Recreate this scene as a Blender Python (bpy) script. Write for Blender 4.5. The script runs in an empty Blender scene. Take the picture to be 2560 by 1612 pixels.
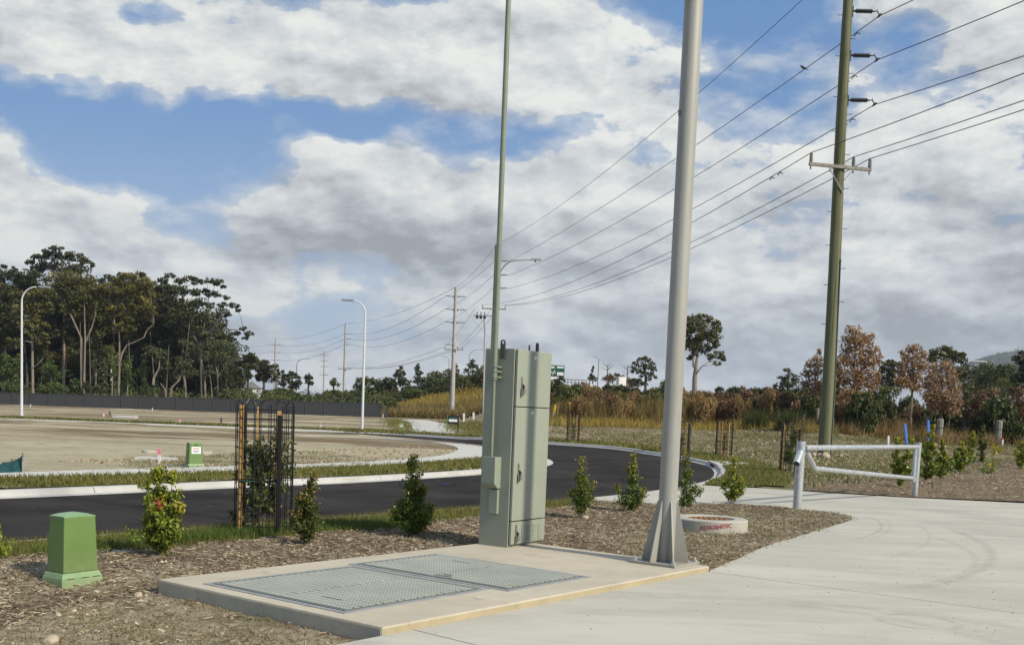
import bpy, bmesh, math, random
import numpy as np
from mathutils import Vector, Matrix, noise as mnoise
from mathutils.geometry import delaunay_2d_cdt

random.seed(7)
rng = np.random.default_rng(11)
sc = bpy.context.scene
col = sc.collection
D2R = math.radians

# ------------------------------------------------------------------ camera
CAMZ = 1.365
F, PT, RO, PY = 2677.09, 0.0831, 0.0399, 1256.14          # focal length etc. for a 2560 x 1612 photograph
fwd = Vector((0, math.cos(PT), -math.sin(PT)))
up0 = Vector((0, math.sin(PT), math.cos(PT)))
r0 = Vector((1, 0, 0))
rgt = r0 * math.cos(RO) + up0 * math.sin(RO)
upv = -r0 * math.sin(RO) + up0 * math.cos(RO)
cam = bpy.data.cameras.new('camera')
co = bpy.data.objects.new('camera', cam)
col.objects.link(co)
M = Matrix((rgt, upv, -fwd)).transposed().to_4x4()
M.translation = (0, 0, CAMZ)
co.matrix_world = M
cam.sensor_width = 36.0
cam.lens = F / 2560 * 36.0
cam.shift_y = (PY - 806) / 2560
cam.clip_start = 0.1
cam.clip_end = 12000
sc.camera = co

# ------------------------------------------------------------------ light
SUN_AZ = Vector((0.81, -0.585, 0)).normalized()
SUN_EL = D2R(37)
SUN = SUN_AZ * math.cos(SUN_EL) + Vector((0, 0, math.sin(SUN_EL)))
sl = bpy.data.lights.new('sun', 'SUN')
sl.energy = 5.0
sl.angle = D2R(2.6)
sl.color = (1.0, 0.925, 0.78)
so = bpy.data.objects.new('sun', sl)
so.rotation_euler = SUN.to_track_quat('Z', 'Y').to_euler()
so.location = (30, -20, 40)
col.objects.link(so)
sc.view_settings.view_transform = 'Standard'
sc.view_settings.look = 'None'
sc.view_settings.exposure = 0.0
sc.view_settings.gamma = 1.0
sc.view_settings.use_curve_mapping = False
sc.cycles.max_bounces = 6
sc.cycles.transparent_max_bounces = 8
sc.cycles.caustics_reflective = False
sc.cycles.caustics_refractive = False


def ray(u, v):
    d = fwd * F + rgt * (u - 1280) + upv * (PY - v)
    return d / d.y


def at(u, v, y):
    return Vector((0, 0, CAMZ)) + ray(u, v) * y


# ------------------------------------------------------------------ node helpers
class S:
    """socket with arithmetic"""
    def __init__(s, nt, sock): s.nt, s.s = nt, sock
    def _m(s, op, o=None, o2=None, clamp=False):
        n = s.nt.nodes.new('ShaderNodeMath'); n.operation = op; n.use_clamp = clamp
        s.nt.links.new(s.s, n.inputs[0])
        for i, x in ((1, o), (2, o2)):
            if x is None: continue
            if isinstance(x, S): s.nt.links.new(x.s, n.inputs[i])
            else: n.inputs[i].default_value = x
        return S(s.nt, n.outputs[0])
    def __add__(s, o): return s._m('ADD', o)
    def __sub__(s, o): return s._m('SUBTRACT', o)
    def __mul__(s, o): return s._m('MULTIPLY', o)
    def __truediv__(s, o): return s._m('DIVIDE', o)
    def clamp(s): return s._m('ADD', 0.0, clamp=True)
    def smooth(s, a, b):
        n = s.nt.nodes.new('ShaderNodeMapRange'); n.interpolation_type = 'SMOOTHSTEP'
        s.nt.links.new(s.s, n.inputs['Value'])
        n.inputs['From Min'].default_value = a; n.inputs['From Max'].default_value = b
        return S(s.nt, n.outputs['Result'])


def vecop(nt, op, a, b=None, scale=None):
    n = nt.nodes.new('ShaderNodeVectorMath'); n.operation = op
    for i, x in ((0, a), (1, b)):
        if x is None: continue
        if hasattr(x, 'is_output'): nt.links.new(x, n.inputs[i])
        else: n.inputs[i].default_value = x
    if scale is not None: n.inputs['Scale'].default_value = scale
    return n.outputs['Value'] if op in ('DOT_PRODUCT', 'LENGTH', 'DISTANCE') else n.outputs['Vector']


def noise(nt, vec, scale, detail=4, rough=0.55, dist=0.0):
    n = nt.nodes.new('ShaderNodeTexNoise')
    n.inputs['Scale'].default_value = scale; n.inputs['Detail'].default_value = detail
    n.inputs['Roughness'].default_value = rough; n.inputs['Distortion'].default_value = dist
    if vec is not None: nt.links.new(vec, n.inputs['Vector'])
    return S(nt, n.outputs['Fac'])


def ramp(nt, fac, stops):
    n = nt.nodes.new('ShaderNodeValToRGB')
    e = n.color_ramp.elements
    while len(e) < len(stops): e.new(0.5)
    for i, (p, c) in enumerate(stops):
        e[i].position = p; e[i].color = (*c, 1)
    nt.links.new(fac.s if isinstance(fac, S) else fac, n.inputs['Fac'])
    return n.outputs['Color']


def mix(nt, fac, a, b, mode='MIX'):
    n = nt.nodes.new('ShaderNodeMix'); n.data_type = 'RGBA'; n.blend_type = mode
    for i, x in ((0, fac), (6, a), (7, b)):
        if isinstance(x, S): x = x.s
        if hasattr(x, 'is_output'): nt.links.new(x, n.inputs[i])
        elif i == 0: n.inputs[0].default_value = x
        else: n.inputs[i].default_value = (*x, 1)
    return n.outputs[2]


def srgb(r, g, b):
    f = lambda c: (c / 255 / 12.92) if c / 255 <= 0.04045 else ((c / 255 + 0.055) / 1.055) ** 2.4
    return (f(r), f(g), f(b))


# ------------------------------------------------------------------ world: Nishita sky with a cloud layer
w = bpy.data.worlds.new('World'); sc.world = w; w.use_nodes = True
nt = w.node_tree; nt.nodes.clear()
sky = nt.nodes.new('ShaderNodeTexSky'); sky.sky_type = 'NISHITA'; sky.sun_disc = False
sky.sun_elevation = SUN_EL; sky.sun_rotation = math.atan2(SUN_AZ.x, SUN_AZ.y)
sky.air_density = 1.0; sky.dust_density = 0.6; sky.ozone_density = 1.6
SKY = 0.1
tc = nt.nodes.new('ShaderNodeTexCoord')
gen = tc.outputs['Generated']
sep = nt.nodes.new('ShaderNodeSeparateXYZ'); nt.links.new(gen, sep.inputs[0])
dx, dy, dz = (S(nt, sep.outputs[i]) for i in range(3))
yy = dy._m('MAXIMUM', 0.05)
ta = dx / yy; te = dz / yy
cmb = nt.nodes.new('ShaderNodeCombineXYZ')
nt.links.new(ta.s, cmb.inputs[0]); nt.links.new(te.s, cmb.inputs[1])
tv = cmb.outputs[0]
front = dy.smooth(0.05, 0.4)
warp = nt.nodes.new('ShaderNodeTexNoise'); warp.inputs['Scale'].default_value = 3.4
warp.inputs['Detail'].default_value = 5; warp.inputs['Roughness'].default_value = 0.6
nt.links.new(gen, warp.inputs['Vector'])
wv = vecop(nt, 'SCALE', vecop(nt, 'SUBTRACT', warp.outputs['Color'], (0.5, 0.5, 0.5)), scale=0.16)
tvw = vecop(nt, 'ADD', tv, wv)
CB = [  # cloud cover (+) and blue gaps (-): centre and half size in photo pixels, amplitude
    (200, 110, 330, 85, .30), (560, 120, 330, 95, .30), (850, 200, 260, 90, .28), (690, 225, 150, 45, .2),
    (1050, 190, 200, 110, .25), (1400, 190, 190, 150, .30), (1560, 330, 170, 90, .2), (1120, 90, 110, 60, .1),
    (350, 45, 95, 32, -.40), (985, 45, 110, 38, -.45), (1240, 120, 40, 50, -.15), (1750, 60, 160, 110, -.33), (2100, 120, 150, 120, -.33),
    (1830, 330, 170, 100, -.20), (1650, 50, 60, 60, -.2), (230, 290, 330, 95, -.60), (560, 265, 160, 55, -.40), (820, 300, 240, 62, -.48), (1120, 340, 160, 60, -.30),
    (615, 300, 110, 26, .42), (720, 350, 80, 22, .36), (30, 360, 60, 45, .25), (1370, 350, 190, 50, -.40), (1560, 420, 80, 40, -.25), (470, 400, 60, 20, -.2),
    (430, 470, 70, 28, -.22), (140, 460, 160, 60, .15), (300, 480, 180, 60, .1), (60, 540, 150, 90, .35), (650, 560, 420, 80, .25), (1000, 480, 240, 110, .30), (1330, 560, 260, 130, .30),
    (300, 630, 110, 26, -.34), (600, 690, 280, 24, -.36), (480, 662, 60, 30, .4), (560, 760, 110, 60, .25), (760, 740, 110, 35, -.32), (330, 660, 90, 18, -.15),
    (1000, 820, 260, 40, .12), (850, 900, 320, 35, -.10), (1600, 700, 300, 150, .30), (2200, 640, 380, 300, .40), (2480, 100, 240, 120, .25), (2290, 330, 80, 60, -.2), (1500, 880, 300, 60, .2), (1960, 200, 90, 70, .18),
]
SB = [  # brightness of the cloud: + sunlit tops, - grey undersides
    (330, 110, 300, 50, .25), (730, 110, 220, 55, .30), (690, 225, 170, 50, -.30), (1010, 175, 150, 60, .22), (1450, 170, 180, 110, .22), (960, 285, 110, 32, -.35),
    (50, 540, 140, 85, .45), (270, 470, 130, 40, .15), (480, 662, 75, 36, .75), (800, 555, 330, 40, -.38), (560, 600, 90, 30, -.3), (930, 700, 60, 50, -.1), (1080, 600, 190, 75, -.32), (1240, 610, 70, 60, .3),
    (560, 740, 90, 40, -.2), (640, 740, 70, 40, -.2), (2150, 560, 190, 120, .02), (2420, 600, 200, 120, -.40), (2330, 760, 330, 110, -.35), (2000, 790, 360, 70, -.30), (2200, 900, 420, 60, -.35), (1620, 830, 320, 80, -.20), (1900, 545, 90, 40, -.22),
    (1350, 800, 220, 70, -.15), (1000, 800, 220, 60, -.12), (2150, 420, 200, 70, .22), (1880, 640, 60, 30, .35), (2050, 670, 130, 50, .2), (1450, 815, 70, 26, .3), (2500, 60, 200, 100, .15), (1300, 480, 160, 60, .15),
]


def bumps(lst):
    acc = None
    for (u, v, su, sv, a) in lst:
        r = ray(u * 1.0631, v * 1.0631)
        q = vecop(nt, 'MULTIPLY', vecop(nt, 'SUBTRACT', tvw, (r.x, r.z, 0)), (F / su, F / sv, 0))
        g = S(nt, vecop(nt, 'DOT_PRODUCT', q, q)) * -0.8
        g = g._m('EXPONENT') * a
        acc = g if acc is None else acc + g
    return acc * front


pv = vecop(nt, 'MULTIPLY', gen, (1.0, 1.0, 2.1))
pv = vecop(nt, 'ADD', pv, vecop(nt, 'SCALE', wv, scale=0.35))
n1 = noise(nt, pv, 6.2, 10, 0.57)
off = vecop(nt, 'ADD', pv, (0.020, -0.008, 0.050))
n2 = noise(nt, off, 6.2, 10, 0.57)
n3 = noise(nt, pv, 19.0, 8, 0.62)
n4 = noise(nt, vecop(nt, 'ADD', pv, (0.007, -0.003, 0.018)), 19.0, 8, 0.62)
dens = n1 * 1.30 + n3 * 0.42 + bumps(CB) * 0.70 - 0.285 - (front * -1.0 + 1.0) * 0.16
cover = dens.smooth(0.485, 0.60)._m('MAXIMUM', dens.smooth(0.33, 0.60) * 0.62)
thick = dens.smooth(0.55, 1.0)
shade = (n1 - n2) * 2.3 + 0.64 + bumps(SB) * 0.85 - thick * 0.04 + (n3 - 0.5) * 0.25 + (n3 - n4) * 1.2
shade = shade.clamp()
ccol = ramp(nt, shade, [(0.0, srgb(160, 163, 166)), (0.30, srgb(187, 191, 194)), (0.58, srgb(212, 216, 218)), (1.0, srgb(242, 243, 237))])
ccol = vecop(nt, 'SCALE', ccol, scale=1.0 / SKY)
blue = mix(nt, te.smooth(0.02, 0.32), srgb(182, 202, 228), srgb(100, 148, 206))
blue = vecop(nt, 'SCALE', blue, scale=1.0 / SKY)
skyc = mix(nt, 0.72, sky.outputs['Color'], blue)
fin = mix(nt, cover, skyc, ccol)
bg = nt.nodes.new('ShaderNodeBackground'); bg.inputs['Strength'].default_value = SKY
nt.links.new(fin, bg.inputs['Color'])
ow = nt.nodes.new('ShaderNodeOutputWorld'); nt.links.new(bg.outputs[0], ow.inputs[0])
try:
    w.cycles.sampling_method = 'MANUAL'; w.cycles.sample_map_resolution = 512
except Exception:
    pass

# ------------------------------------------------------------------ terrain
TT = np.array([-.50, -.13, -.05, .03, .11, .19, .28, .38, .60])
TD = np.array([0, 20, 26, 34, 38, 45, 55, 62, 70, 85, 110, 143, 150, 180, 300, 1000, 5000.])
TZ = np.array([
    [0, 0, 0, 0, 0, 0, 0, 0, 0, -.05, -.2, -.4, -.4, -.4, 0, 2, 2],
    [0, 0, 0, 0, 0, 0, 0, 0, 0, 0, .1, .2, .3, 1.2, 2.5, 3, 3],
    [0, 0, 0, 0, 0, 0, 0, 0, .05, .1, .2, .3, .5, 4.6, 6, 8, 8],
    [0, 0, 0, 0, 0, 0, .15, .7, 1.2, 1.9, 3.2, 4.6, 4.7, 5, 6, 8, 8],
    [0, 0, 0, 0, 0, 0, .3, .75, 1.2, 1.9, 3.0, 4.2, 4.3, 5, 6, 8, 8],
    [0, 0, 0, 0, 0, .05, .4, .8, 1.2, 1.9, 3.0, 4.2, 4.3, 5, 6, 8, 8],
    [0, 0, 0, .02, .1, .35, .9, 1.25, 1.5, 2.0, 2.8, 3.6, 3.8, 5, 6, 8, 8],
    [0, 0, 0, 0, .05, .25, .6, .85, 1.1, 1.5, 2.2, 3, 3.2, 4, 6, 8, 8],
    [0, 0, 0, 0, .05, .2, .4, .6, .9, 1.3, 2.0, 3, 3.2, 4, 6, 8, 8]])


def terr(x, y):
    x = np.atleast_1d(np.asarray(x, float)); y = np.atleast_1d(np.asarray(y, float))
    t = np.clip(np.where(y > 1, x / np.maximum(y, 1), 0), TT[0], TT[-1]); d = np.clip(y, 0, 5000)
    i = np.clip(np.searchsorted(TT, t) - 1, 0, len(TT) - 2); j = np.clip(np.searchsorted(TD, d) - 1, 0, len(TD) - 2)
    a = (t - TT[i]) / (TT[i + 1] - TT[i]); b = (d - TD[j]) / (TD[j + 1] - TD[j])
    return ((1 - a) * (1 - b) * TZ[i, j] + a * (1 - b) * TZ[i + 1, j] + (1 - a) * b * TZ[i, j + 1] + a * b * TZ[i + 1, j + 1])


def tz(x, y): return float(terr(x, y)[0])


def G(u, v, z=0.0):
    """ground point seen at a pixel (z above terrain)"""
    r = ray(u, v); y = 2.0; step = 0.25
    prev = y
    while y < 4000:
        p = Vector((0, 0, CAMZ)) + r * y
        if p.z <= tz(p.x, p.y) + z:
            lo, hi = prev, y
            for _ in range(24):
                m = (lo + hi) / 2; p = Vector((0, 0, CAMZ)) + r * m
                if p.z <= tz(p.x, p.y) + z: hi = m
                else: lo = m
            p = Vector((0, 0, CAMZ)) + r * hi
            return p
        prev = y; y += step; step = min(step * 1.03, 3)
    return Vector((0, 0, CAMZ)) + r * 200


def GD(u, d):
    """terrain point at depth d in the direction of column u"""
    z = 0.0
    for _ in range(4):
        v = 1256; p = at(u, 1033 + .04 * (u - 1289) - (z - CAMZ) * F / d, d); z = tz(p.x, d)
    return Vector((p.x, d, z))


# ------------------------------------------------------------------ materials
MATS = {}


def newmat(name):
    m = bpy.data.materials.new(name); m.use_nodes = True
    nt = m.node_tree; nt.nodes.clear()
    o = nt.nodes.new('ShaderNodeOutputMaterial'); b = nt.nodes.new('ShaderNodeBsdfPrincipled')
    nt.links.new(b.outputs[0], o.inputs['Surface'])
    MATS[name] = m
    return m, nt, b, o


def objvec(nt, scale=(1, 1, 1)):
    t = nt.nodes.new('ShaderNodeTexCoord')
    if scale == (1, 1, 1): return t.outputs['Object']
    return vecop(nt, 'MULTIPLY', t.outputs['Object'], scale)


def bump(nt, b, h, strength=0.4, dist=0.02):
    n = nt.nodes.new('ShaderNodeBump'); n.inputs['Strength'].default_value = strength; n.inputs['Distance'].default_value = dist
    nt.links.new(h.s if isinstance(h, S) else h, n.inputs['Height']); nt.links.new(n.outputs[0], b.inputs['Normal'])
    return n


def nmat(name, c1, c2, scale=3, rough=0.7, detail=5, bs=None, bstr=0.3, bd=0.01, metal=0.0, stretch=(1, 1, 1), spec=0.5, c3=None, s3=30, f3=(.62, .72), dist=0.0):
    m, nt, b, o = newmat(name)
    v = objvec(nt, stretch)
    n = noise(nt, v, scale, detail, 0.6, dist)
    c = mix(nt, n.smooth(0.3, 0.7), c1, c2)
    if c3: c = mix(nt, noise(nt, v, s3, 4).smooth(*f3), c, c3)
    nt.links.new(c, b.inputs['Base Color'])
    b.inputs['Roughness'].default_value = rough; b.inputs['Metallic'].default_value = metal
    b.inputs['Specular IOR Level'].default_value = spec
    if bs: bump(nt, b, noise(nt, v, bs, 5, 0.65), bstr, bd)
    return m


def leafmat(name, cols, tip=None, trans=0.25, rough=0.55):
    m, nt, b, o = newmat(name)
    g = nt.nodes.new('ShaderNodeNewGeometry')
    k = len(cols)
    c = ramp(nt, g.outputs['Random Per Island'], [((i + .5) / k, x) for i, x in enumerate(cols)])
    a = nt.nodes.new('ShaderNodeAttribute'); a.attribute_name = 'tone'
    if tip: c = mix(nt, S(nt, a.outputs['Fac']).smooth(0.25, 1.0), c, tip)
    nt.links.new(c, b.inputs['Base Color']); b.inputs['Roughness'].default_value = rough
    b.inputs['Specular IOR Level'].default_value = 0.3
    if trans:
        t = nt.nodes.new('ShaderNodeBsdfTranslucent'); nt.links.new(c, t.inputs['Color'])
        mx = nt.nodes.new('ShaderNodeMixShader'); mx.inputs[0].default_value = trans
        nt.links.new(b.outputs[0], mx.inputs[1]); nt.links.new(t.outputs[0], mx.inputs[2])
        nt.links.new(mx.outputs[0], o.inputs['Surface'])
    return m


def plain(name, c, rough=0.5, metal=0.0, var=0.12, scale=8):
    return nmat(name, tuple(x * (1 - var) for x in c), tuple(min(1, x * (1 + var)) for x in c), scale, rough, metal=metal)


plain('cabinet_paint', (.275, .297, .232), .42, var=.035, scale=2.5)
plain('mast_paint', (.20, .23, .165), .4, var=.06)
plain('black_plastic', (.012, .012, .013), .45)
plain('gap_black', (.008, .008, .008), .8)
plain('stainless', (.30, .29, .27), .42, .6, .2, 30)
plain('lug_steel', (.10, .105, .095), .5, .3)
plain('white_label', (.72, .72, .70), .5, var=.05)
plain('label_grey', (.18, .18, .2), .6)
plain('label_red', (.42, .04, .03), .6)
plain('pillar_green', (.125, .205, .056), .5, var=.06, scale=5)
plain('pillar_base_green', (.215, .32, .15), .55, var=.1, scale=9)
plain('pillar_cap_green', (.20, .34, .16), .35, var=.1)
plain('black_wire', (.010, .010, .012), .4)
plain('dark_cable', (.035, .035, .04), .5)
plain('insulator_dark', (.02, .018, .022), .35)
plain('insulator_grey', (.20, .19, .18), .35)
plain('fence_grey', (.056, .056, .058), .5, var=.08)
plain('lamp_white', (.62, .63, .63), .38, var=.08)
plain('lamp_grey', (.24, .25, .25), .45, .2)
plain('sign_green', (.010, .085, .055), .5)
plain('sign_black', (.012, .014, .014), .5)
plain('orange_paint', (.62, .27, .03), .7)
plain('blue_paint', (.03, .10, .45), .7)
plain('white_paint', (.68, .67, .64), .6)
plain('yellow_paint', (.62, .40, .03), .6)
plain('pink_paint', (.72, .16, .30), .6)
plain('red_spray', (.30, .025, .05), .8)
plain('green_strap', (.01, .06, .035), .6)
plain('shade_cloth', (.008, .065, .062), .8, var=.25, scale=14)
plain('bird_dark', (.02, .018, .017), .7)
plain("blue_marker", (.07, .20, .62), .55)
nmat("dirt_rock", (.36, .29, .20), (.46, .38, .28), 12, .95, bs=30)
nmat('steel_pole', (0.307, 0.303, 0.269), (0.372, 0.363, 0.323), 1.5, .55, metal=0.15, stretch=(5, 5, .5), c3=(0.233, 0.223, 0.198), s3=3.0, f3=(.62, .8))
nmat('galvanised', (0.395, 0.419, 0.423), (0.564, 0.586, 0.585), 14, .38, metal=.45, c3=(0.658, 0.670, 0.657), s3=22, f3=(.6, .75))
m_, nt_, b_, o_ = newmat('timber_pole')
v_ = objvec(nt_, (7, 7, .12))
c_ = mix(nt_, noise(nt_, v_, 1.6, 7, .65).smooth(.3, .7), (.105, .112, .058), (.215, .222, .132))
c_ = mix(nt_, noise(nt_, objvec(nt_, (16, 16, .10)), 2.4, 5, .6).smooth(.60, .67) * .85, c_, (.030, .030, .016))
c_ = mix(nt_, noise(nt_, objvec(nt_, (1, 1, .5)), .8, 4, .6).smooth(.5, .7) * .5, c_, (.135, .115, .055))
nt_.links.new(c_, b_.inputs['Base Color']); b_.inputs['Roughness'].default_value = .95; b_.inputs['Specular IOR Level'].default_value = .15
bump(nt_, b_, noise(nt_, objvec(nt_, (16, 16, .10)), 2.4, 6, .65), .9, .03)
nmat('grey_timber', (.16, .145, .125), (.30, .28, .25), 3, .9, stretch=(9, 9, .8), bs=10, c3=(.07, .06, .05), s3=5)
nmat('concrete_pole', (.34, .33, .31), (.44, .43, .40), 2, .8, stretch=(3, 3, .4))
nmat('stake_timber', (.44, .24, .075), (.56, .33, .12), 3, .75, stretch=(12, 12, .9), c3=(.33, .17, .05), s3=4)
nmat('bark_pale', (.25, .215, .17), (.14, .115, .09), 1.2, .85, stretch=(3, 3, .35), c3=(.36, .32, .26), s3=2)
nmat('bark_mid', (.13, .11, .085), (.22, .19, .15), 2.0, .85, stretch=(3, 3, .5))
nmat('bark_red', (.26, .13, .065), (.34, .29, .24), 1.0, .85, stretch=(3, 3, .4), c3=(.15, .08, .05), s3=3)
nmat('bark_dark', (.05, .042, .034), (.11, .095, .078), 2, .9, stretch=(3, 3, .5))
nmat('twig', (.15, .11, .075), (.24, .18, .13), 9, .9)
nmat('arm_timber', (.20, .18, .15), (.30, .28, .24), 4, .8)


def dusty(name, lo, hi, amt=.6, c=(.30, .25, .17)):
    nt = MATS[name].node_tree; b = [n for n in nt.nodes if n.type == 'BSDF_PRINCIPLED'][0]
    src = b.inputs['Base Color'].links[0].from_socket
    v = objvec(nt); sp = nt.nodes.new('ShaderNodeSeparateXYZ'); nt.links.new(v, sp.inputs[0])
    m = S(nt, sp.outputs[2]).smooth(hi, lo) * noise(nt, v, 14, 6, .7).smooth(.35, .7) * amt
    m2 = noise(nt, vecop(nt, 'MULTIPLY', v, (6, 6, .8)), 2.2, 6, .7).smooth(.58, .75) * .16
    nt.links.new(mix(nt, m2, mix(nt, m, src, c), tuple(x * .5 for x in c)), b.inputs['Base Color'])


def concrete(name, c1, c2, c3, sc_=1.2, warm=None):
    m, nt, b, o = newmat(name)
    v = objvec(nt)
    c = mix(nt, noise(nt, v, sc_, 6, 0.6).smooth(.3, .7), c1, c2)
    c = mix(nt, (noise(nt, v, sc_ * 7, 5, .65).smooth(.5, .75)) * 0.45, c, c3)
    c = mix(nt, (noise(nt, v, sc_ * 1.7, 7, .72).smooth(.55, .66)) * 0.35, c, tuple(x * .72 for x in c3))
    sp = noise(nt, v, 70, 2, .5).smooth(.70, .78)
    c = mix(nt, sp * 0.55, c, tuple(x * .45 for x in c2))
    nt.links.new(c, b.inputs['Base Color'])
    b.inputs['Roughness'].default_value = .85; b.inputs['Specular IOR Level'].default_value = .25
    bump(nt, b, noise(nt, v, 45, 5, .7), .25, .004)
    return m, nt, b, c


concrete('kerb_concrete', (0.406, 0.399, 0.369), (0.487, 0.476, 0.445), (0.345, 0.337, 0.311))
concrete('path_concrete', (0.470, 0.456, 0.413), (0.549, 0.536, 0.496), (0.403, 0.388, 0.354))
concrete('slab_concrete', (0.428, 0.378, 0.290), (0.512, 0.459, 0.356), (0.357, 0.314, 0.241), 1.0)
concrete('slab_edge', (0.360, 0.303, 0.194), (0.444, 0.368, 0.234), (0.288, 0.238, 0.152), 2.0)
concrete('slab_side', (0.435, 0.399, 0.304), (0.522, 0.475, 0.365), (0.319, 0.289, 0.219), 2.5)
concrete('ring_concrete', (0.361, 0.344, 0.284), (0.447, 0.430, 0.370), (0.284, 0.258, 0.206), 4)
nmat('rust_mesh', (.22, .10, .03), (.33, .17, .06), 9, .9, bs=30, bstr=.8, bd=.02, c3=(.10, .045, .02), s3=24, f3=(.5, .6))
nmat('lid_green', (0.120, 0.134, 0.112), (0.141, 0.154, 0.129), 2.0, .6, c3=(0.101, 0.111, 0.088), s3=4.0, f3=(.5, .7))
nmat('lid_tread', (0.300, 0.320, 0.282), (0.368, 0.382, 0.336), 2.0, .55)
nmat('lid_frame', (.22, .225, .23), (.30, .305, .315), 6, .7)


dusty('pillar_green', .05, .28, .45); dusty('pillar_base_green', -.02, .11, .8); dusty('cabinet_paint', .0, .30, .5)
dusty('steel_pole', .0, .35, .5); dusty('galvanised', .0, .25, .6); dusty('lid_green', -1, 1, .35)


def ringstain(nt, v2, cx, cy, R, wd, y0=None, y1=None, x0=None, x1=None):
    d = S(nt, vecop(nt, 'DISTANCE', v2, (cx, cy, 0))) - R
    s = (d._m('ABSOLUTE')).smooth(wd, 0.0)
    sp = nt.nodes.new('ShaderNodeSeparateXYZ'); nt.links.new(v2, sp.inputs[0])
    X, Y = S(nt, sp.outputs[0]), S(nt, sp.outputs[1])
    if y0 is not None: s = s * Y.smooth(y0, y0 + .8)
    if y1 is not None: s = s * Y.smooth(y1, y1 - .8)
    if x0 is not None: s = s * X.smooth(x0, x0 + .5)
    if x1 is not None: s = s * X.smooth(x1, x1 - .5)
    return s


def circle3(a, b, c):
    ax, ay, bx, by, cx, cy = *a, *b, *c
    d = 2 * (ax * (by - cy) + bx * (cy - ay) + cx * (ay - by))
    ux = ((ax * ax + ay * ay) * (by - cy) + (bx * bx + by * by) * (cy - ay) + (cx * cx + cy * cy) * (ay - by)) / d
    uy = ((ax * ax + ay * ay) * (cx - bx) + (bx * bx + by * by) * (ax - cx) + (cx * cx + cy * cy) * (bx - ax)) / d
    return ux, uy, math.hypot(ax - ux, ay - uy)


def drive_mat():
    m, nt, b, o = newmat('driveway_concrete')
    v = objvec(nt)
    v2 = vecop(nt, 'MULTIPLY', v, (1, 1, 0))
    vs = vecop(nt, 'MULTIPLY', v, (.45, 1.3, 1))
    n1 = noise(nt, vs, .9, 6, .6, .4)
    c = mix(nt, n1.smooth(.32, .68), (.415, .395, .330), (.505, .48, .405))
    c = mix(nt, noise(nt, vs, 3.4, 6, .65).smooth(.45, .8) * .35, c, (.28, .275, .25))
    c = mix(nt, noise(nt, v, .35, 4, .6).smooth(.5, .72) * .4, c, (.37, .34, .285))
    st = None
    # tyre marks: arcs swept where vehicles turn, and one round pot stain
    A = [(G(2371, 1321), G(2475, 1403), G(2307, 1468), .10, .75), (G(2330, 1340), G(2440, 1400), G(2250, 1470), .07, .55),
         (G(2178, 1293), G(2200, 1307), G(2150, 1345), .05, .8), (G(2210, 1297), G(2226, 1312), G(2180, 1345), .05, .5), (G(2290, 1310), G(2320, 1330), G(2230, 1390), .05, .5)]
    for (p, q, r_, wd, k) in A:
        cx, cy, R = circle3(p[:2], q[:2], r_[:2])
        ys = [p.y, q.y, r_.y]
        s = ringstain(nt, v2, cx, cy, R, wd, min(ys) - .5, max(ys) + .5, min(p.x, q.x, r_.x) - .8, None) * k
        st = s if st is None else st._m('MAXIMUM', s)
    p = G(2295, 1553)
    s = ringstain(nt, v2, p.x, p.y, .27, .06) * .8; st = st._m('MAXIMUM', s)
    for (uu, vv, R, wd) in ((1760, 1640, 2.2, .12), (2050, 1700, 2.6, .2)):
        p = G(uu, vv)
        s = ringstain(nt, v2, p.x, p.y, R, wd) * .55; st = st._m('MAXIMUM', s)
    st = st * noise(nt, v, 5, 5, .7).smooth(.3, .62)
    c = mix(nt, st * .45, c, (.17, .165, .145))
    # mud smears and grit
    mud = noise(nt, vecop(nt, 'MULTIPLY', v, (1, 2.2, 1)), 1.6, 6, .75).smooth(.66, .74)
    c = mix(nt, mud * .35, c, (.30, .26, .185))
    sp = noise(nt, v, 34, 2, .5).smooth(.735, .78)
    c = mix(nt, sp * .7, c, (.13, .105, .08))
    # dark scuffs running with the traffic towards the road
    far = S(nt, v); 
    sx = nt.nodes.new('ShaderNodeSeparateXYZ'); nt.links.new(v, sx.inputs[0])
    scuff = noise(nt, vecop(nt, 'MULTIPLY', v, (.22, 2.6, 1)), 1.5, 5, .7).smooth(.52, .75) * S(nt, sx.outputs[1]).smooth(12, 19)
    c = mix(nt, scuff * .5, c, (.22, .22, .20))
    nt.links.new(c, b.inputs['Base Color']); b.inputs['Roughness'].default_value = .8; b.inputs['Specular IOR Level'].default_value = .3
    bump(nt, b, noise(nt, v, 40, 5, .7) + n1 * .4, .2, .004)


def asphalt_mat():
    m, nt, b, o = newmat('asphalt')
    v = objvec(nt)
    c = mix(nt, noise(nt, v, .5, 5, .6).smooth(.3, .7), (.020, .018, .018), (.043, .039, .037))
    c = mix(nt, noise(nt, vecop(nt, 'MULTIPLY', v, (.8, .8, 1)), 6, 5, .7).smooth(.55, .8) * .6, c, (.052, .046, .044))
    c = mix(nt, noise(nt, vecop(nt, 'MULTIPLY', v, (1, 1.6, 1)), 3.4, 3, .6).smooth(.70, .74) * .5, c, (.22, .20, .18))
    c = mix(nt, noise(nt, v, 60, 3, .6).smooth(.55, .7) * .35, c, (.055, .05, .048))
    nt.links.new(c, b.inputs['Base Color']); b.inputs['Roughness'].default_value = .95; b.inputs['Specular IOR Level'].default_value = .06
    bump(nt, b, noise(nt, v, 70, 4, .7), .5, .006)


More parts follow.
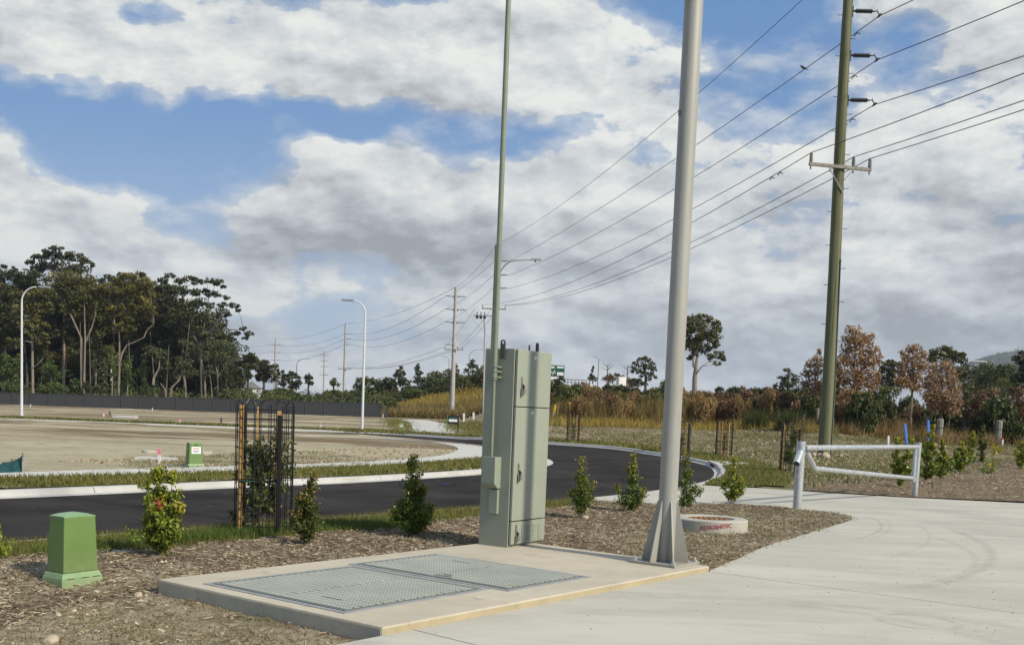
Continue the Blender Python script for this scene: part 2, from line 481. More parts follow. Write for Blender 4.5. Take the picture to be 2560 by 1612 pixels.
def soil(name, base, lite, dark, green, gk=(.56, .70), strip=None):
    m, nt, b, o = newmat(name)
    v = objvec(nt)
    c = mix(nt, noise(nt, v, .25, 6, .62).smooth(.3, .7), base, lite)
    c = mix(nt, noise(nt, v, 1.5, 6, .65).smooth(.48, .72) * .6, c, dark)
    if green: c = mix(nt, noise(nt, v, .55, 7, .68).smooth(*gk) * .8, c, green)
    if strip:   # bands of dark topsoil spread over the far lots
        sx = nt.nodes.new('ShaderNodeSeparateXYZ'); nt.links.new(v, sx.inputs[0])
        Y = S(nt, sx.outputs[1])
        bands = noise(nt, vecop(nt, 'MULTIPLY', v, (.05, .16, 1)), 1.0, 6, .66).smooth(.46, .55) * Y.smooth(30, 38)
        c = mix(nt, bands * .85, c, strip)
    sp = noise(nt, v, 9, 3, .6).smooth(.58, .70)
    c = mix(nt, sp * .55, c, dark)
    c = mix(nt, noise(nt, v, 13, 2, .5).smooth(.66, .72) * .5, c, tuple(min(1, x * 1.35) for x in lite))
    nt.links.new(c, b.inputs['Base Color']); b.inputs['Roughness'].default_value = .95; b.inputs['Specular IOR Level'].default_value = .1
    bump(nt, b, noise(nt, v, 5, 8, .72), .9, .10)


drive_mat(); asphalt_mat()
soil('ground_soil', (.23, .185, .115), (.30, .25, .165), (.12, .092, .055), (.115, .125, .045), (.52, .66))
soil('lot_soil', (0.365, 0.320, 0.213), (0.473, 0.422, 0.296), (0.216, 0.184, 0.117), (0.255, 0.252, 0.137), (.60, .74), strip=(0.153, 0.107, 0.062))
soil('verge_soil', (.16, .16, .042), (.20, .19, .06), (.11, .11, .035), None)


def bed_mat():
    m, nt, b, o = newmat('mulch_soil')
    v = objvec(nt)
    a = nt.nodes.new('ShaderNodeAttribute'); a.attribute_name = 'tone'
    tone = S(nt, a.outputs['Fac'])
    n = noise(nt, v, 26, 5, .7)
    mul = ramp(nt, n, [(.25, (.07, .048, .030)), (.45, (.155, .112, .072)), (.60, (.26, .20, .135)), (.75, (.42, .34, .245))])
    n2 = noise(nt, v, 14, 7, .7)
    dirt = ramp(nt, n2, [(.28, (.17, .13, .08)), (.45, (.32, .265, .175)), (.62, (.44, .375, .265)), (.8, (.55, .48, .365))])
    dirt = mix(nt, noise(nt, v, 1.6, 6, .7).smooth(.52, .66) * .6, dirt, (.115, .11, .05))
    c = mix(nt, (tone + (noise(nt, v, 3, 4, .6) - .5) * .9).smooth(.35, .65), dirt, mul)
    nt.links.new(c, b.inputs['Base Color']); b.inputs['Roughness'].default_value = .95; b.inputs['Specular IOR Level'].default_value = .1
    bump(nt, b, noise(nt, v, 22, 8, .75), 1.0, .03)


bed_mat()
leafmat('mulch_chip', [(.20, .16, .105), (.30, .25, .17), (0.048, 0.032, 0.019), (0.102, 0.070, 0.042), (0.157, 0.113, 0.069), (0.223, 0.164, 0.101), (0.313, 0.246, 0.154), (0.482, 0.410, 0.283)], None, 0, .85)
leafmat('clod', [(0.180, 0.133, 0.080), (0.270, 0.206, 0.128), (0.360, 0.292, 0.192)], None, 0, .95)
leafmat('pebble', [(.32, .26, .18), (.45, .38, .27), (.55, .48, .36), (.22, .17, .12)], None, 0, .9)
leafmat('verge_grass', [(.115, .125, .022), (.155, .155, .030), (.21, .185, .05), (.27, .22, .08), (.09, .12, .018)], None, .3)
leafmat('long_shaded_grass', [(.05, .10, .014), (.075, .13, .02), (.11, .15, .03)], None, .3)
leafmat('weed', [(.10, .12, .04), (.15, .155, .06), (.22, .20, .10), (.27, .235, .14)], None, .2)
leafmat('golden_grass', [(0.184, 0.155, 0.074), (0.248, 0.205, 0.105), (0.259, 0.170, 0.045), (0.195, 0.128, 0.036), (0.328, 0.230, 0.071), (0.188, 0.153, 0.040), (0.156, 0.093, 0.032), (0.219, 0.187, 0.054)], None, .3)
leafmat('yellow_grass', [(.36, .25, .05), (.29, .22, .045), (.22, .18, .035), (.42, .30, .08)], None, .3)
leafmat('brown_grass', [(.24, .125, .045), (.17, .09, .035), (.30, .19, .075), (.13, .075, .03)], None, .3)
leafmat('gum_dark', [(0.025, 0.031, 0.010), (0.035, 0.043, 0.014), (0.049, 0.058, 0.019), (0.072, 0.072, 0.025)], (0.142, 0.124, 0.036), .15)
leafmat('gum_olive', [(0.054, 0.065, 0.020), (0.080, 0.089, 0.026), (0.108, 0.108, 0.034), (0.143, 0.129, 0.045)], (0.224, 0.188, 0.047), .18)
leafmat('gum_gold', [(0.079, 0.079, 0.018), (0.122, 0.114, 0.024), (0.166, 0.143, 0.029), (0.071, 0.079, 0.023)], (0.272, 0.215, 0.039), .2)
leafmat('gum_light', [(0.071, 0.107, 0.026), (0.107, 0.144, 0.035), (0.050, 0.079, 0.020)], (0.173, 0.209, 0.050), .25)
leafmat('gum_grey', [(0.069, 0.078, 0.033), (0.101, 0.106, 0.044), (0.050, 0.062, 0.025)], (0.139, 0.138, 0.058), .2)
leafmat('scrub_green', [(0.046, 0.065, 0.016), (0.072, 0.091, 0.023), (0.098, 0.111, 0.029), (0.033, 0.046, 0.013)], (0.150, 0.150, 0.039), .2)
leafmat('bush_lime', [(.085, .10, .018), (.12, .125, .024), (.06, .08, .015)], (.16, .16, .03), .25)
leafmat('scrub_brown', [(0.150, 0.081, 0.037), (0.106, 0.062, 0.030), (0.213, 0.125, 0.062), (0.075, 0.050, 0.025)], (0.250, 0.156, 0.075), .2)
leafmat('bracken', [(.22, .125, .045), (.29, .175, .065), (.36, .235, .095), (.16, .085, .032), (.25, .19, .07)], (.38, .25, .10), .3)
leafmat('rust_leaf', [(0.305, 0.170, 0.070), (0.398, 0.250, 0.114), (0.226, 0.121, 0.051), (0.477, 0.354, 0.179), (0.159, 0.088, 0.039)], (0.439, 0.259, 0.114), .3)
leafmat('tan_leaf', [(0.362, 0.251, 0.142), (0.266, 0.165, 0.084), (0.459, 0.358, 0.214), (0.181, 0.112, 0.053), (0.327, 0.172, 0.084)], (0.410, 0.265, 0.142), .3)
leafmat('lilly_leaf', [(0.062, 0.108, 0.017), (0.095, 0.152, 0.023), (0.147, 0.195, 0.031), (0.225, 0.251, 0.038), (0.043, 0.074, 0.014)], (0.529, 0.399, 0.061), .25, .35)
leafmat('lilly_lime', [(0.127, 0.177, 0.023), (0.196, 0.251, 0.031), (0.304, 0.334, 0.043), (0.088, 0.131, 0.019)], (0.645, 0.502, 0.052), .25, .35)
leafmat('lilly_bronze', [(0.058, 0.083, 0.019), (0.097, 0.127, 0.028), (0.166, 0.164, 0.038), (0.043, 0.059, 0.014)], (0.392, 0.223, 0.052), .25, .35)
leafmat('sapling_leaf', [(0.065, 0.091, 0.028), (0.109, 0.138, 0.039), (0.186, 0.196, 0.065), (0.273, 0.251, 0.099), (0.043, 0.065, 0.022)], (0.348, 0.326, 0.099), .25)
leafmat('yellow_leaf', [(.55, .42, .03), (.45, .38, .04), (.25, .26, .03)], None, .3)
leafmat('red_leaf', [(.33, .07, .025), (.42, .12, .04), (.22, .06, .02)], None, .3)
hm, hnt, hb, _ = newmat('hill_forest')
hv = objvec(hnt)
hnt.links.new(mix(hnt, noise(hnt, hv, .02, 6, .7).smooth(.35, .65), (.022, .026, .018), (.045, .048, .032)), hb.inputs['Base Color'])
hb.inputs['Roughness'].default_value = .95


# ------------------------------------------------------------------ mesh helpers
class MB:
    def __init__(s): s.v, s.f = [], []
    def add(s, vs, fs):
        o = len(s.v); s.v += [tuple(x) for x in vs]; s.f += [tuple(i + o for i in f) for f in fs]; return s
    def box(s, x0, x1, y0, y1, z0, z1, b=0.0):
        if b <= 0:
            vs = [(x, y, z) for z in (z0, z1) for y in (y0, y1) for x in (x0, x1)]
            return s.add(vs, [(0, 2, 3, 1), (4, 5, 7, 6), (0, 1, 5, 4), (2, 6, 7, 3), (0, 4, 6, 2), (1, 3, 7, 5)])
        bm = bmesh.new(); bmesh.ops.create_cube(bm, size=1)
        for v in bm.verts: v.co = Vector(((x0 + x1) / 2 + v.co.x * (x1 - x0), (y0 + y1) / 2 + v.co.y * (y1 - y0), (z0 + z1) / 2 + v.co.z * (z1 - z0)))
        bmesh.ops.bevel(bm, geom=bm.edges[:], offset=b, segments=2, affect='EDGES', profile=.6)
        return s.bm(bm)
    def bm(s, bm):
        bm.verts.index_update()
        s.add([v.co for v in bm.verts], [[v.index for v in f.verts] for f in bm.faces]); bm.free(); return s
    def tube(s, pts, rad, seg=8, cap=True):
        pts = [Vector(p) for p in pts]; n = len(pts)
        if not hasattr(rad, '__len__'): rad = [rad] * n
        t0 = (pts[1] - pts[0]).normalized()
        ref = Vector((0, 0, 1)) if abs(t0.z) < .9 else Vector((1, 0, 0))
        nx = t0.cross(ref).normalized(); vs = []
        for i, p in enumerate(pts):
            t = (pts[min(i + 1, n - 1)] - pts[max(i - 1, 0)]).normalized()
            nx = (nx - t * nx.dot(t)).normalized(); ny = t.cross(nx)
            for k in range(seg):
                a = 2 * math.pi * k / seg; vs.append(p + (nx * math.cos(a) + ny * math.sin(a)) * rad[i])
        fs = [(i * seg + k, i * seg + (k + 1) % seg, (i + 1) * seg + (k + 1) % seg, (i + 1) * seg + k) for i in range(n - 1) for k in range(seg)]
        if cap: fs += [tuple(range(seg))[::-1], tuple((n - 1) * seg + k for k in range(seg))]
        return s.add(vs, fs)
    def lathe(s, prof, seg=24, axis=None, org=(0, 0, 0)):
        org = Vector(org); az = Vector(axis).normalized() if axis is not None else Vector((0, 0, 1))
        ax = az.orthogonal().normalized(); ay = az.cross(ax); vs = []
        for (r, z) in prof:
            for k in range(seg):
                a = 2 * math.pi * k / seg; vs.append(org + az * z + (ax * math.cos(a) + ay * math.sin(a)) * r)
        n = len(prof)
        fs = [(i * seg + k, i * seg + (k + 1) % seg, (i + 1) * seg + (k + 1) % seg, (i + 1) * seg + k) for i in range(n - 1) for k in range(seg)]
        if prof[0][0] > 1e-6: fs.append(tuple(range(seg))[::-1])
        if prof[-1][0] > 1e-6: fs.append(tuple((n - 1) * seg + k for k in range(seg)))
        return s.add(vs, fs)
    def frustum(s, x0, x1, y0, y1, z0, X0, X1, Y0, Y1, z1):
        vs = [(x0, y0, z0), (x1, y0, z0), (x1, y1, z0), (x0, y1, z0), (X0, Y0, z1), (X1, Y0, z1), (X1, Y1, z1), (X0, Y1, z1)]
        return s.add(vs, [(3, 2, 1, 0), (4, 5, 6, 7), (0, 1, 5, 4), (1, 2, 6, 5), (2, 3, 7, 6), (3, 0, 4, 7)])
    def prism(s, poly, off):
        """flat 3-D polygon pushed along off"""
        poly = [Vector(p) for p in poly]; off = Vector(off); n = len(poly)
        return s.add(poly + [p + off for p in poly], [tuple(range(n))[::-1], tuple(range(n, 2 * n))] + [(i, (i + 1) % n, n + (i + 1) % n, n + i) for i in range(n)])
    def build(s, name, mat, parent=None, smooth=False, bevel=0, loc=None, link=True):
        me = bpy.data.meshes.new(name); me.from_pydata(s.v, [], s.f); me.validate(); me.update()
        bm = bmesh.new(); bm.from_mesh(me)
        if bevel:
            bmesh.ops.bevel(bm, geom=[e for e in bm.edges if len(e.link_faces) == 2 and e.calc_face_angle(0) > .6], offset=bevel, segments=2, affect='EDGES', profile=.6)
        bmesh.ops.recalc_face_normals(bm, faces=bm.faces); bm.to_mesh(me); bm.free()
        if smooth:
            me.polygons.foreach_set('use_smooth', [True] * len(me.polygons))
            try: me.set_sharp_from_angle(angle=D2R(38))
            except Exception: pass
        me.materials.append(MATS[mat])
        return mk(name, me, parent, loc)


def mk(name, me, parent=None, loc=None):
    o = bpy.data.objects.new(name, me); col.objects.link(o)
    if parent is not None: o.parent = parent
    if loc is not None: o.location = loc
    return o


def tag(o, label=None, cat=None, group=None, kind=None):
    if label: o['label'] = label
    if cat: o['category'] = cat
    if group: o['group'] = group
    if kind: o['kind'] = kind
    return o


def thing(name, label, cat, loc=(0, 0, 0), rz=0.0, group=None):
    o = bpy.data.objects.new(name, None); col.objects.link(o)
    o.empty_display_size = .2; o.location = loc; o.rotation_euler = (0, 0, rz)
    return tag(o, label, cat, group)


def copytree(o, loc, rz=None, label=None, scale=None):
    c = o.copy(); col.objects.link(c); c.location = loc
    if rz is not None: c.rotation_euler = (0, 0, rz)
    if scale: c.scale = scale if hasattr(scale, '__len__') else (scale,) * 3
    if label: c['label'] = label
    for ch in list(o.children):
        k = ch.copy(); col.objects.link(k); k.parent = c
        for g in ch.children:
            q = g.copy(); col.objects.link(q); q.parent = k
    return c


def quads_mesh(name, V, mat, tone=None, k=4):
    """V: N x k x 3 array of loose k-gons"""
    N = len(V); me = bpy.data.meshes.new(name)
    me.vertices.add(N * k); me.vertices.foreach_set('co', V.reshape(-1).astype(np.float32))
    me.loops.add(N * k); me.loops.foreach_set('vertex_index', np.arange(N * k, dtype=np.int32))
    me.polygons.add(N); me.polygons.foreach_set('loop_start', np.arange(0, N * k, k, dtype=np.int32))
    me.update(calc_edges=True)
    if tone is not None:
        a = me.attributes.new('tone', 'FLOAT', 'POINT'); a.data.foreach_set('value', np.repeat(tone, k).astype(np.float32))
    me.materials.append(MATS[mat])
    return me


def unit(v): return v / (np.linalg.norm(v, axis=-1, keepdims=True) + 1e-9)


def leaf_quads(C, size, aspect=.45, bias=None, rg=rng):
    """diamond-shaped leaves at centres C"""
    N = len(C); size = np.broadcast_to(size, (N,))
    a = rg.normal(size=(N, 3))
    if bias is not None: a = a + np.asarray(bias)
    a = unit(a); b = unit(np.cross(a, rg.normal(size=(N, 3))))
    L = (size * rg.uniform(.7, 1.3, N))[:, None]; W = L * aspect
    return np.stack([C - a * L * .5, C + b * W * .5, C + a * L * .5, C - b * W * .5], 1)


def blob(c, r, n, shell=.55, rg=rng):
    """n points in an ellipsoid, crowded towards its surface"""
    d = unit(rg.normal(size=(n, 3))); rad = rg.uniform(0, 1, n) ** (1 / 3 * shell + .02)
    return np.asarray(c) + d * rad[:, None] * np.asarray(r)


def blades(P, h, wd, lean=.35, rg=rng):
    """grass blades: triangles standing at points P"""
    N = len(P); a = rg.uniform(0, 2 * math.pi, N)
    s = np.stack([np.cos(a), np.sin(a), 0 * a], 1) * (np.broadcast_to(wd, (N,)) * .5)[:, None]
    H = np.broadcast_to(h, (N,)) * rg.uniform(.5, 1.15, N)
    t = P + np.stack([rg.normal(0, lean, N) * H, rg.normal(0, lean, N) * H, H], 1)
    return np.stack([P - s, P + s, t], 1)


def inpoly(x, y, poly):
    x = np.asarray(x); y = np.asarray(y); r = np.zeros(x.shape, bool); n = len(poly)
    for i in range(n):
        x1, y1 = poly[i][:2]; x2, y2 = poly[(i + 1) % n][:2]
        if y1 == y2: continue
        c = ((y1 > y) != (y2 > y)) & (x < (x2 - x1) * (y - y1) / (y2 - y1) + x1)
        r ^= c
    return r


def catmull(P, step):
    P = [Vector(p[:2]) for p in P]; out = []
    for i in range(len(P) - 1):
        p0, p1, p2, p3 = P[max(i - 1, 0)], P[i], P[i + 1], P[min(i + 2, len(P) - 1)]
        n = max(1, int((p2 - p1).length / step))
        for k in range(n):
            t = k / n
            out.append(.5 * ((2 * p1) + (p2 - p0) * t + (2 * p0 - 5 * p1 + 4 * p2 - p3) * t * t + (3 * p1 - p0 - 3 * p2 + p3) * t ** 3))
    out.append(P[-1])
    return out


def smooth_poly(L, n=6):
    for _ in range(n): L = [L[0]] + [(L[i - 1] + L[i] * 2 + L[i + 1]) / 4 for i in range(1, len(L) - 1)] + [L[-1]]
    return L


def offset(L, d):
    """polyline moved d to its right"""
    o = []
    for i in range(len(L)):
        t = (L[min(i + 1, len(L) - 1)] - L[max(i - 1, 0)]).normalized()
        o.append(L[i] + Vector((t.y, -t.x)) * d)
    return o


def drape(name, poly, zoff, mat, spacing, skirt=.2, hfun=None, tonefun=None, parent=None, kind='structure'):
    P = [Vector(p[:2]) for p in poly]; n = len(P)
    if sum(P[i].x * P[(i + 1) % n].y - P[(i + 1) % n].x * P[i].y for i in range(n)) < 0: P.reverse()
    xs = [p.x for p in P]; ys = [p.y for p in P]
    gx, gy = np.meshgrid(np.arange(min(xs), max(xs), spacing), np.arange(min(ys), max(ys), spacing))
    gx = gx.ravel() + rng.uniform(-.3, .3, gx.size) * spacing; gy = gy.ravel() + rng.uniform(-.3, .3, gy.size) * spacing
    k = inpoly(gx, gy, P)
    V = P + [Vector((a, b)) for a, b in zip(gx[k], gy[k])]
    ov, oe, of, *_ = delaunay_2d_cdt(V, [(i, (i + 1) % n) for i in range(n)], [], 0, 1e-5)
    ov = np.array([tuple(v) for v in ov])
    of = [f for f in of]
    cx = np.array([[ov[i] for i in f] for f in of]).mean(1)
    keep = inpoly(cx[:, 0], cx[:, 1], P)
    tri = np.array(of)[keep]
    a, b, c = ov[tri[:, 0]], ov[tri[:, 1]], ov[tri[:, 2]]
    fl = ((b - a)[:, 0] * (c - a)[:, 1] - (b - a)[:, 1] * (c - a)[:, 0]) < 0
    tri[fl] = tri[fl][:, ::-1]
    z = terr(ov[:, 0], ov[:, 1]) + zoff
    if hfun is not None: z = z + hfun(ov[:, 0], ov[:, 1])
    mb = MB(); mb.add([(x, y, zz) for (x, y), zz in zip(ov, z)], [tuple(t) for t in tri.tolist()])
    me = bpy.data.meshes.new(name)
    # boundary edges get a skirt
    ed = {}
    for t in tri.tolist():
        for i in range(3): ed[(t[i], t[(i + 1) % 3])] = 1
    if skirt:
        low = {}
        for (i, j) in [e for e in ed if (e[1], e[0]) not in ed]:
            for q in (i, j):
                if q not in low: low[q] = len(mb.v); mb.v.append((ov[q][0], ov[q][1], z[q] - skirt))
            mb.f.append((j, i, low[i], low[j]))
    me.from_pydata(mb.v, [], mb.f); me.update()
    if tonefun is not None:
        vv = np.array(mb.v); a = me.attributes.new('tone', 'FLOAT', 'POINT'); a.data.foreach_set('value', tonefun(vv[:, 0], vv[:, 1]).astype(np.float32))
    me.polygons.foreach_set('use_smooth', [hfun is not None] * len(me.polygons))
    me.materials.append(MATS[mat])
    return tag(mk(name, me, parent), kind=kind)


def samples(poly, n, rg=rng):
    xs = [p[0] for p in poly]; ys = [p[1] for p in poly]; out = np.zeros((0, 2))
    while len(out) < n:
        q = np.stack([rg.uniform(min(xs), max(xs), n), rg.uniform(min(ys), max(ys), n)], 1)
        out = np.concatenate([out, q[inpoly(q[:, 0], q[:, 1], poly)]])
    return out[:n]


# ------------------------------------------------------------------ plan of the place
SS = Vector((-.7515, 6.3779)); SA = .9118
St = Vector((math.cos(SA), math.sin(SA))); Sb = Vector((-St.y, St.x))
SL, SW, SZ = 4.207, 2.31, .05


def slabpt(a, b, z=SZ):
    p = SS + St * a + Sb * b; return Vector((p.x, p.y, z))


g2 = lambda u, v, z=0.0: G(u, v, z).xy
Kpx = [(0, 1359), (129, 1350.5), (252, 1338), (364, 1331), (486, 1322), (570, 1314), (726, 1304), (809, 1297), (971, 1285.6), (1197, 1270.6), (1358, 1257), (1478, 1246),
       (1604, 1234), (1703, 1220), (1750, 1211), (1798, 1196), (1816, 1182), (1812, 1168), (1794, 1158), (1762, 1149), (1713, 1141), (1661, 1132), (1571, 1118), (1472, 1110), (1365, 1104), (1207, 1092.5)]
K = [g2(*p) for p in Kpx]
K = [K[0] + (K[0] - K[3]).normalized() * 14] + K
K += [g2(*p) for p in ((994, 1082), (903, 1078), (730, 1071.5), (500, 1063), (200, 1051.5), (0, 1044.5), (-300, 1034))]
K += [K[-1] + (K[-1] - K[-2]) * 2]
K = smooth_poly(catmull(K, .5), 14)
K2px = [(0, 1223), (182, 1217), (379, 1209), (570, 1200), (722, 1196.5), (905, 1189), (1204, 1171.6), (1320, 1158), (1360, 1150), (1345, 1137), (1290, 1124), (1207, 1114)]
K2 = [g2(*p) for p in K2px]
K2 = [K2[0] + (K2[0] - K2[2]).normalized() * 14] + K2
K2 += [g2(*p) for p in ((1116, 1103.5), (1010, 1094), (903, 1086.5), (730, 1077), (500, 1067), (200, 1054.5), (0, 1047), (-300, 1036.3))]
K2 += [K2[-1] + (K2[-1] - K2[-2]) * 2]
K2 = smooth_poly(catmull(K2, .5), 10)
A1 = offset(K, -.32); A2 = offset(K2, .32)
Upoly = K + K2[::-1]

# base ground: a disc to the horizon, with the road bed cut out
pts = []
az = list(np.arange(-34, 34.1, .8)) + list(np.arange(40, 321, 8))
rr = [1.0, 2, 3, 4.2, 5.5]
while rr[-1] < 4500: rr.append(rr[-1] * 1.055 + .05)
for r_ in rr:
    for a in az:
        a2 = D2R(a + random.uniform(-.2, .2)); pts.append((r_ * math.sin(a2), r_ * math.cos(a2)))
px = np.array(pts)
# keep grid points clear of the kerb line
L = np.array([tuple(p) for p in Upoly[::2]])
keep = np.ones(len(px), bool)
near = px[:, 1] < 90
dd = np.sqrt(((px[near][:, None, :] - L[None]) ** 2).sum(-1)).min(1)
keep[np.where(near)[0][dd < .35]] = False
px = px[keep]
nU = len(Upoly)
ov, oe, of, *_ = delaunay_2d_cdt([Vector(p) for p in Upoly] + [Vector(p) for p in px], [(i, (i + 1) % nU) for i in range(nU)], [], 0, 1e-5)
ov = np.array([tuple(v) for v in ov]); tri = np.array([f for f in of if len(f) == 3])
cc = ov[tri].mean(1); tri = tri[~inpoly(cc[:, 0], cc[:, 1], Upoly)]
a, b, c = ov[tri[:, 0]], ov[tri[:, 1]], ov[tri[:, 2]]
fl = ((b - a)[:, 0] * (c - a)[:, 1] - (b - a)[:, 1] * (c - a)[:, 0]) < 0
tri[fl] = tri[fl][:, ::-1]
z = terr(ov[:, 0], ov[:, 1]) - .02
onK = np.zeros(len(ov), bool); onK[:nU] = True
z = z - np.where((ov[:, 1] < 14) & ~onK, .22, 0)
hum = np.array([mnoise.fractal(Vector((x * .12, y * .12, 0)), .8, 2., 4) for x, y in ov])
z = z + np.where(onK, 0, hum * .10 * np.clip((ov[:, 1] - 26) / 20, 0, 1))
me = bpy.data.meshes.new('ground'); me.from_pydata([(x, y, q) for (x, y), q in zip(ov, z)], [], [tuple(t) for t in tri.tolist()]); me.update()
me.materials.append(MATS['ground_soil']); me.polygons.foreach_set('use_smooth', [True] * len(me.polygons))
tag(mk('ground', me), kind='structure')

drape('road', A1 + A2[::-1], -.10, 'asphalt', 1.6, .05)


def kerb(name, L, sgn):
    root = thing(name, None, None); root['kind'] = 'structure'
    prof = [(0, -.12), (0, 0), (.12, 0), (.15, -.014), (.18, -.085), (.32, -.098), (.32, -.20)]
    Ls = [offset(L, sgn * s) for s, _ in prof]
    i = 0; N = len(L)
    while i < N - 1:
        j = min(i + 6, N - 1)
        vs = []
        for k in range(i, j + 1):
            for q, (s, zz) in enumerate(prof):
                p = Ls[q][k]
                if k == j and j < N - 1: p = p + (Ls[q][k - 1] - p).normalized() * .012
                vs.append((p.x, p.y, tz(p.x, p.y) + zz))
        m = len(prof)
        fs = [(a * m + q, a * m + q + 1, (a + 1) * m + q + 1, (a + 1) * m + q) for a in range(j - i) for q in range(m - 1)]
        fs += [tuple(range(m)), tuple((j - i) * m + q for q in range(m))[::-1]]
        MB().add(vs, fs).build('kerb_stone', 'kerb_concrete', root)
        i = j
    return root


kerb('kerb', K, -1)
kerb('kerb', K2, 1)

# lot inside the road bend
lot = offset(K2, -.02)
lotpoly = lot
drape('lot_soil', lotpoly, .004, 'lot_soil', 2.0, .0, hfun=lambda x, y: np.array([max(0, mnoise.fractal(Vector((a * .35, b * .35, 3)), .9, 2., 4)) * .07 for a, b in zip(x, y)]))
# footpath round the lot
pn_px = [(0, 1196.7), (103, 1192), (273, 1190), (391, 1186), (573, 1183), (722, 1174), (822, 1171), (1005, 1164), (1202, 1147.7)]
pf_px = [(0, 1187), (109, 1181.5), (273, 1177), (455, 1173), (570, 1169), (722, 1164), (838, 1160), (1038, 1149), (1121, 1137), (1147, 1123), (1121, 1113), (1071, 1105), (1011, 1099)]
pf = [g2(*p) for p in pf_px]
pf = [pf[0] + (pf[0] - pf[2]).normalized() * 12] + pf + [g2(900, 1094), g2(700, 1085)]
pf = smooth_poly(catmull(pf, .5), 10)
pn = [g2(*p) for p in pn_px]
pn = [pn[0] + (pn[0] - pn[2]).normalized() * 12] + pn + [g2(1262, 1139), g2(1275, 1131), g2(1204, 1117.8), g2(1100, 1107), g2(900, 1094.5), g2(700, 1086)]
pn = smooth_poly(catmull(pn, .5), 10)
drape('footpath', pn + pf[::-1], .035, 'path_concrete', 1.2, .08)
# verge strip between kerb back and footpath
i2 = min(range(len(K2)), key=lambda i: (K2[i] - Vector((1.0, 32.3))).length)
vpoly = [p for p in K2[:i2]] + [p for p in pn if p.y < 31][::-1]
drape('verge_soil', vpoly, .012, 'verge_soil', .8, .0)
q = samples(vpoly, 26000); q = q[(q[:, 0] > -14)]
q3 = np.column_stack([q, terr(q[:, 0], q[:, 1]) + .01])
dist = q[:, 1]
V = blades(q3, .055 + .002 * dist, .010 + .0009 * dist, .4)
tag(mk('grass', quads_mesh('grass', V, 'verge_grass', k=3)), kind='stuff')

# near bed: mulch, dirt, and the near grass verge
bed_top = [(-60, 1404), (0, 1400), (121, 1388), (273, 1381), (375, 1377), (457, 1371), (516, 1364), (623, 1357), (706, 1345), (805, 1338), (988, 1328), (1100, 1310), (1197, 1296), (1358, 1277), (1488, 1259)]
nose_px = [(1775, 1425), (1850, 1393), (1914, 1364), (1970, 1347), (2021, 1332), (2080, 1314), (2120, 1302), (2131, 1295), (2122, 1289), (2093, 1284), (2040, 1278), (1986, 1273), (1920, 1269), (1861, 1266), (1780, 1264), (1700, 1263), (1654, 1263), (1560, 1259), (1488, 1256)]
bt = [g2(*p) for p in bed_top]
bt = [bt[0] + (bt[0] - bt[2]).normalized() * 9] + bt
bt = catmull(bt, .25)
nose = catmull([g2(*p) for p in nose_px], .15)
bed = bt + nose[::-1] + [(SS + St * (SL - .05) + Sb * .05), (SS + St * .3 + Sb * .3), (SS + St * .02 + Sb * .02), SS - St * 6 + Sb * .0, Vector((-7, -2)), Vector((-15, -2))]
Lf = lambda x, y: (x - SS.x) * St.x + (y - SS.y) * St.y          # along the slab, <0 in front of its left face


def bedh(x, y):
    s = np.clip((.35 - Lf(x, y)) / .6, 0, 1); s = s * s * (3 - 2 * s)
    n = np.array([mnoise.fractal(Vector((a * 1.7, b * 1.7, 0)), .7, 2., 5) for a, b in zip(np.atleast_1d(x), np.atleast_1d(y))])
    bb = (x - SS.x) * Sb.x + (y - SS.y) * Sb.y
    edge = np.clip((bb - SW) / .8, 0, 1)
    s = s * np.clip((3.7 - bb) / 1.1, 0, 1)
    return -.095 * s + n * .024 * (1 - .5 * s) + .022 * edge


dirt_poly = [G(-40, 1548).xy, G(150, 1500).xy, G(280, 1468).xy, G(385, 1462).xy, SS + Sb * 2.3, SS, SS - St * 5, Vector((-8, 1))]
dirt_poly2 = [G(1560, 1330).xy, G(1700, 1300).xy, G(1860, 1280).xy, G(2060, 1270).xy, G(2250, 1290).xy, G(1775, 1440).xy, G(1560, 1420).xy]


def bedtone(x, y):
    t = np.ones(len(x)); t[inpoly(x, y, dirt_poly)] = .0; t[inpoly(x, y, dirt_poly2)] = .42
    for (u, v, r_) in ((60, 1415, .5), (330, 1440, .35), (700, 1430, .4), (560, 1385, .3), (1130, 1362, .35), (1000, 1350, .25), (1420, 1330, .5), (1330, 1300, .3), (200, 1500, .4), (450, 1420, .3), (850, 1395, .3), (30, 1460, .4), (1560, 1350, .5)):
        p = G(u, v); t -= .75 * np.exp(-((x - p.x) ** 2 + (y - p.y) ** 2) / r_ ** 2)
    return t


drape('mulch_bed', bed, .0, 'mulch_soil', .13, .0, hfun=bedh, tonefun=bedtone)
iK = [p for p in K if p.y < 19.5 and p.x < 1.6]
vp = iK + [p for p in bt][::-1]
drape('near_verge_soil', vp, .008, 'verge_soil', .4, .2)
q = samples(vp, 46000); q = q[(q[:, 1] > 7) & (q[:, 0] > -7)]
V = blades(np.column_stack([q, np.full(len(q), .0)]), .075, .008, .42)
V2 = V
tag(mk('grass', quads_mesh('grass', V, 'verge_grass', k=3)), kind='stuff')
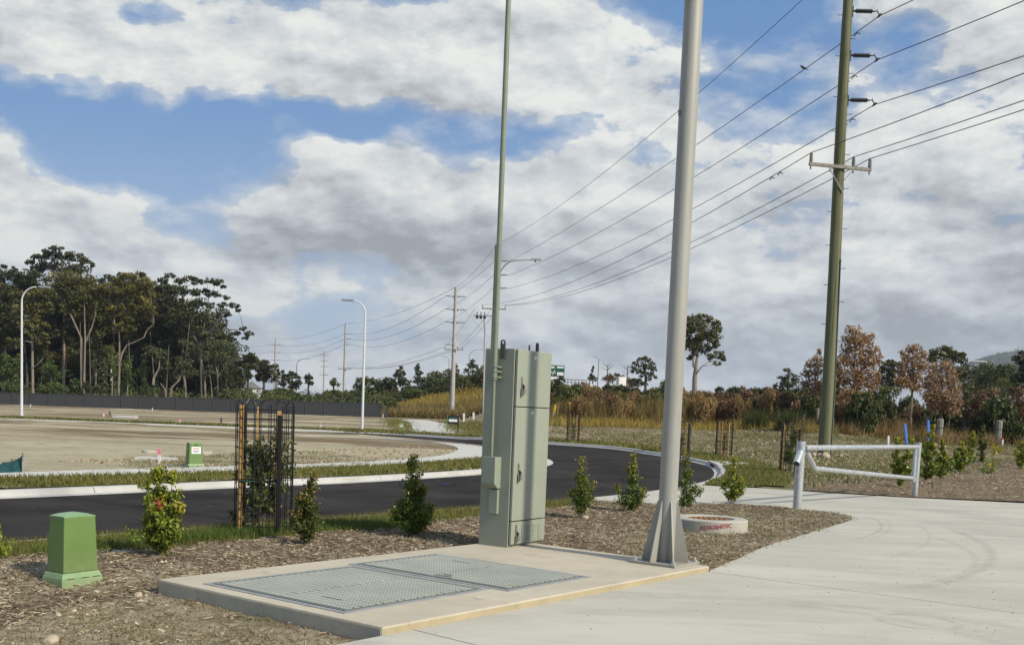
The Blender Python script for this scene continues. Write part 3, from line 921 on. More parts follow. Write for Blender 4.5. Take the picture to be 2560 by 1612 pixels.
# longer, darker green grass along the bed edge; some patches paint plant shadows
lp = []
for (u, v, ru, n) in ((500, 1348, .5, 1500), (590, 1345, .35, 900), (880, 1320, .55, 1500), (770, 1322, .3, 800), (420, 1362, .3, 700), (950, 1322, .3, 600), (190, 1380, .4, 500)):
    c = G(u, v); a = rng.normal(size=(n, 2)) * (ru, ru * .30) ; a = a @ np.array([[.62, .78], [-.78, .62]]) + np.array([c.x, c.y])
    lp.append(a)
lp = np.concatenate(lp)
V = blades(np.column_stack([lp, np.full(len(lp), .0)]), .11, .010, .4)
tag(mk('grass', quads_mesh('grass', V, 'long_shaded_grass', k=3)), kind='stuff')

slabpoly = [slabpt(0, 0), slabpt(SL, 0), slabpt(SL, SW), slabpt(0, SW)]


def chips(poly, n, lo=.014, hi=.085, h=bedh, dens=None):
    q = samples(poly, n); q = q[~inpoly(q[:, 0], q[:, 1], slabpoly)]
    if dens is not None: q = q[rng.uniform(size=len(q)) < dens(q[:, 0], q[:, 1])]
    n = len(q); z = terr(q[:, 0], q[:, 1]) + (h(q[:, 0], q[:, 1]) if h else 0) + .005
    C = np.column_stack([q, z + rng.uniform(0, .014, n)])
    a = rng.uniform(0, 2 * math.pi, n); pz = rng.normal(0, .22, n)
    d = np.stack([np.cos(a), np.sin(a), pz], 1); d = unit(d)
    sd = unit(np.cross(d, np.array([0, 0, 1.]) + rng.normal(0, .45, (n, 3)))); nn = np.cross(sd, d)
    Lh = (rng.uniform(0, 1, n) ** 2.0 * (hi - lo) + lo)[:, None] * .5; W = (rng.uniform(.0035, .0085, n) * (1 + Lh[:, 0] * 6))[:, None] * .5
    th = W * .55
    V = [C - d * Lh - sd * W, C - d * Lh + sd * W, C + d * Lh + sd * W * .7, C + d * Lh - sd * W * .7]
    top = [p + nn * th[:] for p in V]
    # a low ridge box: two triangles of bark either side of a ridge line
    r1, r2 = C - d * Lh * .9 + nn * th * 2, C + d * Lh * .9 + nn * th * 2
    verts = np.stack(V + [r1, r2], 1).reshape(-1, 3)
    base = np.arange(n) * 6
    F4 = np.concatenate([np.stack([base + 0, base + 4, base + 5, base + 3], 1), np.stack([base + 1, base + 2, base + 5, base + 4], 1)])
    me = bpy.data.meshes.new('mulch_chips')
    me.vertices.add(len(verts)); me.vertices.foreach_set('co', verts.reshape(-1).astype(np.float32))
    me.loops.add(len(F4) * 4); me.loops.foreach_set('vertex_index', F4.reshape(-1).astype(np.int32))
    me.polygons.add(len(F4)); me.polygons.foreach_set('loop_start', np.arange(0, len(F4) * 4, 4, dtype=np.int32))
    me.update(calc_edges=True); me.materials.append(MATS['mulch_chip'])
    return tag(mk('mulch_chips', me), kind='stuff')


def chipdens(x, y):
    d = np.ones(len(x)); d[inpoly(x, y, dirt_poly)] = .26; d[inpoly(x, y, dirt_poly2)] = .55
    return d


visbed = [p for p in bed if p.y > 3.5] + [Vector((-4.2, 3.5))]
chips(bed, 110000, dens=lambda x, y: chipdens(x, y) * (y > 4.6) * (x > -5.2))


chips(bed, 3200, .05, .17, dens=lambda x, y: chipdens(x, y) * (y > 4.6) * (x > -5.2))


def pebbles(name, poly, n, lo, hi, mat, h=bedh, dens=None):
    q = samples(poly, n); q = q[~inpoly(q[:, 0], q[:, 1], slabpoly)]
    if dens is not None: q = q[rng.uniform(size=len(q)) < dens(q[:, 0], q[:, 1])]
    n = len(q); z = terr(q[:, 0], q[:, 1]) + (h(q[:, 0], q[:, 1]) if h else 0)
    r = lo + (hi - lo) * rng.uniform(0, 1, n) ** 4
    octa = np.array([(1, 0, 0), (0, 1, 0), (-1, 0, 0), (0, -1, 0), (0, 0, 1), (.5, .5, .55), (-.5, .5, .5), (-.5, -.5, .6), (.5, -.5, .5)], float)
    fc = [(0, 5, 8), (0, 1, 5), (1, 2, 6), (1, 6, 5), (2, 3, 7), (2, 7, 6), (3, 0, 8), (3, 8, 7), (5, 6, 4), (6, 7, 4), (7, 8, 4), (8, 5, 4)]
    a = rng.uniform(0, 6.28, n); ca, sa = np.cos(a), np.sin(a)
    J = octa[None] * rng.uniform(.6, 1.25, (n, 9, 3)) * r[:, None, None] * np.array([1.2, .9, .75])
    X = J[..., 0] * ca[:, None] - J[..., 1] * sa[:, None] + q[:, 0:1]; Y = J[..., 0] * sa[:, None] + J[..., 1] * ca[:, None] + q[:, 1:2]; Z = J[..., 2] + z[:, None] - .001
    V = np.stack([X, Y, Z], -1).reshape(-1, 3)
    Fa = (np.array(fc)[None] + (np.arange(n) * 9)[:, None, None]).reshape(-1, 3)
    me = bpy.data.meshes.new(name); me.vertices.add(len(V)); me.vertices.foreach_set('co', V.reshape(-1).astype(np.float32))
    me.loops.add(len(Fa) * 3); me.loops.foreach_set('vertex_index', Fa.reshape(-1).astype(np.int32))
    me.polygons.add(len(Fa)); me.polygons.foreach_set('loop_start', np.arange(0, len(Fa) * 3, 3, dtype=np.int32))
    me.update(calc_edges=True); me.materials.append(MATS[mat])
    return tag(mk(name, me), kind='stuff')


pebbles('pebbles', bed, 7000, .003, .028, 'pebble', dens=lambda x, y: (y > 4.6) * (x > -5.2) * 1.0)
pebbles('dirt_clods', dirt_poly, 3600, .004, .020, 'clod')
pebbles('dirt_clods', dirt_poly2, 2600, .005, .024, 'clod', dens=lambda x, y: inpoly(x, y, bed) * 1.0)
pebbles('dirt_clods', [p for p in lotpoly if p.y < 46], 26000, .012, .065, 'clod', h=None, dens=lambda x, y: (~inpoly(x, y, pn + pf[::-1])) * (y > 22) * (x > -13) * np.exp(-np.clip(y - 23, 0, 99) / 9.0))
# weeds and dry tufts on the bare dirt


def tufts(name, poly, nt_, per, h, wd, spread, mat, hf=None, dens=None):
    q = samples(poly, nt_)
    if dens is not None: q = q[rng.uniform(size=len(q)) < dens(q[:, 0], q[:, 1])]
    q = q[~inpoly(q[:, 0], q[:, 1], slabpoly)]
    p = np.repeat(q, per, 0) + rng.normal(0, spread, (len(q) * per, 2))
    zz = terr(p[:, 0], p[:, 1]) + (hf(p[:, 0], p[:, 1]) if hf else 0)
    V = blades(np.column_stack([p, zz]), h, wd, .7)
    return tag(mk(name, quads_mesh(name, V, mat, k=3)), kind='stuff')


tufts('weeds', dirt_poly, 520, 12, .035, .006, .05, 'weed', bedh)
tufts('weeds', dirt_poly, 90, 60, .035, .005, .13, 'verge_grass', bedh)
tufts('weeds', [g2(330, 1490), g2(760, 1590), g2(560, 1640), g2(250, 1600), g2(200, 1540)], 46, 40, .03, .005, .14, 'weed', bedh)
tufts('weeds', dirt_poly2, 700, 12, .05, .008, .07, 'weed', bedh, dens=lambda x, y: inpoly(x, y, bed) * 1.0)

# driveway, cast in panels with open joints
iA = min(range(len(K)), key=lambda i: (K[i] - g2(1478, 1246)).length); iB = min(range(len(K)), key=lambda i: (K[i] - g2(1750, 1211)).length)
dfar = [g2(*p) for p in ((1790, 1214.5), (1851, 1217), (1981, 1225), (2078, 1232), (2256, 1242.6), (2560, 1257))]
drv = K[iA:iB + 1] + dfar + [dfar[-1] + (dfar[-1] - dfar[-2]) * 1.2, Vector((22, 10)), Vector((16, -4)), Vector((-1, -4)), SS - St * 8.5 - Sb * .003, SS - Sb * .003, SS + St * (SL + .01) - Sb * .003] + nose
J1 = (g2(1786, 1430), g2(2482, 1523)); J2 = (g2(2482, 1523), g2(2560, 1486)); J3 = (g2(1041, 1575), g2(1190, 1611)); J4 = (g2(1660, 1228), g2(1680, 1264)); 


def tess(poly):
    n = len(poly)
    ov, oe, of, *_ = delaunay_2d_cdt([Vector(p[:2]) for p in poly], [(i, (i + 1) % n) for i in range(n)], [], 0, 1e-5)
    fs = []
    for f in of:
        cx = sum(ov[i].x for i in f) / len(f); cy = sum(ov[i].y for i in f) / len(f)
        if inpoly(np.array([cx]), np.array([cy]), poly)[0]: fs.append(list(f))
    bm = bmesh.new(); vs = [bm.verts.new((p.x, p.y, 0)) for p in ov]
    for f in fs:
        try: bm.faces.new([vs[i] for i in f])
        except ValueError: pass
    bmesh.ops.recalc_face_normals(bm, faces=bm.faces)
    return bm


def cut(bm, p, q, side, gap=.006):
    d = (q - p).normalized(); n = Vector((-d.y, d.x, 0)) * side
    bmesh.ops.bisect_plane(bm, geom=bm.verts[:] + bm.edges[:] + bm.faces[:], plane_co=Vector((p.x, p.y, 0)) + n * gap, plane_no=n, clear_inner=True)


droot = thing('driveway', None, None); droot['kind'] = 'structure'
base = tess(drv)
for sides in ((1, 0, 0), (-1, 1, 0), (-1, -1, 1), (-1, -1, -1)):
    bm = base.copy()
    cut(bm, J1[0], J1[1], sides[0])
    if sides[1]: cut(bm, J3[0], J3[1], sides[1])
    if sides[2]: cut(bm, J2[0], J2[1], sides[2])
    if not bm.faces: bm.free(); continue
    r = bmesh.ops.extrude_face_region(bm, geom=bm.faces[:])
    for v in [x for x in r['geom'] if isinstance(x, bmesh.types.BMVert)]: v.co.z -= .12
    MB().bm(bm).build('concrete_panel', 'driveway_concrete', droot)
base.free()
MB().add([(p.x, p.y, -.05) for p in (Vector((-1, -4)), Vector((16, -4)), Vector((22, 10)), dfar[-1], dfar[0], SS)], [(0, 1, 2, 3, 4, 5)]).build('joint_bed', 'gap_black', droot)

pebbles('grit', [p for p in drv if p.y > 4 and p.y < 30], 4200, .003, .011, 'clod', h=lambda x, y: x * 0, dens=lambda x, y: (y < 20) * .5 + (y < 11) * .5)
gr = nose + offset(nose, -.35)[::-1]
pebbles('grit', gr, 900, .004, .016, 'clod', h=lambda x, y: x * 0)
chips([tuple(p) for p in gr], 700, .012, .05, h=lambda x, y: x * 0 + .003)
# right bed beyond the driveway
rbed = [g2(*p) for p in ((1990, 1224), (2078, 1230), (2256, 1240.6), (2560, 1255), (2760, 1264), (2780, 1170), (2560, 1150), (2420, 1152), (2330, 1172), (2200, 1200), (2080, 1214))]
drape('mulch_bed', rbed, .01, 'mulch_soil', .5, .0, hfun=lambda x, y: np.array([mnoise.fractal(Vector((a, b, 5)), .8, 2., 4) for a, b in zip(x, y)]) * .05, tonefun=lambda x, y: np.ones(len(x)) * .75)
chips(rbed, 16000, .03, .16, h=lambda x, y: np.array([mnoise.fractal(Vector((a, b, 5)), .8, 2., 4) for a, b in zip(x, y)]) * .05 + .012)
pebbles('dirt_clods', rbed, 2500, .012, .07, 'clod', h=None)

# verge and dry bank round the bend
nb = [p for p in K[iB + 2:] if p.y > 18][:150]
vb = nb + offset(nb, 1.7)[::-1]
drape('bend_verge_soil', vb, .012, 'verge_soil', .8, .0)
q = samples(vb, 16000)
V = blades(np.column_stack([q, terr(q[:, 0], q[:, 1])]), .06 + .002 * q[:, 1], .010 + .0009 * q[:, 1], .4)
tag(mk('grass', quads_mesh('grass', V, 'verge_grass', k=3)), kind='stuff')
lawn = [g2(*p) for p in ((1760, 1213), (1800, 1214), (1880, 1219), (1960, 1206), (1960, 1187), (1860, 1160), (1822, 1150), (1830, 1176), (1822, 1192))]
drape('lawn_soil', lawn, .02, 'verge_soil', .8, .0)
q = samples(lawn, 9000)
V = blades(np.column_stack([q, terr(q[:, 0], q[:, 1]) + .01]), .09, .03, .4)
tag(mk('grass', quads_mesh('grass', V, 'verge_grass', k=3)), kind='stuff')
bank = [g2(*p) for p in ((1990, 1222), (2300, 1195), (2560, 1160), (2560, 1112), (2340, 1108), (2100, 1090), (1800, 1060), (1600, 1052), (1400, 1052), (1365, 1098), (1571, 1112), (1720, 1130), (1840, 1148), (1960, 1185))]
tufts('dry_tufts', bank, 2600, 9, .13, .03, .22, 'weed')
tufts('green_tufts', bank, 420, 26, .12, .035, .5, 'verge_grass')
pebbles('dirt_clods', bank, 6000, .02, .11, 'clod', h=None)
edge = [g2(*p) for p in ((1365, 1050), (1600, 1052), (1800, 1062), (2060, 1085), (2060, 1070), (1800, 1050), (1600, 1044), (1365, 1040))]
tufts('dry_tufts', edge, 1500, 14, .35, .05, .3, 'yellow_grass')

# far lot beyond the back road
fl0 = [p for p in K[iB:] if p.x < 0.5 and p.y > 40]
farlot = fl0 + [Vector((-120, 84)), Vector((-120, 136)), Vector((-17, 134)), Vector((-7.5, 100)), Vector((-3, 70))]
drape('lot_soil', farlot, .012, 'lot_soil', 4, .0)
fv = offset([p for p in fl0], .02)
fvp = fv + offset(fv, 1.6)[::-1]
q = samples(fvp, 9000)
V = blades(np.column_stack([q, terr(q[:, 0], q[:, 1])]), .10, .05, .4)
tag(mk('grass', quads_mesh('grass', V, 'verge_grass', k=3)), kind='stuff')
fp = offset([p for p in fv if p.x < -9.5], 1.7)
drape('footpath', fp + offset(fp, 1.5)[::-1], .04, 'path_concrete', 2, .05)
fpad = [g2(*p) for p in ((996.6, 1049), (1065, 1051), (1117, 1061), (1139, 1085), (1074, 1083.5), (1010, 1080.5), (1034, 1079), (1030, 1070), (1024, 1057))]
drape('crossover', fpad, .06, 'path_concrete', 2, .1)
gp = [g2(*p) for p in ((1139, 1083), (1117, 1060), (1110, 1050), (1215, 1056), (1215, 1090))]
tufts('green_tufts', gp, 160, 26, .18, .06, .5, 'verge_grass')
gp = [g2(*p) for p in ((1034, 1084), (1024, 1057), (1000, 1048), (960, 1048), (975, 1060), (990, 1080))]
tufts('green_tufts', gp, 110, 26, .16, .06, .5, 'verge_grass')
gp = [g2(*p) for p in ((860, 1078), (1000, 1084), (1000, 1078), (860, 1072))]
tufts('green_tufts', gp, 80, 24, .16, .06, .4, 'verge_grass')
gp = [g2(*p) for p in ((350, 1180), (1000, 1160), (800, 1130), (250, 1150))]
tufts('weeds', gp, 380, 12, .08, .02, .12, 'weed')
print('setting done')

# ================================================================== THINGS
Q = 1.0631


def zvec(v): return Vector((v[0], v[1], v[2]))


# ------------------------------------------------------------------ slab and access covers
sroot = thing('concrete_slab', 'raised pale concrete slab carrying the cabinet and the steel pole', 'slab', (SS.x, SS.y, 0), SA)
bm = bmesh.new()
MBs = MB().box(0, SL, 0, SW, -.2, SZ, .012).build('slab_top', 'slab_concrete', sroot)
# front faces proud of the block; side's colour lifted against its shade
MB().box(-.003, .004, .012, SW - .012, -.2, SZ - .014).build('slab_side', 'slab_side', sroot)
MB().box(.012, SL - .012, -.003, .004, -.2, SZ - .012).build('slab_edge', 'slab_edge', sroot)
MB().lathe([(.085, 0), (.085, .003), (.0, .0031)], 28, org=(1.29, .25, SZ)).build('concrete_patch', 'slab_side', sroot)


def cover(label, x0, x1, y0, y1, slot, worn):
    t = thing('access_cover', label, 'access cover', slabpt(x0, y0, SZ), SA, 'green access covers set in the slab')
    W, H = x1 - x0, y1 - y0; fw = .045
    mb = MB()
    mb.box(0, W, 0, fw, -.02, .005).box(0, W, H - fw, H, -.02, .005).box(0, fw, fw, H - fw, -.02, .005).box(W - fw, W, fw, H - fw, -.02, .005)
    mb.build('frame', 'lid_frame', t)
    MB().box(fw + .006, W - fw - .006, fw + .006, H - fw - .006, -.02, .008).build('panel', 'lid_green', t)
    MB().box(fw, W - fw, fw, H - fw, -.03, -.004).build('seat_gap', 'gap_black', t)
    # tread: strips of short raised bars between long ribs
    mb = MB(); px_, py_ = .068, .030
    nx = int((W - 2 * fw - .06) / px_); ny = int((H - 2 * fw - .06) / py_)
    for i in range(nx):
        x = fw + .03 + i * px_
        st = random.randint(0, 3)
        for (a, b_) in ((0, .47), (.5, .97)):
            sh = .02 * ((i * 7) % 3)
            ya, yb = fw + .03 + (H - 2 * fw - .06) * a + sh, fw + .03 + (H - 2 * fw - .06) * b_
            if not (worn and worn[0] < x + .03 < worn[1]): mb.box(x, x + .013, ya, yb, .008, .0115)
        for j in range(ny):
            y = fw + .03 + j * py_
            if worn and worn[0] < x + .03 < worn[1] and random.random() < .97: continue
            if abs(x + .03 - slot[0]) < .022 and abs(y - slot[1]) < .115: continue
            if mnoise.noise(Vector((x * 1.3, y * 1.6, W * 5))) > .40: continue
            mb.box(x + .018, x + .063, y, y + .015, .008, .0125)
    tag(mb.build('tread_bars', 'lid_tread', t), kind='stuff')
    MB().box(slot[0] - .006, slot[0] + .006, slot[1] - .1, slot[1] + .1, .0125, .0132).build('lifting_slot', 'gap_black', t)
    return t


cover('square green access cover nearest the front corner of the slab', .117, 1.595, .455, 1.935, (.275, .42), None)
cover('longer green access cover with a bare worn panel near the cabinet', 1.632, 2.735, .311, 2.025, (.83, 1.18), (.40, .40))

# ------------------------------------------------------------------ cabinet
CX, CY, CA = -.0311, 10.4555, 1.0082
CZ = SZ
cab = thing('equipment_cabinet', 'tall sage green steel cabinet with two padlocked doors on the slab', 'cabinet', (CX, CY, CZ), CA)
CW, CD, CH = .652, .34, 1.94
MB().box(0, CW, .0, CD, 0, CH).build('body', 'cabinet_paint', cab, bevel=.004)
MB().box(.012, CW - .012, -.006, .0, .03, CH - .02).build('door_seal', 'gap_black', cab)


def padlock(parent, z):
    h = MB().box(.085, .103, -.046, -.032, z, z + .17, .003).build('latch_plate', 'stainless', parent)
    MB().tube([(.1, -.052, z + .06), (.1, -.058, z + .085), (.1, -.05, z + .10)], .009, 8).build('hasp', 'black_plastic', h)
    MB().box(.098, .134, -.066, -.046, z + .005, z + .062, .005).build('padlock', 'stainless', h)
    MB().tube([(.105, -.056, z + .06), (.105, -.056, z + .085), (.114, -.056, z + .094), (.124, -.056, z + .085), (.124, -.056, z + .06)], .0038, 6).build('shackle', 'stainless', h)
    MB().box(.076, .09, -.038, -.033, z - .03, z + .055).build('latch_slot', 'black_plastic', h)


def door(label, z0, z1, hz_, badge):
    d = MB().box(.012, CW + .002, -.034, -.007, z0, z1).build('door', 'cabinet_paint', cab, bevel=.006)
    padlock(d, hz_)
    if badge:
        bx, bz = badge
        b = MB().box(bx - .022, bx + .022, -.0375, -.034, bz - .028, bz + .028, .001).build('badge', 'white_label', d)
        MB().box(bx - .018, bx + .018, -.0388, -.0376, bz - .024, bz - .002).box(bx + .0, bx + .016, -.0388, -.0376, bz + .002, bz + .010).build('badge_print', 'label_grey', d)
    return d


d1 = door('', 1.385, 1.937, 1.50, (.335, 1.855))
d2 = door('', .262, 1.377, .66, (.315, 1.31))
d3 = door('', .03, .252, .055, None)
for i in range(4):
    for j in range(8):
        x = .20 + i * .105; z = .055 + j * .0215
        MB().add([(x, -.0342, z), (x + .075, -.0342, z), (x + .075, -.0342, z + .013), (x, -.0342, z + .013), (x, -.043, z + .002), (x + .075, -.043, z + .002)],
                 [(0, 1, 5, 4), (4, 5, 2, 3), (0, 4, 3), (1, 2, 5)]).build('louvre', 'cabinet_paint', d3)
# side boxes on the left face (x < 0 in cabinet axes)
MB().prism([(0, .105, .885), (-.112, .105, .885), (-.112, .105, .625), (-.05, .105, .575), (0, .105, .575)], (0, .155, 0)).build('cable_box', 'cabinet_paint', cab, bevel=.004)
MB().box(-.036, 0, .115, .215, .325, .565).build('junction_box', 'cabinet_paint', cab, bevel=.004)
MB().box(-.012, .0, .12, .21, .56, .59).build('box_shadow_strip', 'gap_black', cab)  # black strip stands in for the shadow between the two boxes


def lug(x, y, z, hgt, rw, vertical):
    # eye plate with a hole
    n = 18; vs = []; fs = []
    for k in range(n):
        a = 2 * math.pi * k / n; vs.append((math.cos(a) * .011, math.sin(a) * .011))
    return vs


def eyeplate(parent, org, ux, uz, wd, ht, th):
    """flat lug: rounded top with a hole"""
    org, ux, uz = Vector(org), Vector(ux), Vector(uz); nn = ux.cross(uz) * th
    out, inn = [], []
    n = 20
    for k in range(n):
        a = 2 * math.pi * k / n - math.pi / 2
        inn.append((math.cos(a) * wd * .26, ht - wd * .5 + math.sin(a) * wd * .26))
        x, z = math.cos(a) * wd * .5, ht - wd * .5 + math.sin(a) * wd * .5
        if math.sin(a) < -.1: z = 0 if abs(math.cos(a)) < 2 else z; x = wd * .5 * math.cos(a) / max(.35, abs(math.cos(a))) * (1 if abs(math.cos(a)) > .35 else abs(math.cos(a)) / .35)
        out.append((x, max(0, z)))
    vs = [];
    for s in (0, 1):
        for (x, z) in out + inn: vs.append(org + ux * x + uz * z + nn * s)
    fs = []
    for k in range(n):
        k2 = (k + 1) % n
        fs += [(k, k2, n + k2, n + k), (2 * n + k2, 2 * n + k, 3 * n + k, 3 * n + k2), (k2, k, 2 * n + k, 2 * n + k2), (n + k, n + k2, 3 * n + k2, 3 * n + k)]
    MB().add(vs, fs).build('lifting_lug', 'lug_steel', parent)


eyeplate(cab, (-.014, .125, CH - .10), (0, -1, 0), (0, 0, 1), .055, .185, .012)
eyeplate(cab, (.335, .05, CH), (.9, .44, 0), (0, 0, 1), .055, .06, .012)
MB().lathe([(.022, 0), (.022, .008), (.0175, .012), (.0165, .085), (.014, .092), (0, .093)], 16, org=(.50, .05, CH)).build('antenna', 'black_plastic', cab)

# mast clamped to the cabinet
mx, my = (-.085, .172)
ca, sa = math.cos(CA), math.sin(CA)
mp = Vector((CX + mx * ca - my * sa, CY + mx * sa + my * ca, CZ))
mast = thing('antenna_mast', 'slim sage green mast clamped to the left side of the cabinet', 'mast', mp, CA)
MB().tube([(0, 0, 1.66), (0, 0, 3.2), (0, 0, 5.6), (0, 0, 7.4)], [.026, .026, .025, .024], 14).build('mast_tube', 'mast_paint', mast, smooth=True)
MB().tube([(.022, .012, .88), (.004, .0, 1.30), (0, 0, 1.66)], .0165, 12).build('conduit', 'mast_paint', mast, smooth=True)
MB().lathe([(.029, 0), (.029, .10)], 16, org=(0, 0, 1.63)).build('sleeve', 'mast_paint', mast, smooth=True)
for z in (1.66, 1.715, 1.76):
    MB().box(-.012, .06, -.035, -.018, z - .008, z + .008).box(.0, .085, -.032, .03, z - .007, z + .007).build('bracket', 'mast_paint', mast)
    MB().tube([(-.04, -.026, z), (-.01, -.026, z)], .006, 6).build('bolt', 'galvanised', mast)

# ------------------------------------------------------------------ steel pole with gussets
pb = slabpt(4.02, .36)
pole = thing('steel_pole', 'thick pale steel pole with welded fins bolted to the slab corner', 'pole', pb, SA)
MB().lathe([(.083, .02), (.083, 3), (.082, 6.2), (.080, 9)], 40).build('shaft', 'steel_pole', pole, smooth=True)
MB().box(-.012, .012, -.006, .006, 4.0, 4.05).build('tag_plate', 'label_grey', pole, loc=(-.075, .045, 0))
MB().box(-.235, .235, -.235, .235, .0, .022, .003).build('base_plate', 'steel_pole', pole)
for k in range(6):
    a = D2R(-90 + 13 + 60 * k) - SA
    u_ = Vector((math.cos(a), math.sin(a), 0)); n_ = Vector((-u_.y, u_.x, 0)) * .012
    MB().prism([u_ * .07 + Vector((0, 0, .023)) - n_ / 2, u_ * .212 + Vector((0, 0, .023)) - n_ / 2, u_ * .212 + Vector((0, 0, .05)) - n_ / 2, u_ * .092 + Vector((0, 0, .575)) - n_ / 2, u_ * .07 + Vector((0, 0, .575)) - n_ / 2], n_).build('fin', 'steel_pole', pole)
for (x, y) in ((-.2, -.2), (.2, -.2), (-.2, .2), (.2, .2)):
    bo = MB().lathe([(.012, .022), (.012, .062)], 8, org=(x, y, 0)).build('anchor_bolt', 'galvanised', pole)
    MB().lathe([(.024, .0225), (.024, .042)], 6, org=(x, y, 0)).build('nut', 'galvanised', bo)

# ------------------------------------------------------------------ concrete pit ring with sprayed number
rc = Vector((2.50, 13.45, 0))
ring = thing('concrete_ring', 'low pale concrete pit ring with red sprayed lettering beside the steel pole', 'pit ring', rc)
ri, ro, rh = .30, .475, .155
MB().lathe([(ro, -.05), (ro, rh - .012), (ro - .012, rh), (ri + .01, rh), (ri, rh - .01), (ri, -.05)], 48).build('ring', 'ring_concrete', ring, smooth=True)
MB().lathe([(ri + .001, rh - .016), (.0, rh - .012)], 40).build('rusty_lid', 'rust_mesh', ring)
mb = MB()
for k in range(9):
    x = -.26 + k * .065; hl = math.sqrt(max(0, .29 ** 2 - x * x))
    mb.tube([(x - .03, -hl * .9, rh - .012), (x + .03, hl * .9, rh - .012)], .008, 6)
mb.build('mesh_bars', 'rust_mesh', ring)


def textmesh(body, size):
    c = bpy.data.curves.new('lettering', 'FONT'); c.body = body; c.size = size; c.resolution_u = 2; c.offset = .0012
    o = bpy.data.objects.new('lettering', c); col.objects.link(o)
    dg = bpy.context.evaluated_depsgraph_get(); dg.update()
    me = bpy.data.meshes.new_from_object(o.evaluated_get(dg))
    vs = [tuple(v.co) for v in me.vertices]; fs = [tuple(p.vertices) for p in me.polygons]
    bpy.data.objects.remove(o); bpy.data.curves.remove(c); bpy.data.meshes.remove(me)
    return vs, fs


def on_ring(name, body, size, ang, z, slope=0, squeeze=1.0):
    vs, fs = textmesh(body, size)
    out = []
    for (x, y, _) in vs:
        a = ang + x * squeeze / ro; out.append(((ro + .0025) * math.cos(a), (ro + .0025) * math.sin(a), z + y + slope * x + .004 * math.sin(x * 60)))
    MB().add(out, fs).build(name, 'red_spray', ring)


on_ring('lettering', 'XS10G6H070C', .078, D2R(-90 - 24), .036, .10, .80)
on_ring('lettering', 'A', .07, D2R(-90 - 68), .070, -.1)
on_ring('lettering', '0', .06, D2R(-90 - 62), .022, 0)

# ------------------------------------------------------------------ green service pillars


def pillar(label, p, rz, cap=True):
    t = thing('service_pillar', label, 'pillar', p, rz, 'green service pillars')
    b = MB().frustum(-.18, .18, -.125, .125, -.06, -.175, .175, -.12, .12, .055)
    b.frustum(-.175, .175, -.12, .12, .055, -.158, .158, -.105, .105, .10)
    b.build('skirt', 'pillar_base_green', t, bevel=.006)
    for x in (-.10, .02, .12): MB().box(x - .032, x + .032, -.1195, -.112, .0585, .0625).build('vent_slot', 'gap_black', t)
    MB().frustum(-.150, .150, -.10, .10, .1005, -.135, .135, -.086, .086, .515).build('body', 'pillar_green', t, bevel=.010)
    mb = MB(); n = 10; sec = []
    for k in range(n + 1):
        x = -.136 + .272 * k / n; h = .022 * (1 - (x / .136) ** 2)
        sec.append((x, h))
    vs = []
    for (x, h) in sec:
        for (y, zz) in ((-.087, .512), (-.087, .518 + h * .75), (-.04, .521 + h), (.04, .521 + h), (.087, .518 + h * .75), (.087, .512)): vs.append((x, y, zz))
    m = 6
    fs = [(a * m + q_, a * m + q_ + 1, (a + 1) * m + q_ + 1, (a + 1) * m + q_) for a in range(n) for q_ in range(m - 1)] + [tuple(range(m)), tuple(n * m + q_ for q_ in range(m))[::-1]] + [(a * m, (a + 1) * m, (a + 1) * m + 5, a * m + 5) for a in range(n)]
    mb.add(vs, fs).build('cap', 'pillar_cap_green', t, smooth=True)
    return t


pc = G(170, 1444, .0)
P1 = pillar('green service pillar standing alone in the mulch at the left', (-3.29, 7.99, -.045), 1.03)


def labelled(p, rz, label, sc_):
    c = copytree(P1, p, rz, label)
    b = [k for k in c.children if k.name.startswith('body')][0]
    pl = MB().box(-.098, .098, -.1045, -.096, .30, .44).build('notice', 'white_label', c)
    pl.rotation_euler = (D2R(-1.5), 0, 0)
    MB().box(-.075, .07, -.1065, -.1046, .395, .412).build('notice_print', 'label_red', c).rotation_euler = (D2R(-1.5), 0, 0)
    MB().box(-.075, .07, -.1065, -.1046, .352, .366).box(-.06, .05, -.1065, -.1046, .332, .342).build('notice_print', 'label_grey', c).rotation_euler = (D2R(-1.5), 0, 0)
    MB().box(-.03, .03, -.0935, -.086, .475, .49).build('latch', 'gap_black', c)
    return c


labelled((-6.52, 21.85, -.01), 1.03 - .35, 'green service pillar with a white notice at the edge of the footpath', 1)
labelled((-6.75, 63.8, 0), .0, 'small far green pillar with a white notice by the concrete crossing', 1)

# ------------------------------------------------------------------ gate
gL = Vector((4.66, 17.45, 0)); gR = Vector((8.23, 21.9, 0))
gd = (gR - gL); gl = gd.length; ga = math.atan2(gd.y, gd.x)
gate = thing('swing_gate', 'galvanised pipe gate with sloping lower rail across the driveway edge', 'gate', gL, ga)
gu = gd.normalized()


def onplane(u, v):
    r = ray(u, v); n = Vector((-gu.y, gu.x, 0)); o = Vector((0, 0, CAMZ))
    k = (gL - o).dot(n) / r.dot(n); p = o + r * k
    return (p - gL).dot(gu), p.z


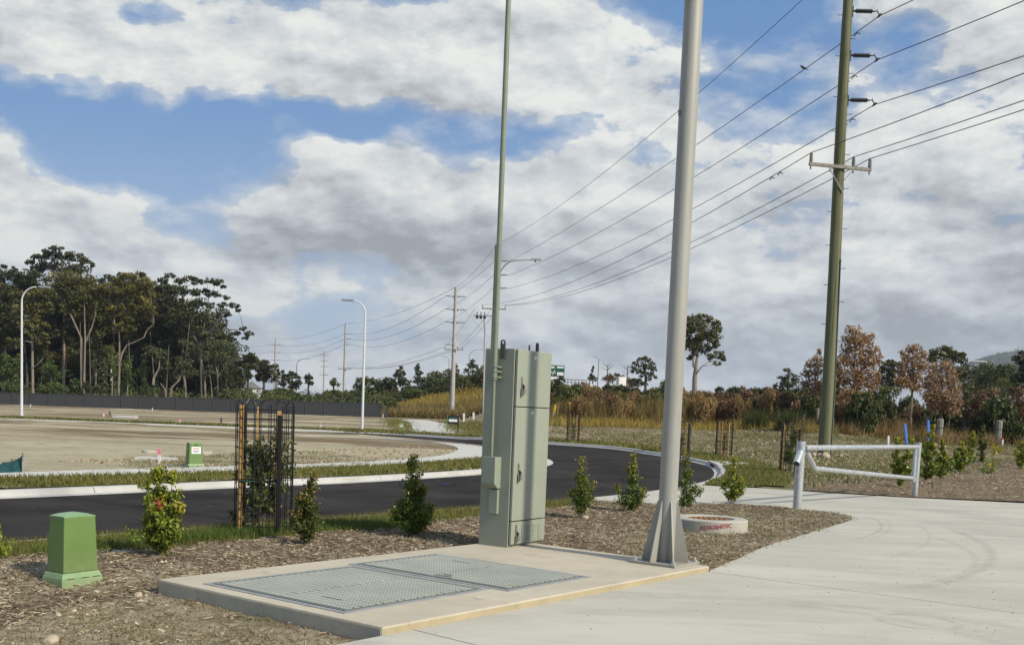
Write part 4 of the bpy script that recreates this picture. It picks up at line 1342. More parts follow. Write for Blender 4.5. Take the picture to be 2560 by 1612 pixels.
MB().tube([(0, 0, -.1), (0, 0, 1.10)], .072, 20).build('gate_post', 'galvanised', gate, smooth=True)
MB().tube([(gl + .03, 0, -.1), (gl + .06, 0, 1.10)], .052, 16).build('gate_post', 'galvanised', gate, smooth=True)
z1 = onplane(2013, 1119)[1]; z2 = onplane(2285, 1117)[1]
MB().tube([(.16, 0, z1), (gl - .02, 0, z2)], .045, 14).build('top_rail', 'galvanised', gate, smooth=True)
a_, za = onplane(2017, 1130); b_, zb = onplane(2036, 1170); c_, zc = onplane(2280, 1195)
MB().tube([(a_, 0, za), (b_ - .02, 0, zb + .03), (b_ + .03, 0, zb - .005), (b_ + .10, 0, zb - .008), (c_, 0, zc)], .040, 12).build('lower_rail', 'galvanised', gate, smooth=True)
MB().tube([(gl - .13, 0, z2 - .02), (gl - .13, 0, .30)], .040, 12).build('end_stile', 'galvanised', gate, smooth=True)
MB().lathe([(.058, -.02), (.058, .02)], 16, org=(gl - .06, 0, .36)).build('collar', 'galvanised', gate)
MB().box(.06, .17, -.012, .012, z1 - .03, z1 + .012).build('hinge', 'galvanised', gate)
MB().tube([(.11, 0, z1 - .10), (.11, 0, z1 + .06)], .012, 8).build('hinge_pin', 'stainless', gate)
# open ended stub of pipe on the camera side of the post
gi = Matrix.Rotation(-ga, 3, 'Z')
s0 = gi @ Vector((-.02, -.06, 0)) + Vector((0, 0, .92)); s1 = s0 + gi @ Vector((-.10, -.17, 0)) + Vector((0, 0, -.18))
dv = (s1 - s0)
MB().lathe([(.058, 0), (.058, dv.length), (.051, dv.length), (.051, .02)], 20, axis=dv, org=s0).build('pipe_stub', 'galvanised', gate, smooth=True)
MB().lathe([(.0505, dv.length * .6), (0.0, dv.length * .61)], 16, axis=dv, org=s0).build('stub_inside', 'gap_black', gate)

# ------------------------------------------------------------------ tree guards and saplings
GD_PICK = [(.30, -100), (.30, 95)]


def guard():
    t = thing('tree_guard', 'tall black wire tree guard with timber stakes beside the near road', 'tree guard', (0, 0, 0), 0, 'black wire tree guards')
    R, H = .30, 1.40; n = 12
    for k in range(n):
        a0, a1 = 2 * math.pi * (k + .18) / n, 2 * math.pi * (k + .82) / n
        pts = [(R * math.cos(a0), R * math.sin(a0), .02), (R * math.cos(a0), R * math.sin(a0), H - .05)]
        for q_ in range(1, 6):
            f = q_ / 6; a = a0 + (a1 - a0) * f
            pts.append((R * math.cos(a), R * math.sin(a), H - .05 + .05 * math.sin(math.pi * f)))
        pts += [(R * math.cos(a1), R * math.sin(a1), H - .05), (R * math.cos(a1), R * math.sin(a1), .02)]
        MB().tube(pts, .0050, 4).build('wire_hoop', 'black_wire', t)
    for z in (.10, .26, .42, .58, .74, .90, 1.06, 1.20, 1.30):
        MB().tube([(R * math.cos(2 * math.pi * k / 24), R * math.sin(2 * math.pi * k / 24), z) for k in range(25)], .0042, 4, False).build('wire_ring', 'black_wire', t)
    for (x, y, h, mt, wd) in ((.21, -.26, 1.25, 'black_plastic', .024), (-.27, .17, 1.33, 'black_plastic', .022)):
        MB().box(x - wd * .9, x + wd * .9, y - wd * .45, y + wd * .45, -.1, h).box(x - wd * .3, x + wd * .3, y - wd, y + wd * .45, -.1, h - .01).build('star_picket', mt, t)
    for (x, y, h, wd) in ((-.20, -.19, 1.34, .021), (.155, -.03, 1.30, .020)):
        o = MB().box(x - wd, x + wd, y - wd, y + wd, -.1, h).build('timber_stake', 'stake_timber', t, bevel=.004); 
    MB().box(-.145, -.13, .24, .255, -.05, 1.33).build('slim_stake', 'stake_timber', t)
    MB().tube([(-.20, -.22, .56), (-.05, -.06, .54), (.05, 0, .55), (.155, -.06, .57)], .013, 6).build('tie_strap', 'green_strap', t)
    return t


def gsap(name, label, p, h, w_, n, mat, group=None, ls=.055, cat='sapling', lean=0.0, asp=.28):
    t = thing(name, label, cat, p, random.uniform(0, 6), group)
    mb = MB(); mb.tube([(0, 0, -.05), (.01, .01, h * .4), (.02 + lean, 0, h * .75), (.02 + lean, .01, h * .95)], [.012, .011, .007, .003], 6)
    C = []; T = []
    for k in range(26):
        z = h * random.uniform(.22, .95); a = random.uniform(0, 6.28); r = w_ * random.uniform(.3, 1) * (1.1 - .5 * abs(z / h - .5))
        tip = Vector((math.cos(a) * r, math.sin(a) * r, z + random.uniform(-.06, .14) * h))
        mb.tube([(.015, 0, z * .8), tip * .5 + Vector((0, 0, z * .42)), tip], [.004, .003, .0015], 4)
        m = n // 26; f = rng.uniform(.2, 1.1, m)[:, None]
        c = np.array([.015, 0, z * .8]) * (1 - f) + np.array(tip) * f + rng.normal(0, .035, (m, 3)); C.append(c); T.append(np.clip((c[:, 2] / h - .55) * 1.2, 0, 1) * rng.uniform(0, 1, m))
    mb.build('stem', 'twig', t)
    C = np.concatenate(C); mk('foliage', quads_mesh('foliage', leaf_quads(C, ls, asp, (0, 0, -.6)), mat, np.concatenate(T)), t)
    return t


gp0 = Vector((-2.62, 11.25, 0))
gu0 = guard(); gu0.location = gp0
gsap('sapling', 'young leafy sapling inside the nearest wire tree guard', gp0 + Vector((.0, .02, 0)), 1.02, .33, 2100, 'sapling_leaf', 'saplings in wire guards', .085)
for (u, v, d, lb, sl_) in ((1432, 1105, 55, 'small distant wire tree guard left of the steel pole beyond the road', 'thin sapling in the guard left of the steel pole'),
                           (1701, 1150, 38, 'wire tree guard mostly hidden behind the thick steel pole', 'sapling hidden behind the thick steel pole'),
                           (1809, 1140, 44.6, 'wire tree guard between the steel pole and the timber pole', 'sparse sapling in the guard between the steel and timber poles'),
                           (1974, 1182, 30.7, 'wire tree guard with a bushy sapling left of the gate', 'bushy green sapling in the guard left of the gate')):
    p = G(u, v)
    copytree(gu0, p, random.uniform(-.4, .4), lb)
    k = v == 1182
    gsap('sapling', sl_, p, 1.25 if k else .9, .28 if k else .15, 1500 if k else 320, 'lilly_leaf' if k else 'sapling_leaf', 'saplings in wire guards', .08)


# ------------------------------------------------------------------ planted shrubs


def shrub(label, p, h, spires, n, mat, group, ls=.036, extra=None, base=.06):
    """spires: (dx, dy, height fraction, radius, share)"""
    t = thing('shrub', label, 'shrub', p, 0, group)
    mb = MB(); C = []; T = []
    for (dx, dy, hf, r, sh) in spires:
        top = Vector((dx, dy, h * hf))
        mb.tube([(0, 0, -.04), (dx * .4, dy * .4, h * hf * .35), top * .97], [.010, .007, .002], 5)
        nb = max(6, int(34 * sh))
        for k in range(nb):
            f = (k + random.random()) / nb; z = base + (h * hf - base) * f
            prof = (math.sin(min(1, (f + .10) * 1.9) * math.pi / 2)) * (1 - f) ** .75 + .10
            a = random.uniform(0, 6.28); rr_ = r * prof * random.uniform(.45, 1.45)
            ax = Vector((dx * (z / (h * hf)), dy * (z / (h * hf)), z))
            tip = ax + Vector((math.cos(a) * rr_, math.sin(a) * rr_, random.uniform(.02, .10) * h))
            mb.tube([ax - Vector((0, 0, .03)), (ax + tip) / 2, tip], [.0035, .0025, .001], 4)
            m = max(5, int(n * 1.45 * sh / nb)); g = rng.uniform(.05, 1.05, m)[:, None]
            c = np.array(ax) * (1 - g) + np.array(tip) * g + rng.normal(0, .024, (m, 3))
            C.append(c); T.append(np.clip((f - .45) * 1.5, 0, 1) * rng.uniform(.1, 1, m) + (g[:, 0] > .85) * .35 * rng.uniform(0, 1, m))
    mb.build('stem', 'twig', t)
    C = np.concatenate(C); C[:, 2] = np.maximum(C[:, 2], .01)
    mk('foliage', quads_mesh('foliage', leaf_quads(C, ls, .48, (0, 0, .7)), mat, np.clip(np.concatenate(T), 0, 1)), t)
    if extra:
        c = blob(extra[:3], (.035, .03, .05), 26); mk('red_leaves', quads_mesh('red_leaves', leaf_quads(c, .045, .5), 'red_leaf'), t)
    return t


GR = 'young shrubs planted along the mulch bed'
sp3 = [(0, 0, .62, .24, .5), (-.06, .02, 1.0, .16, .28), (.09, 0, .97, .13, .22), (-.17, .03, .82, .10, .12), (.16, -.05, .55, .13, .2), (-.12, -.06, .45, .14, .2)]
shrub('bushy bright shrub with a tuft of red leaves right of the green pillar', G(406, 1393), .80, sp3, 2600, 'lilly_lime', GR, .040, (.0, -.10, .47))
shrub('narrow olive shrub just right of the near tree guard', G(766, 1362), .70, [(0, 0, .7, .17, .5), (.05, 0, 1.0, .09, .25), (-.01, .02, .98, .08, .2), (-.09, 0, .7, .09, .2), (-.1, -.05, .4, .12, .2)], 1700, 'lilly_bronze', GR, .034)
shrub('dark pyramid shaped shrub left of the cabinet', G(1032, 1346), .83, [(-.04, 0, 1.0, .17, .5), (-.02, 0, .7, .26, .55), (.11, 0, .7, .10, .15), (-.2, 0, .36, .13, .2), (.2, 0, .42, .12, .2), (.06, 0, .3, .17, .2)], 2300, 'lilly_leaf', GR, .036)
shrub('small shrub with a bronze tip just right of the cabinet', G(1452, 1301), .76, [(-.03, 0, 1.0, .11, .35), (0, 0, .72, .20, .5), (.12, 0, .6, .12, .2), (-.13, 0, .55, .13, .2)], 1500, 'lilly_leaf', GR, .036, base=.12)
shrub('upright shrub between the cabinet and the steel pole', G(1577, 1283), .86, [(.0, 0, 1.0, .13, .4), (.03, 0, .75, .2, .45), (-.2, 0, .40, .15, .25), (.17, 0, .34, .14, .2)], 1600, 'lilly_leaf', GR, .037)
shrub('open shrub half hidden behind the steel pole', G(1708, 1271), .84, [(.0, 0, 1.0, .12, .4), (.02, 0, .7, .17, .4), (.2, 0, .42, .11, .25), (.28, 0, .36, .08, .15)], 1300, 'lilly_leaf', GR, .037)
shrub('bright shrub at the rounded end of the bed left of the gate', G(1827, 1263), .76, [(.03, 0, 1.0, .11, .35), (0, 0, .7, .2, .4), (.16, 0, .55, .14, .25), (-.14, 0, .5, .13, .2), (.17, 0, .33, .13, .15)], 1500, 'lilly_lime', GR, .038, base=.1)
shrub('yellow green shrub cut off by the left edge of the picture', G(-22, 1402), .32, [(0, 0, .9, .13, .5), (.05, 0, .5, .13, .3)], 420, 'lilly_lime', GR, .042)
GR2 = 'shrubs planted behind the gate'
for (u, v, h, sps, n, mt, lb) in (
        (2251, 1217, .88, [(-.16, 0, 1.0, .13, .3), (.19, 0, .97, .12, .3), (0, 0, .6, .26, .5)], 1300, 'lilly_leaf', 'twin topped shrub seen between the rails of the gate'),
        (2314, 1205, 1.05, [(.08, 0, 1.0, .16, .4), (-.05, 0, .75, .22, .5), (.18, 0, .7, .15, .3)], 1300, 'lilly_leaf', 'dark shrub touching the right post of the gate'),
        (2352, 1197, .86, [(-.02, 0, 1.0, .14, .4), (.05, 0, .65, .24, .5), (-.1, 0, .6, .16, .3)], 1000, 'lilly_lime', 'narrow bright shrub second to the right of the gate'),
        (2400, 1184, .80, [(0, 0, .95, .2, .5), (.15, 0, .7, .2, .3), (-.2, 0, .7, .16, .3)], 1100, 'lilly_lime', 'rounded bright shrub third to the right of the gate'),
        (2424, 1160, .95, [(-.06, 0, .8, .22, .5), (.1, 0, 1.0, .18, .4)], 1000, 'lilly_leaf', 'shrub in the back row behind the rounded bright one'),
        (2450, 1156, 1.05, [(0, 0, 1.0, .17, .5), (.15, 0, .6, .18, .3)], 1000, 'lilly_bronze', 'tall bronze shrub right of the back row'),
        (2553, 1172, .78, [(0, 0, .9, .26, .6), (-.2, 0, .6, .24, .4)], 1100, 'lilly_leaf', 'green shrub at the right edge of the picture')):
    shrub(lb, G(u, v), h * 1.32, [(a, b, c, d * 1.35, e) for a, b, c, d, e in sps], int(n * 1.8), 'lilly_lime' if mt == 'lilly_leaf' and n < 1350 else mt, GR2, .07)
t = thing('sapling', 'spindly sapling with yellow leaves at the right of the bed', 'sapling', G(2476, 1209), 0)
MB().tube([(0, 0, 0), (.01, 0, .45), (.0, 0, .75), (.05, 0, 1.02)], [.012, .01, .006, .003], 6).build('stem', 'twig', t)
c = np.concatenate([blob((0, 0, .5), (.24, .24, .2), 120), blob((-.12, 0, .35), (.16, .16, .1), 60)]); mk('foliage', quads_mesh('foliage', leaf_quads(c, .10, .3), 'lilly_lime'), t)
c = np.concatenate([blob((.04, 0, 1.0), (.05, .05, .09), 14), blob((.17, 0, .93), (.09, .06, .06), 16), blob((.06, 0, .8), (.06, .06, .05), 9), blob((-.04, 0, .5), (.07, .07, .05), 8)]); mk('yellow_leaves', quads_mesh('yellow_leaves', leaf_quads(c, .13, .4), 'yellow_leaf'), t)


# ------------------------------------------------------------------ stakes, pegs, old posts


def stake(name, label, cat, group, u0, v0, u1, v1, wd, m1, m2=None, split=.5, d=None):
    p = G(u0, v0) if d is None else GD(u0, d)
    top = at(u1, v1, p.y); L_ = top - p
    t = thing(name, label, cat, p, 0, group); h = wd / 2
    f = lambda a, b, q_: q_.frustum(*[c for c in (a.x - h, a.x + h, a.y - h, a.y + h, a.z)], *[c for c in (b.x - h, b.x + h, b.y - h, b.y + h, b.z)])
    if m2:
        f(Vector((0, 0, -.1)), L_ * split, MB()).build('shaft', m1, t, bevel=wd * .08); f(L_ * split + Vector((0, 0, .001)), L_, MB()).build('painted_top', m2, t, bevel=wd * .08)
    else:
        f(Vector((0, 0, -.1)), L_, MB()).build('shaft', m1, t, bevel=wd * .08)
    return t


BS = 'painted survey stakes'
stake('survey_stake', 'leaning blue stake standing above the right end of the gate', 'stake', BS, 2269, 1113, 2262, 1059, .12, 'blue_marker')
stake('survey_stake', 'upright blue stake beside the old timber posts', 'stake', BS, 2322, 1110, 2320.5, 1050, .12, 'blue_marker')
stake('survey_stake', 'short white peg behind the top rail of the gate', 'stake', BS, 2221, 1113, 2221, 1089, .09, 'white_paint')
stake('survey_stake', 'leaning white stake with yellow top beside the cabinet edge', 'stake', BS, 1381, 1052, 1388.5, 1012, .14, 'white_paint', 'yellow_paint', .55)
stake('survey_stake', 'short blue stake behind the distant tree guard', 'stake', BS, 1416, 1048, 1414, 1021, .15, 'blue_marker')
stake('survey_stake', 'leaning white stake with yellow top behind the distant tree guard', 'stake', BS, 1431, 1050, 1423.5, 1005, .14, 'white_paint', 'yellow_paint', .5)
stake('survey_stake', 'thin white peg with pink tape near the labelled pillar', 'stake', BS, 399, 1159, 398, 1121, .045, 'white_paint', 'pink_paint', .6)
for (u, v0, v1, m1, lb) in ((259, 1041, 1029, 'pink_paint', 'pink peg on the far lot at the left of the pair'), (274.6, 1039, 1027, 'dark_cable', 'dark peg on the far lot beside the pink one'), (449, 1059, 1047, 'pink_paint', 'pink peg beside the far footpath left of the tree guard'),
                            (553, 1060, 1044, 'dark_cable', 'dark peg on the far lot just left of the tree guard'), (76, 1018, 1010, 'white_paint', 'white peg at the foot of the fence near the street lamp'), (381, 1027, 1019, 'white_paint', 'white peg at the foot of the fence midway along'), (802, 1069, 1057, 'pink_paint', 'pink peg left of the middle street lamp')):
    stake('survey_stake', lb, 'stake', BS, u, v0, u, v1, .085 if m1 == 'pink_paint' else .08, 'white_paint' if m1 == 'pink_paint' else m1, 'pink_paint' if m1 == 'pink_paint' else None, .6)
stake('survey_stake', 'white and red peg right of the old timber posts', 'stake', BS, 2506, 1113, 2506, 1094, .1, 'white_paint', 'label_red', .75)
stake('survey_stake', 'white post left of the pair among dry weeds', 'stake', BS, 2385, 1095, 2384, 1065, .11, 'white_paint')
stake('survey_stake', 'white post right of the pair among dry weeds', 'stake', BS, 2390, 1095, 2391, 1066, .11, 'white_paint')
stake('survey_stake', 'small dark peg in the mulch under the gate shrubs', 'stake', BS, 2333, 1222, 2333, 1203, .05, 'timber_pole')
OP = 'weathered timber fence posts'
for (u, v0, v1, wd, lb) in ((2316, 1096, 1040, .26, 'grey timber post just left of the upright blue stake'), (2347, 1108, 1047, .34, 'stout knotty timber post right of the blue stake'), (2407, 1098, 1045, .22, 'grey timber post behind the flowering weeds'), (2494, 1112, 1050, .36, 'stout grey timber post at the far right'), (2042, 1068, 1020, .18, 'thin grey post just left of the timber power pole')):
    p = G(u, v0); top = at(u, v1, p.y)
    t = thing('fence_post', lb, 'post', p, 0, OP); H = top.z - p.z; r_ = wd / 2
    MB().lathe([(r_, -.1), (r_ * .95, H * .5), (r_ * .98, H * .97), (r_ * .7, H), (0, H * 1.005)], 9).build('shaft', 'grey_timber', t)
    MB().lathe([(r_ * 1.03, H * .62), (r_ * 1.03, H * .65)], 9).build('wire_band', 'dark_cable', t)
for (u, v0, v1, lb) in ((1159.8, 1046, 1033, 'pale peg in the golden grass right of the concrete power pole'), (1184, 1046, 1031, 'pale post in the golden grass left of the cabinet')):
    stake('survey_stake', lb, 'stake', BS, u, v0, u, v1, .2, 'white_paint', d=112)

# shade cloth silt trap at the left
p = G(20, 1183)
t = thing('silt_fence', 'dark teal shade cloth stretched on a stake at the left edge', 'silt fence', p)
k_ = p.y / F
cloth = [(-48 * k_, .15, 0), (36 * k_, 0, 0), (27 * k_, .12, 46 * k_), (8 * k_, .35, 40 * k_), (-48 * k_, .45, 26 * k_)]
mb = MB(); rows = 8; cols_ = 14; vs = []
for i in range(rows + 1):
    for j in range(cols_ + 1):
        s_, f = i / rows, j / cols_
        bx = -48 * k_ * (1 - f) + 36 * k_ * f; tx = -48 * k_ * (1 - f) + 27 * k_ * f
        th = (24 + 24 * f - 7 * math.sin(f * math.pi)) * k_
        vs.append((bx + (tx - bx) * s_, (.5 - .32 * f) * s_ + .03 * math.sin(f * 14 + s_ * 3), th * s_ - .015 * math.sin(s_ * math.pi) * math.sin(f * 9)))
mb.add(vs, [(i * (cols_ + 1) + j, i * (cols_ + 1) + j + 1, (i + 1) * (cols_ + 1) + j + 1, (i + 1) * (cols_ + 1) + j) for i in range(rows) for j in range(cols_)])
mb.build('cloth', 'shade_cloth', t, smooth=True)
MB().tube([(38 * k_, -.02, -.05), (25 * k_, .2, 52 * k_)], .022, 6).build('timber_stake', 'grey_timber', t)
MB().tube([(-20 * k_, .45, -.05), (-20 * k_, .45, 34 * k_)], .022, 6).build('timber_stake', 'grey_timber', t)

# concrete pieces beside the labelled pillar
p = G(392, 1150)
t = thing('manhole_cover', 'flat grey concrete pit lid lying left of the labelled pillar', 'pit lid', p, .12)
MB().frustum(-.46, .44, -.22, .24, -.02, -.42, .42, -.2, .22, .07).build('lid', 'kerb_concrete', t, bevel=.01)
MB().box(.0, .18, -.05, .1, .071, .074).build('lid_mark', 'white_paint', t)
p = G(507, 1139)
t = thing('concrete_ring', 'far concrete pit ring with red lettering behind the labelled pillar', 'pit ring', p, 0)
MB().lathe([(.24, -.02), (.24, .11), (.22, .12), (.16, .12), (.15, .10), (.15, -.02)], 28).build('ring', 'ring_concrete', t, smooth=True)
vs, fs = textmesh('XS10G', .06)
MB().add([((.2425) * math.cos(D2R(-98) + x / .24 * .8), .2425 * math.sin(D2R(-98) + x / .24 * .8), .03 + y) for (x, y, _) in vs], fs).build('lettering', 'red_spray', t)
p = G(373, 1131)
t = thing('pit_opening', 'small dark pit opening with a pale rim on the bare lot', 'pit', p, 0)
MB().lathe([(.18, -.02), (.18, .05), (.165, .06), (.15, .05), (.15, .0)], 20).build('rim', 'ring_concrete', t); MB().lathe([(.149, .03), (0, .03)], 20).build('opening', 'gap_black', t)
p = G(313, 1045)
tag(MB().box(-.75, .75, -.4, .4, -.05, .18, .03).build('concrete_block', 'path_concrete', None, loc=p), 'pale flat concrete block lying on the far lot', 'concrete block')

# kerb inlet at the bend
p = G(1795, 1160)
pi_ = min(range(len(K)), key=lambda i: (K[i] - Vector((p.x, p.y))).length)
tg = (K[pi_ + 1] - K[pi_ - 1]).normalized(); ia = math.atan2(tg.y, tg.x)
cI = K[pi_] + Vector((tg.y, -tg.x)) * .35
t = thing('kerb_inlet', 'concrete kerb inlet with a dark mouth at the road bend', 'kerb inlet', (cI.x, cI.y, 0), ia)
MB().box(-1.5, 1.5, -.7, .55, -.12, .05).build('lintel', 'kerb_concrete', t, bevel=.03)
MB().box(-.75, .75, -.55, .2, .05, .075, .006).build('pit_lid', 'path_concrete', t)
MB().box(-.7, .7, .5, .56, -.10, -.005).build('mouth', 'gap_black', t)

# paint marks on the road and kerb, scraps on the mulch
for (u, v, c_, lb, sx, sy, zz) in ((872, 1198.5, 'orange_paint', 'orange paint mark sprayed on the far kerb', .16, .06, .004), (1116, 1209, 'blue_paint', 'small blue paint mark on the asphalt', .10, .05, -.097)):
    p = G(u, v, zz)
    n = 14; tag(MB().add([(math.cos(2 * math.pi * k / n) * sx * random.uniform(.7, 1.2), math.sin(2 * math.pi * k / n) * sy * random.uniform(.7, 1.2), 0) for k in range(n)], [tuple(range(n))]).build('paint_mark', c_, None, loc=(p.x, p.y, p.z + .003)), lb, 'paint mark')
p = G(1064, 1338); p.z += float(bedh(p.x, p.y)[0]) + .02
c = blob((0, 0, .015), (.035, .03, .02), 12)
tag(mk('orange_scrap', quads_mesh('orange_scrap', leaf_quads(c, .05, .7), 'red_leaf'), None, p), 'crumpled orange scrap on the mulch below the dark shrub', 'scrap')
p = G(297, 1386)
p = G(302, 1382)
tag(MB().frustum(-.10, .10, -.045, .045, -.02, -.07, .08, -.03, .03, .025).build('stone', 'path_concrete', None, loc=p, bevel=.012), 'pale flat stone between the green pillar and bright shrub', 'stone')
for (u, v, r_, lb) in ((128, 1566, .045, 'tan rock on the bare dirt near the bottom left'), (346, 1463, .032, 'orange brown rock by the left slab corner'), (1463, 1301, .05, 'pale rock at the foot of the small bronze tipped shrub'), (811, 1586, .022, 'pale rock at the foot of the slab front')):
    bm = bmesh.new(); bmesh.ops.create_icosphere(bm, subdivisions=3, radius=r_)
    for q_ in bm.verts: q_.co *= 1 + .28 * mnoise.noise(q_.co / r_ * 1.1 + Vector((u, v, 0))) ; q_.co.z *= .75
    p = G(u, v); z_ = float(bedh(p.x, p.y)[0])
    tag(MB().bm(bm).build('rock', 'dirt_rock', None, loc=(p.x, p.y, p.z + z_ + r_ * .3)), lb, 'rock')
print('near things done')

# ================================================================== FAR THINGS
# ------------------------------------------------------------------ colour steel fence
fa = at(-330, 1000, 140); fb = GD(951, 136)
fA = Vector((fa.x, 140.5, 0)); fB = Vector((fb.x, 136, 0))
froot = thing('panel_fence', 'long charcoal steel panel fence across the back of the bare lots', 'fence', fA, math.atan2((fB - fA).y, (fB - fA).x))
FL = (fB - fA).length; npan = int(FL / 2.4); pw = FL / npan
mb = MB(); prof = []
nr = 9
for k in range(nr):
    x0 = .03 + (pw - .06) * k / nr; d = (pw - .06) / nr
    prof += [(x0, 0), (x0 + d * .62, 0), (x0 + d * .70, .045), (x0 + d * .92, .045)]
prof.append((pw - .03, 0))
vs = [(x, y, z) for z in (.05, 1.75) for (x, y) in prof]; m = len(prof)
mb.add(vs, [(i, i + 1, m + i + 1, m + i) for i in range(m - 1)]); mb.box(.03, pw - .03, -.03, .03, 1.72, 1.80)
proto = mb.build('fence_panel', 'fence_grey', froot); pp = MB().box(-.04, .04, -.06, .06, -.4, 1.83).build('fence_post', 'fence_grey', froot)
gz = lambda i: tz(fA.x + (fB - fA).normalized().x * pw * i, fA.y + (fB - fA).normalized().y * pw * i)
for i in range(npan + 1):
    o = pp if i == 0 else pp.copy()
    if i: col.objects.link(o)
    o.location = (pw * i, 0, gz(i))
    if i < npan:
        o = proto if i == 0 else proto.copy()
        if i: col.objects.link(o)
        o.location = (pw * i, 0, gz(i))
t = thing('panel_fence', 'short low return of charcoal fence at the end of the long one', 'fence', (fB.x + .3, 137.5, tz(fB.x, 137)))
MB().box(0, .45, -.03, .03, -.2, 1.0).build('fence_panel', 'fence_grey', t); MB().box(-.2, -.1, -.06, .06, -.2, .45).build('peg', 'white_paint', t)


# ------------------------------------------------------------------ street lamps
def lamp(label, u, v0, vt, ux, d=None, mat='lamp_white', r=.085, name='street_lamp', group='street lamps', armdrop=0.0):
    p = G(u, v0) if d is None else GD(u, d)
    top = at(u, vt, p.y); H = top.z - p.z
    tip = at(ux, vt, p.y).x - p.x
    t = thing(name, label, 'street lamp', p, 0, group)
    s_ = 1 if tip > 0 else -1; bend = min(abs(tip) * .65, H * .2)
    MB().lathe([(r, -.2), (r, .3), (r * .8, H * .45), (r * .62, H - bend)], 14).build('pole', mat, t, smooth=True)
    pts = [(0, 0, H - bend - .01)]
    for k in range(1, 9):
        a = k / 8 * math.pi / 2; pts.append((s_ * bend * (1 - math.cos(a)), 0, H - bend + bend * math.sin(a)))
    pts.append((tip - s_ * .55, 0, H + .02 - armdrop))
    MB().tube(pts, [r * .6] + [r * .5] * 8 + [r * .42], 10).build('arm', mat, t, smooth=True)
    MB().frustum(tip - .35, tip + .35, -.14, .14, H - .02 - armdrop, tip - .33, tip + .33, -.10, .10, H + .08 - armdrop).build('luminaire', 'lamp_grey', t, bevel=.02)
    MB().lathe([(r * 2, 0), (r * 2, .05)], 12).build('base_plate', mat, t)
    return t


lamp('tall white street lamp in front of the forest at the left', 54, 1039, 716, 111)
t = lamp('tall white street lamp left of the concrete crossing', 905, 1077, 753, 869, armdrop=0)
lamp('far grey street lamp between two dark trees', 739.5, 985, 896, 770, 240, 'lamp_grey', .16)
lamp('far white street lamp tucked beside a power pole', 697, 1000, 935, 676, 240, 'lamp_white', .16)
lamp('far grey lamp just left of the concrete power pole', 1120, 930, 892, 1108, 230, 'lamp_grey', .12)
lamp('far grey lamp between the concrete power pole and the cabinet', 1170, 925, 873, 1204, 230, 'lamp_grey', .12)
lamp('far grey lamp on the embankment right of the cabinet', 1493, 945, 892, 1483, 180, 'lamp_grey', .11)
lamp('far pale lamp above the trees at the right', 2474, 978, 904, 2423, 190, 'lamp_white', .16)
lamp('short pale lamp beside the taller one at the right', 2468, 975, 935, 2452, 200, 'lamp_white', .13)
lamp('small pale lamp between the rusty trees', 2215, 967, 941, 2200, 190, 'lamp_white', .15)
lamp('short white street lamp against the forest', 277, 988, 910, 286, 150, 'lamp_white', .10)


# ------------------------------------------------------------------ power poles and lines
def ins_post(parent, p, axis, L_, r=.075, mat='insulator_dark', n=9):
    prof = [(.03, 0)]
    for k in range(n):
        z = L_ * (.12 + .8 * k / n); prof += [(r * .55, z), (r, z + L_ * .03), (r, z + L_ * .045), (r * .55, z + L_ * .075)]
    prof += [(.03, L_ * .93), (.03, L_)]
    return MB().lathe(prof, 10, axis, p).build('insulator', mat, parent)


line_dir = Vector((.187, -.982, 0)); arm_dir = Vector((.982, .187, 0))
WIRES = {}
# big timber pole at the right
b0 = at(2060, 1141, 41); b0.z = tz(b0.x, 41) - .1
tp = thing('power_pole', 'tall green tinged timber power pole behind the gate', 'power pole', b0, 0)
zof = lambda u, v, d=41: at(u, v, d).z - b0.z
Hh = zof(2121, 0) + 1.6
xs = lambda z: -.0 - .17 * z / Hh
def px0(z): return Vector((-.19 * z / Hh + .03 * math.sin(z * .35), 0, z))
MB().tube([px0(z) for z in np.linspace(-.2, Hh, 14)], [.255 - .085 * k / 13 for k in range(14)], 18).build('shaft', 'timber_pole', tp, smooth=True)
MB().tube([px0(.1) + Vector((.20, -.16, 0)), px0(3) + Vector((.185, -.16, 0)), px0(7.5) + Vector((.15, -.18, 0))], .035, 6).build('earth_cable', 'dark_cable', tp)
MB().tube([px0(.1) + Vector((.245, -.05, 0)), px0(3.2) + Vector((.225, -.06, 0))], .030, 6).build('cable_cover', 'pillar_base_green', tp)
zz = 3.0
peg = None
k = 0
while zz < Hh - .4:
    s_ = -1 if k % 2 else 1
    q_ = px0(zz); rr0 = .255 - .085 * zz / Hh
    if peg is None: peg = MB().tube([(.0, 0, 0), (.17, -.03, 0), (.175, -.03, .03)], .012, 5).build('step_peg', 'dark_cable', tp); o = peg
    else: o = peg.copy(); col.objects.link(o)
    o.location = (q_.x + s_ * (rr0 - .02), q_.y - .05, zz); o.rotation_euler = (0, 0, 0 if s_ > 0 else math.pi)
    zz += .62 if k % 3 else .85; k += 1
HV0 = []
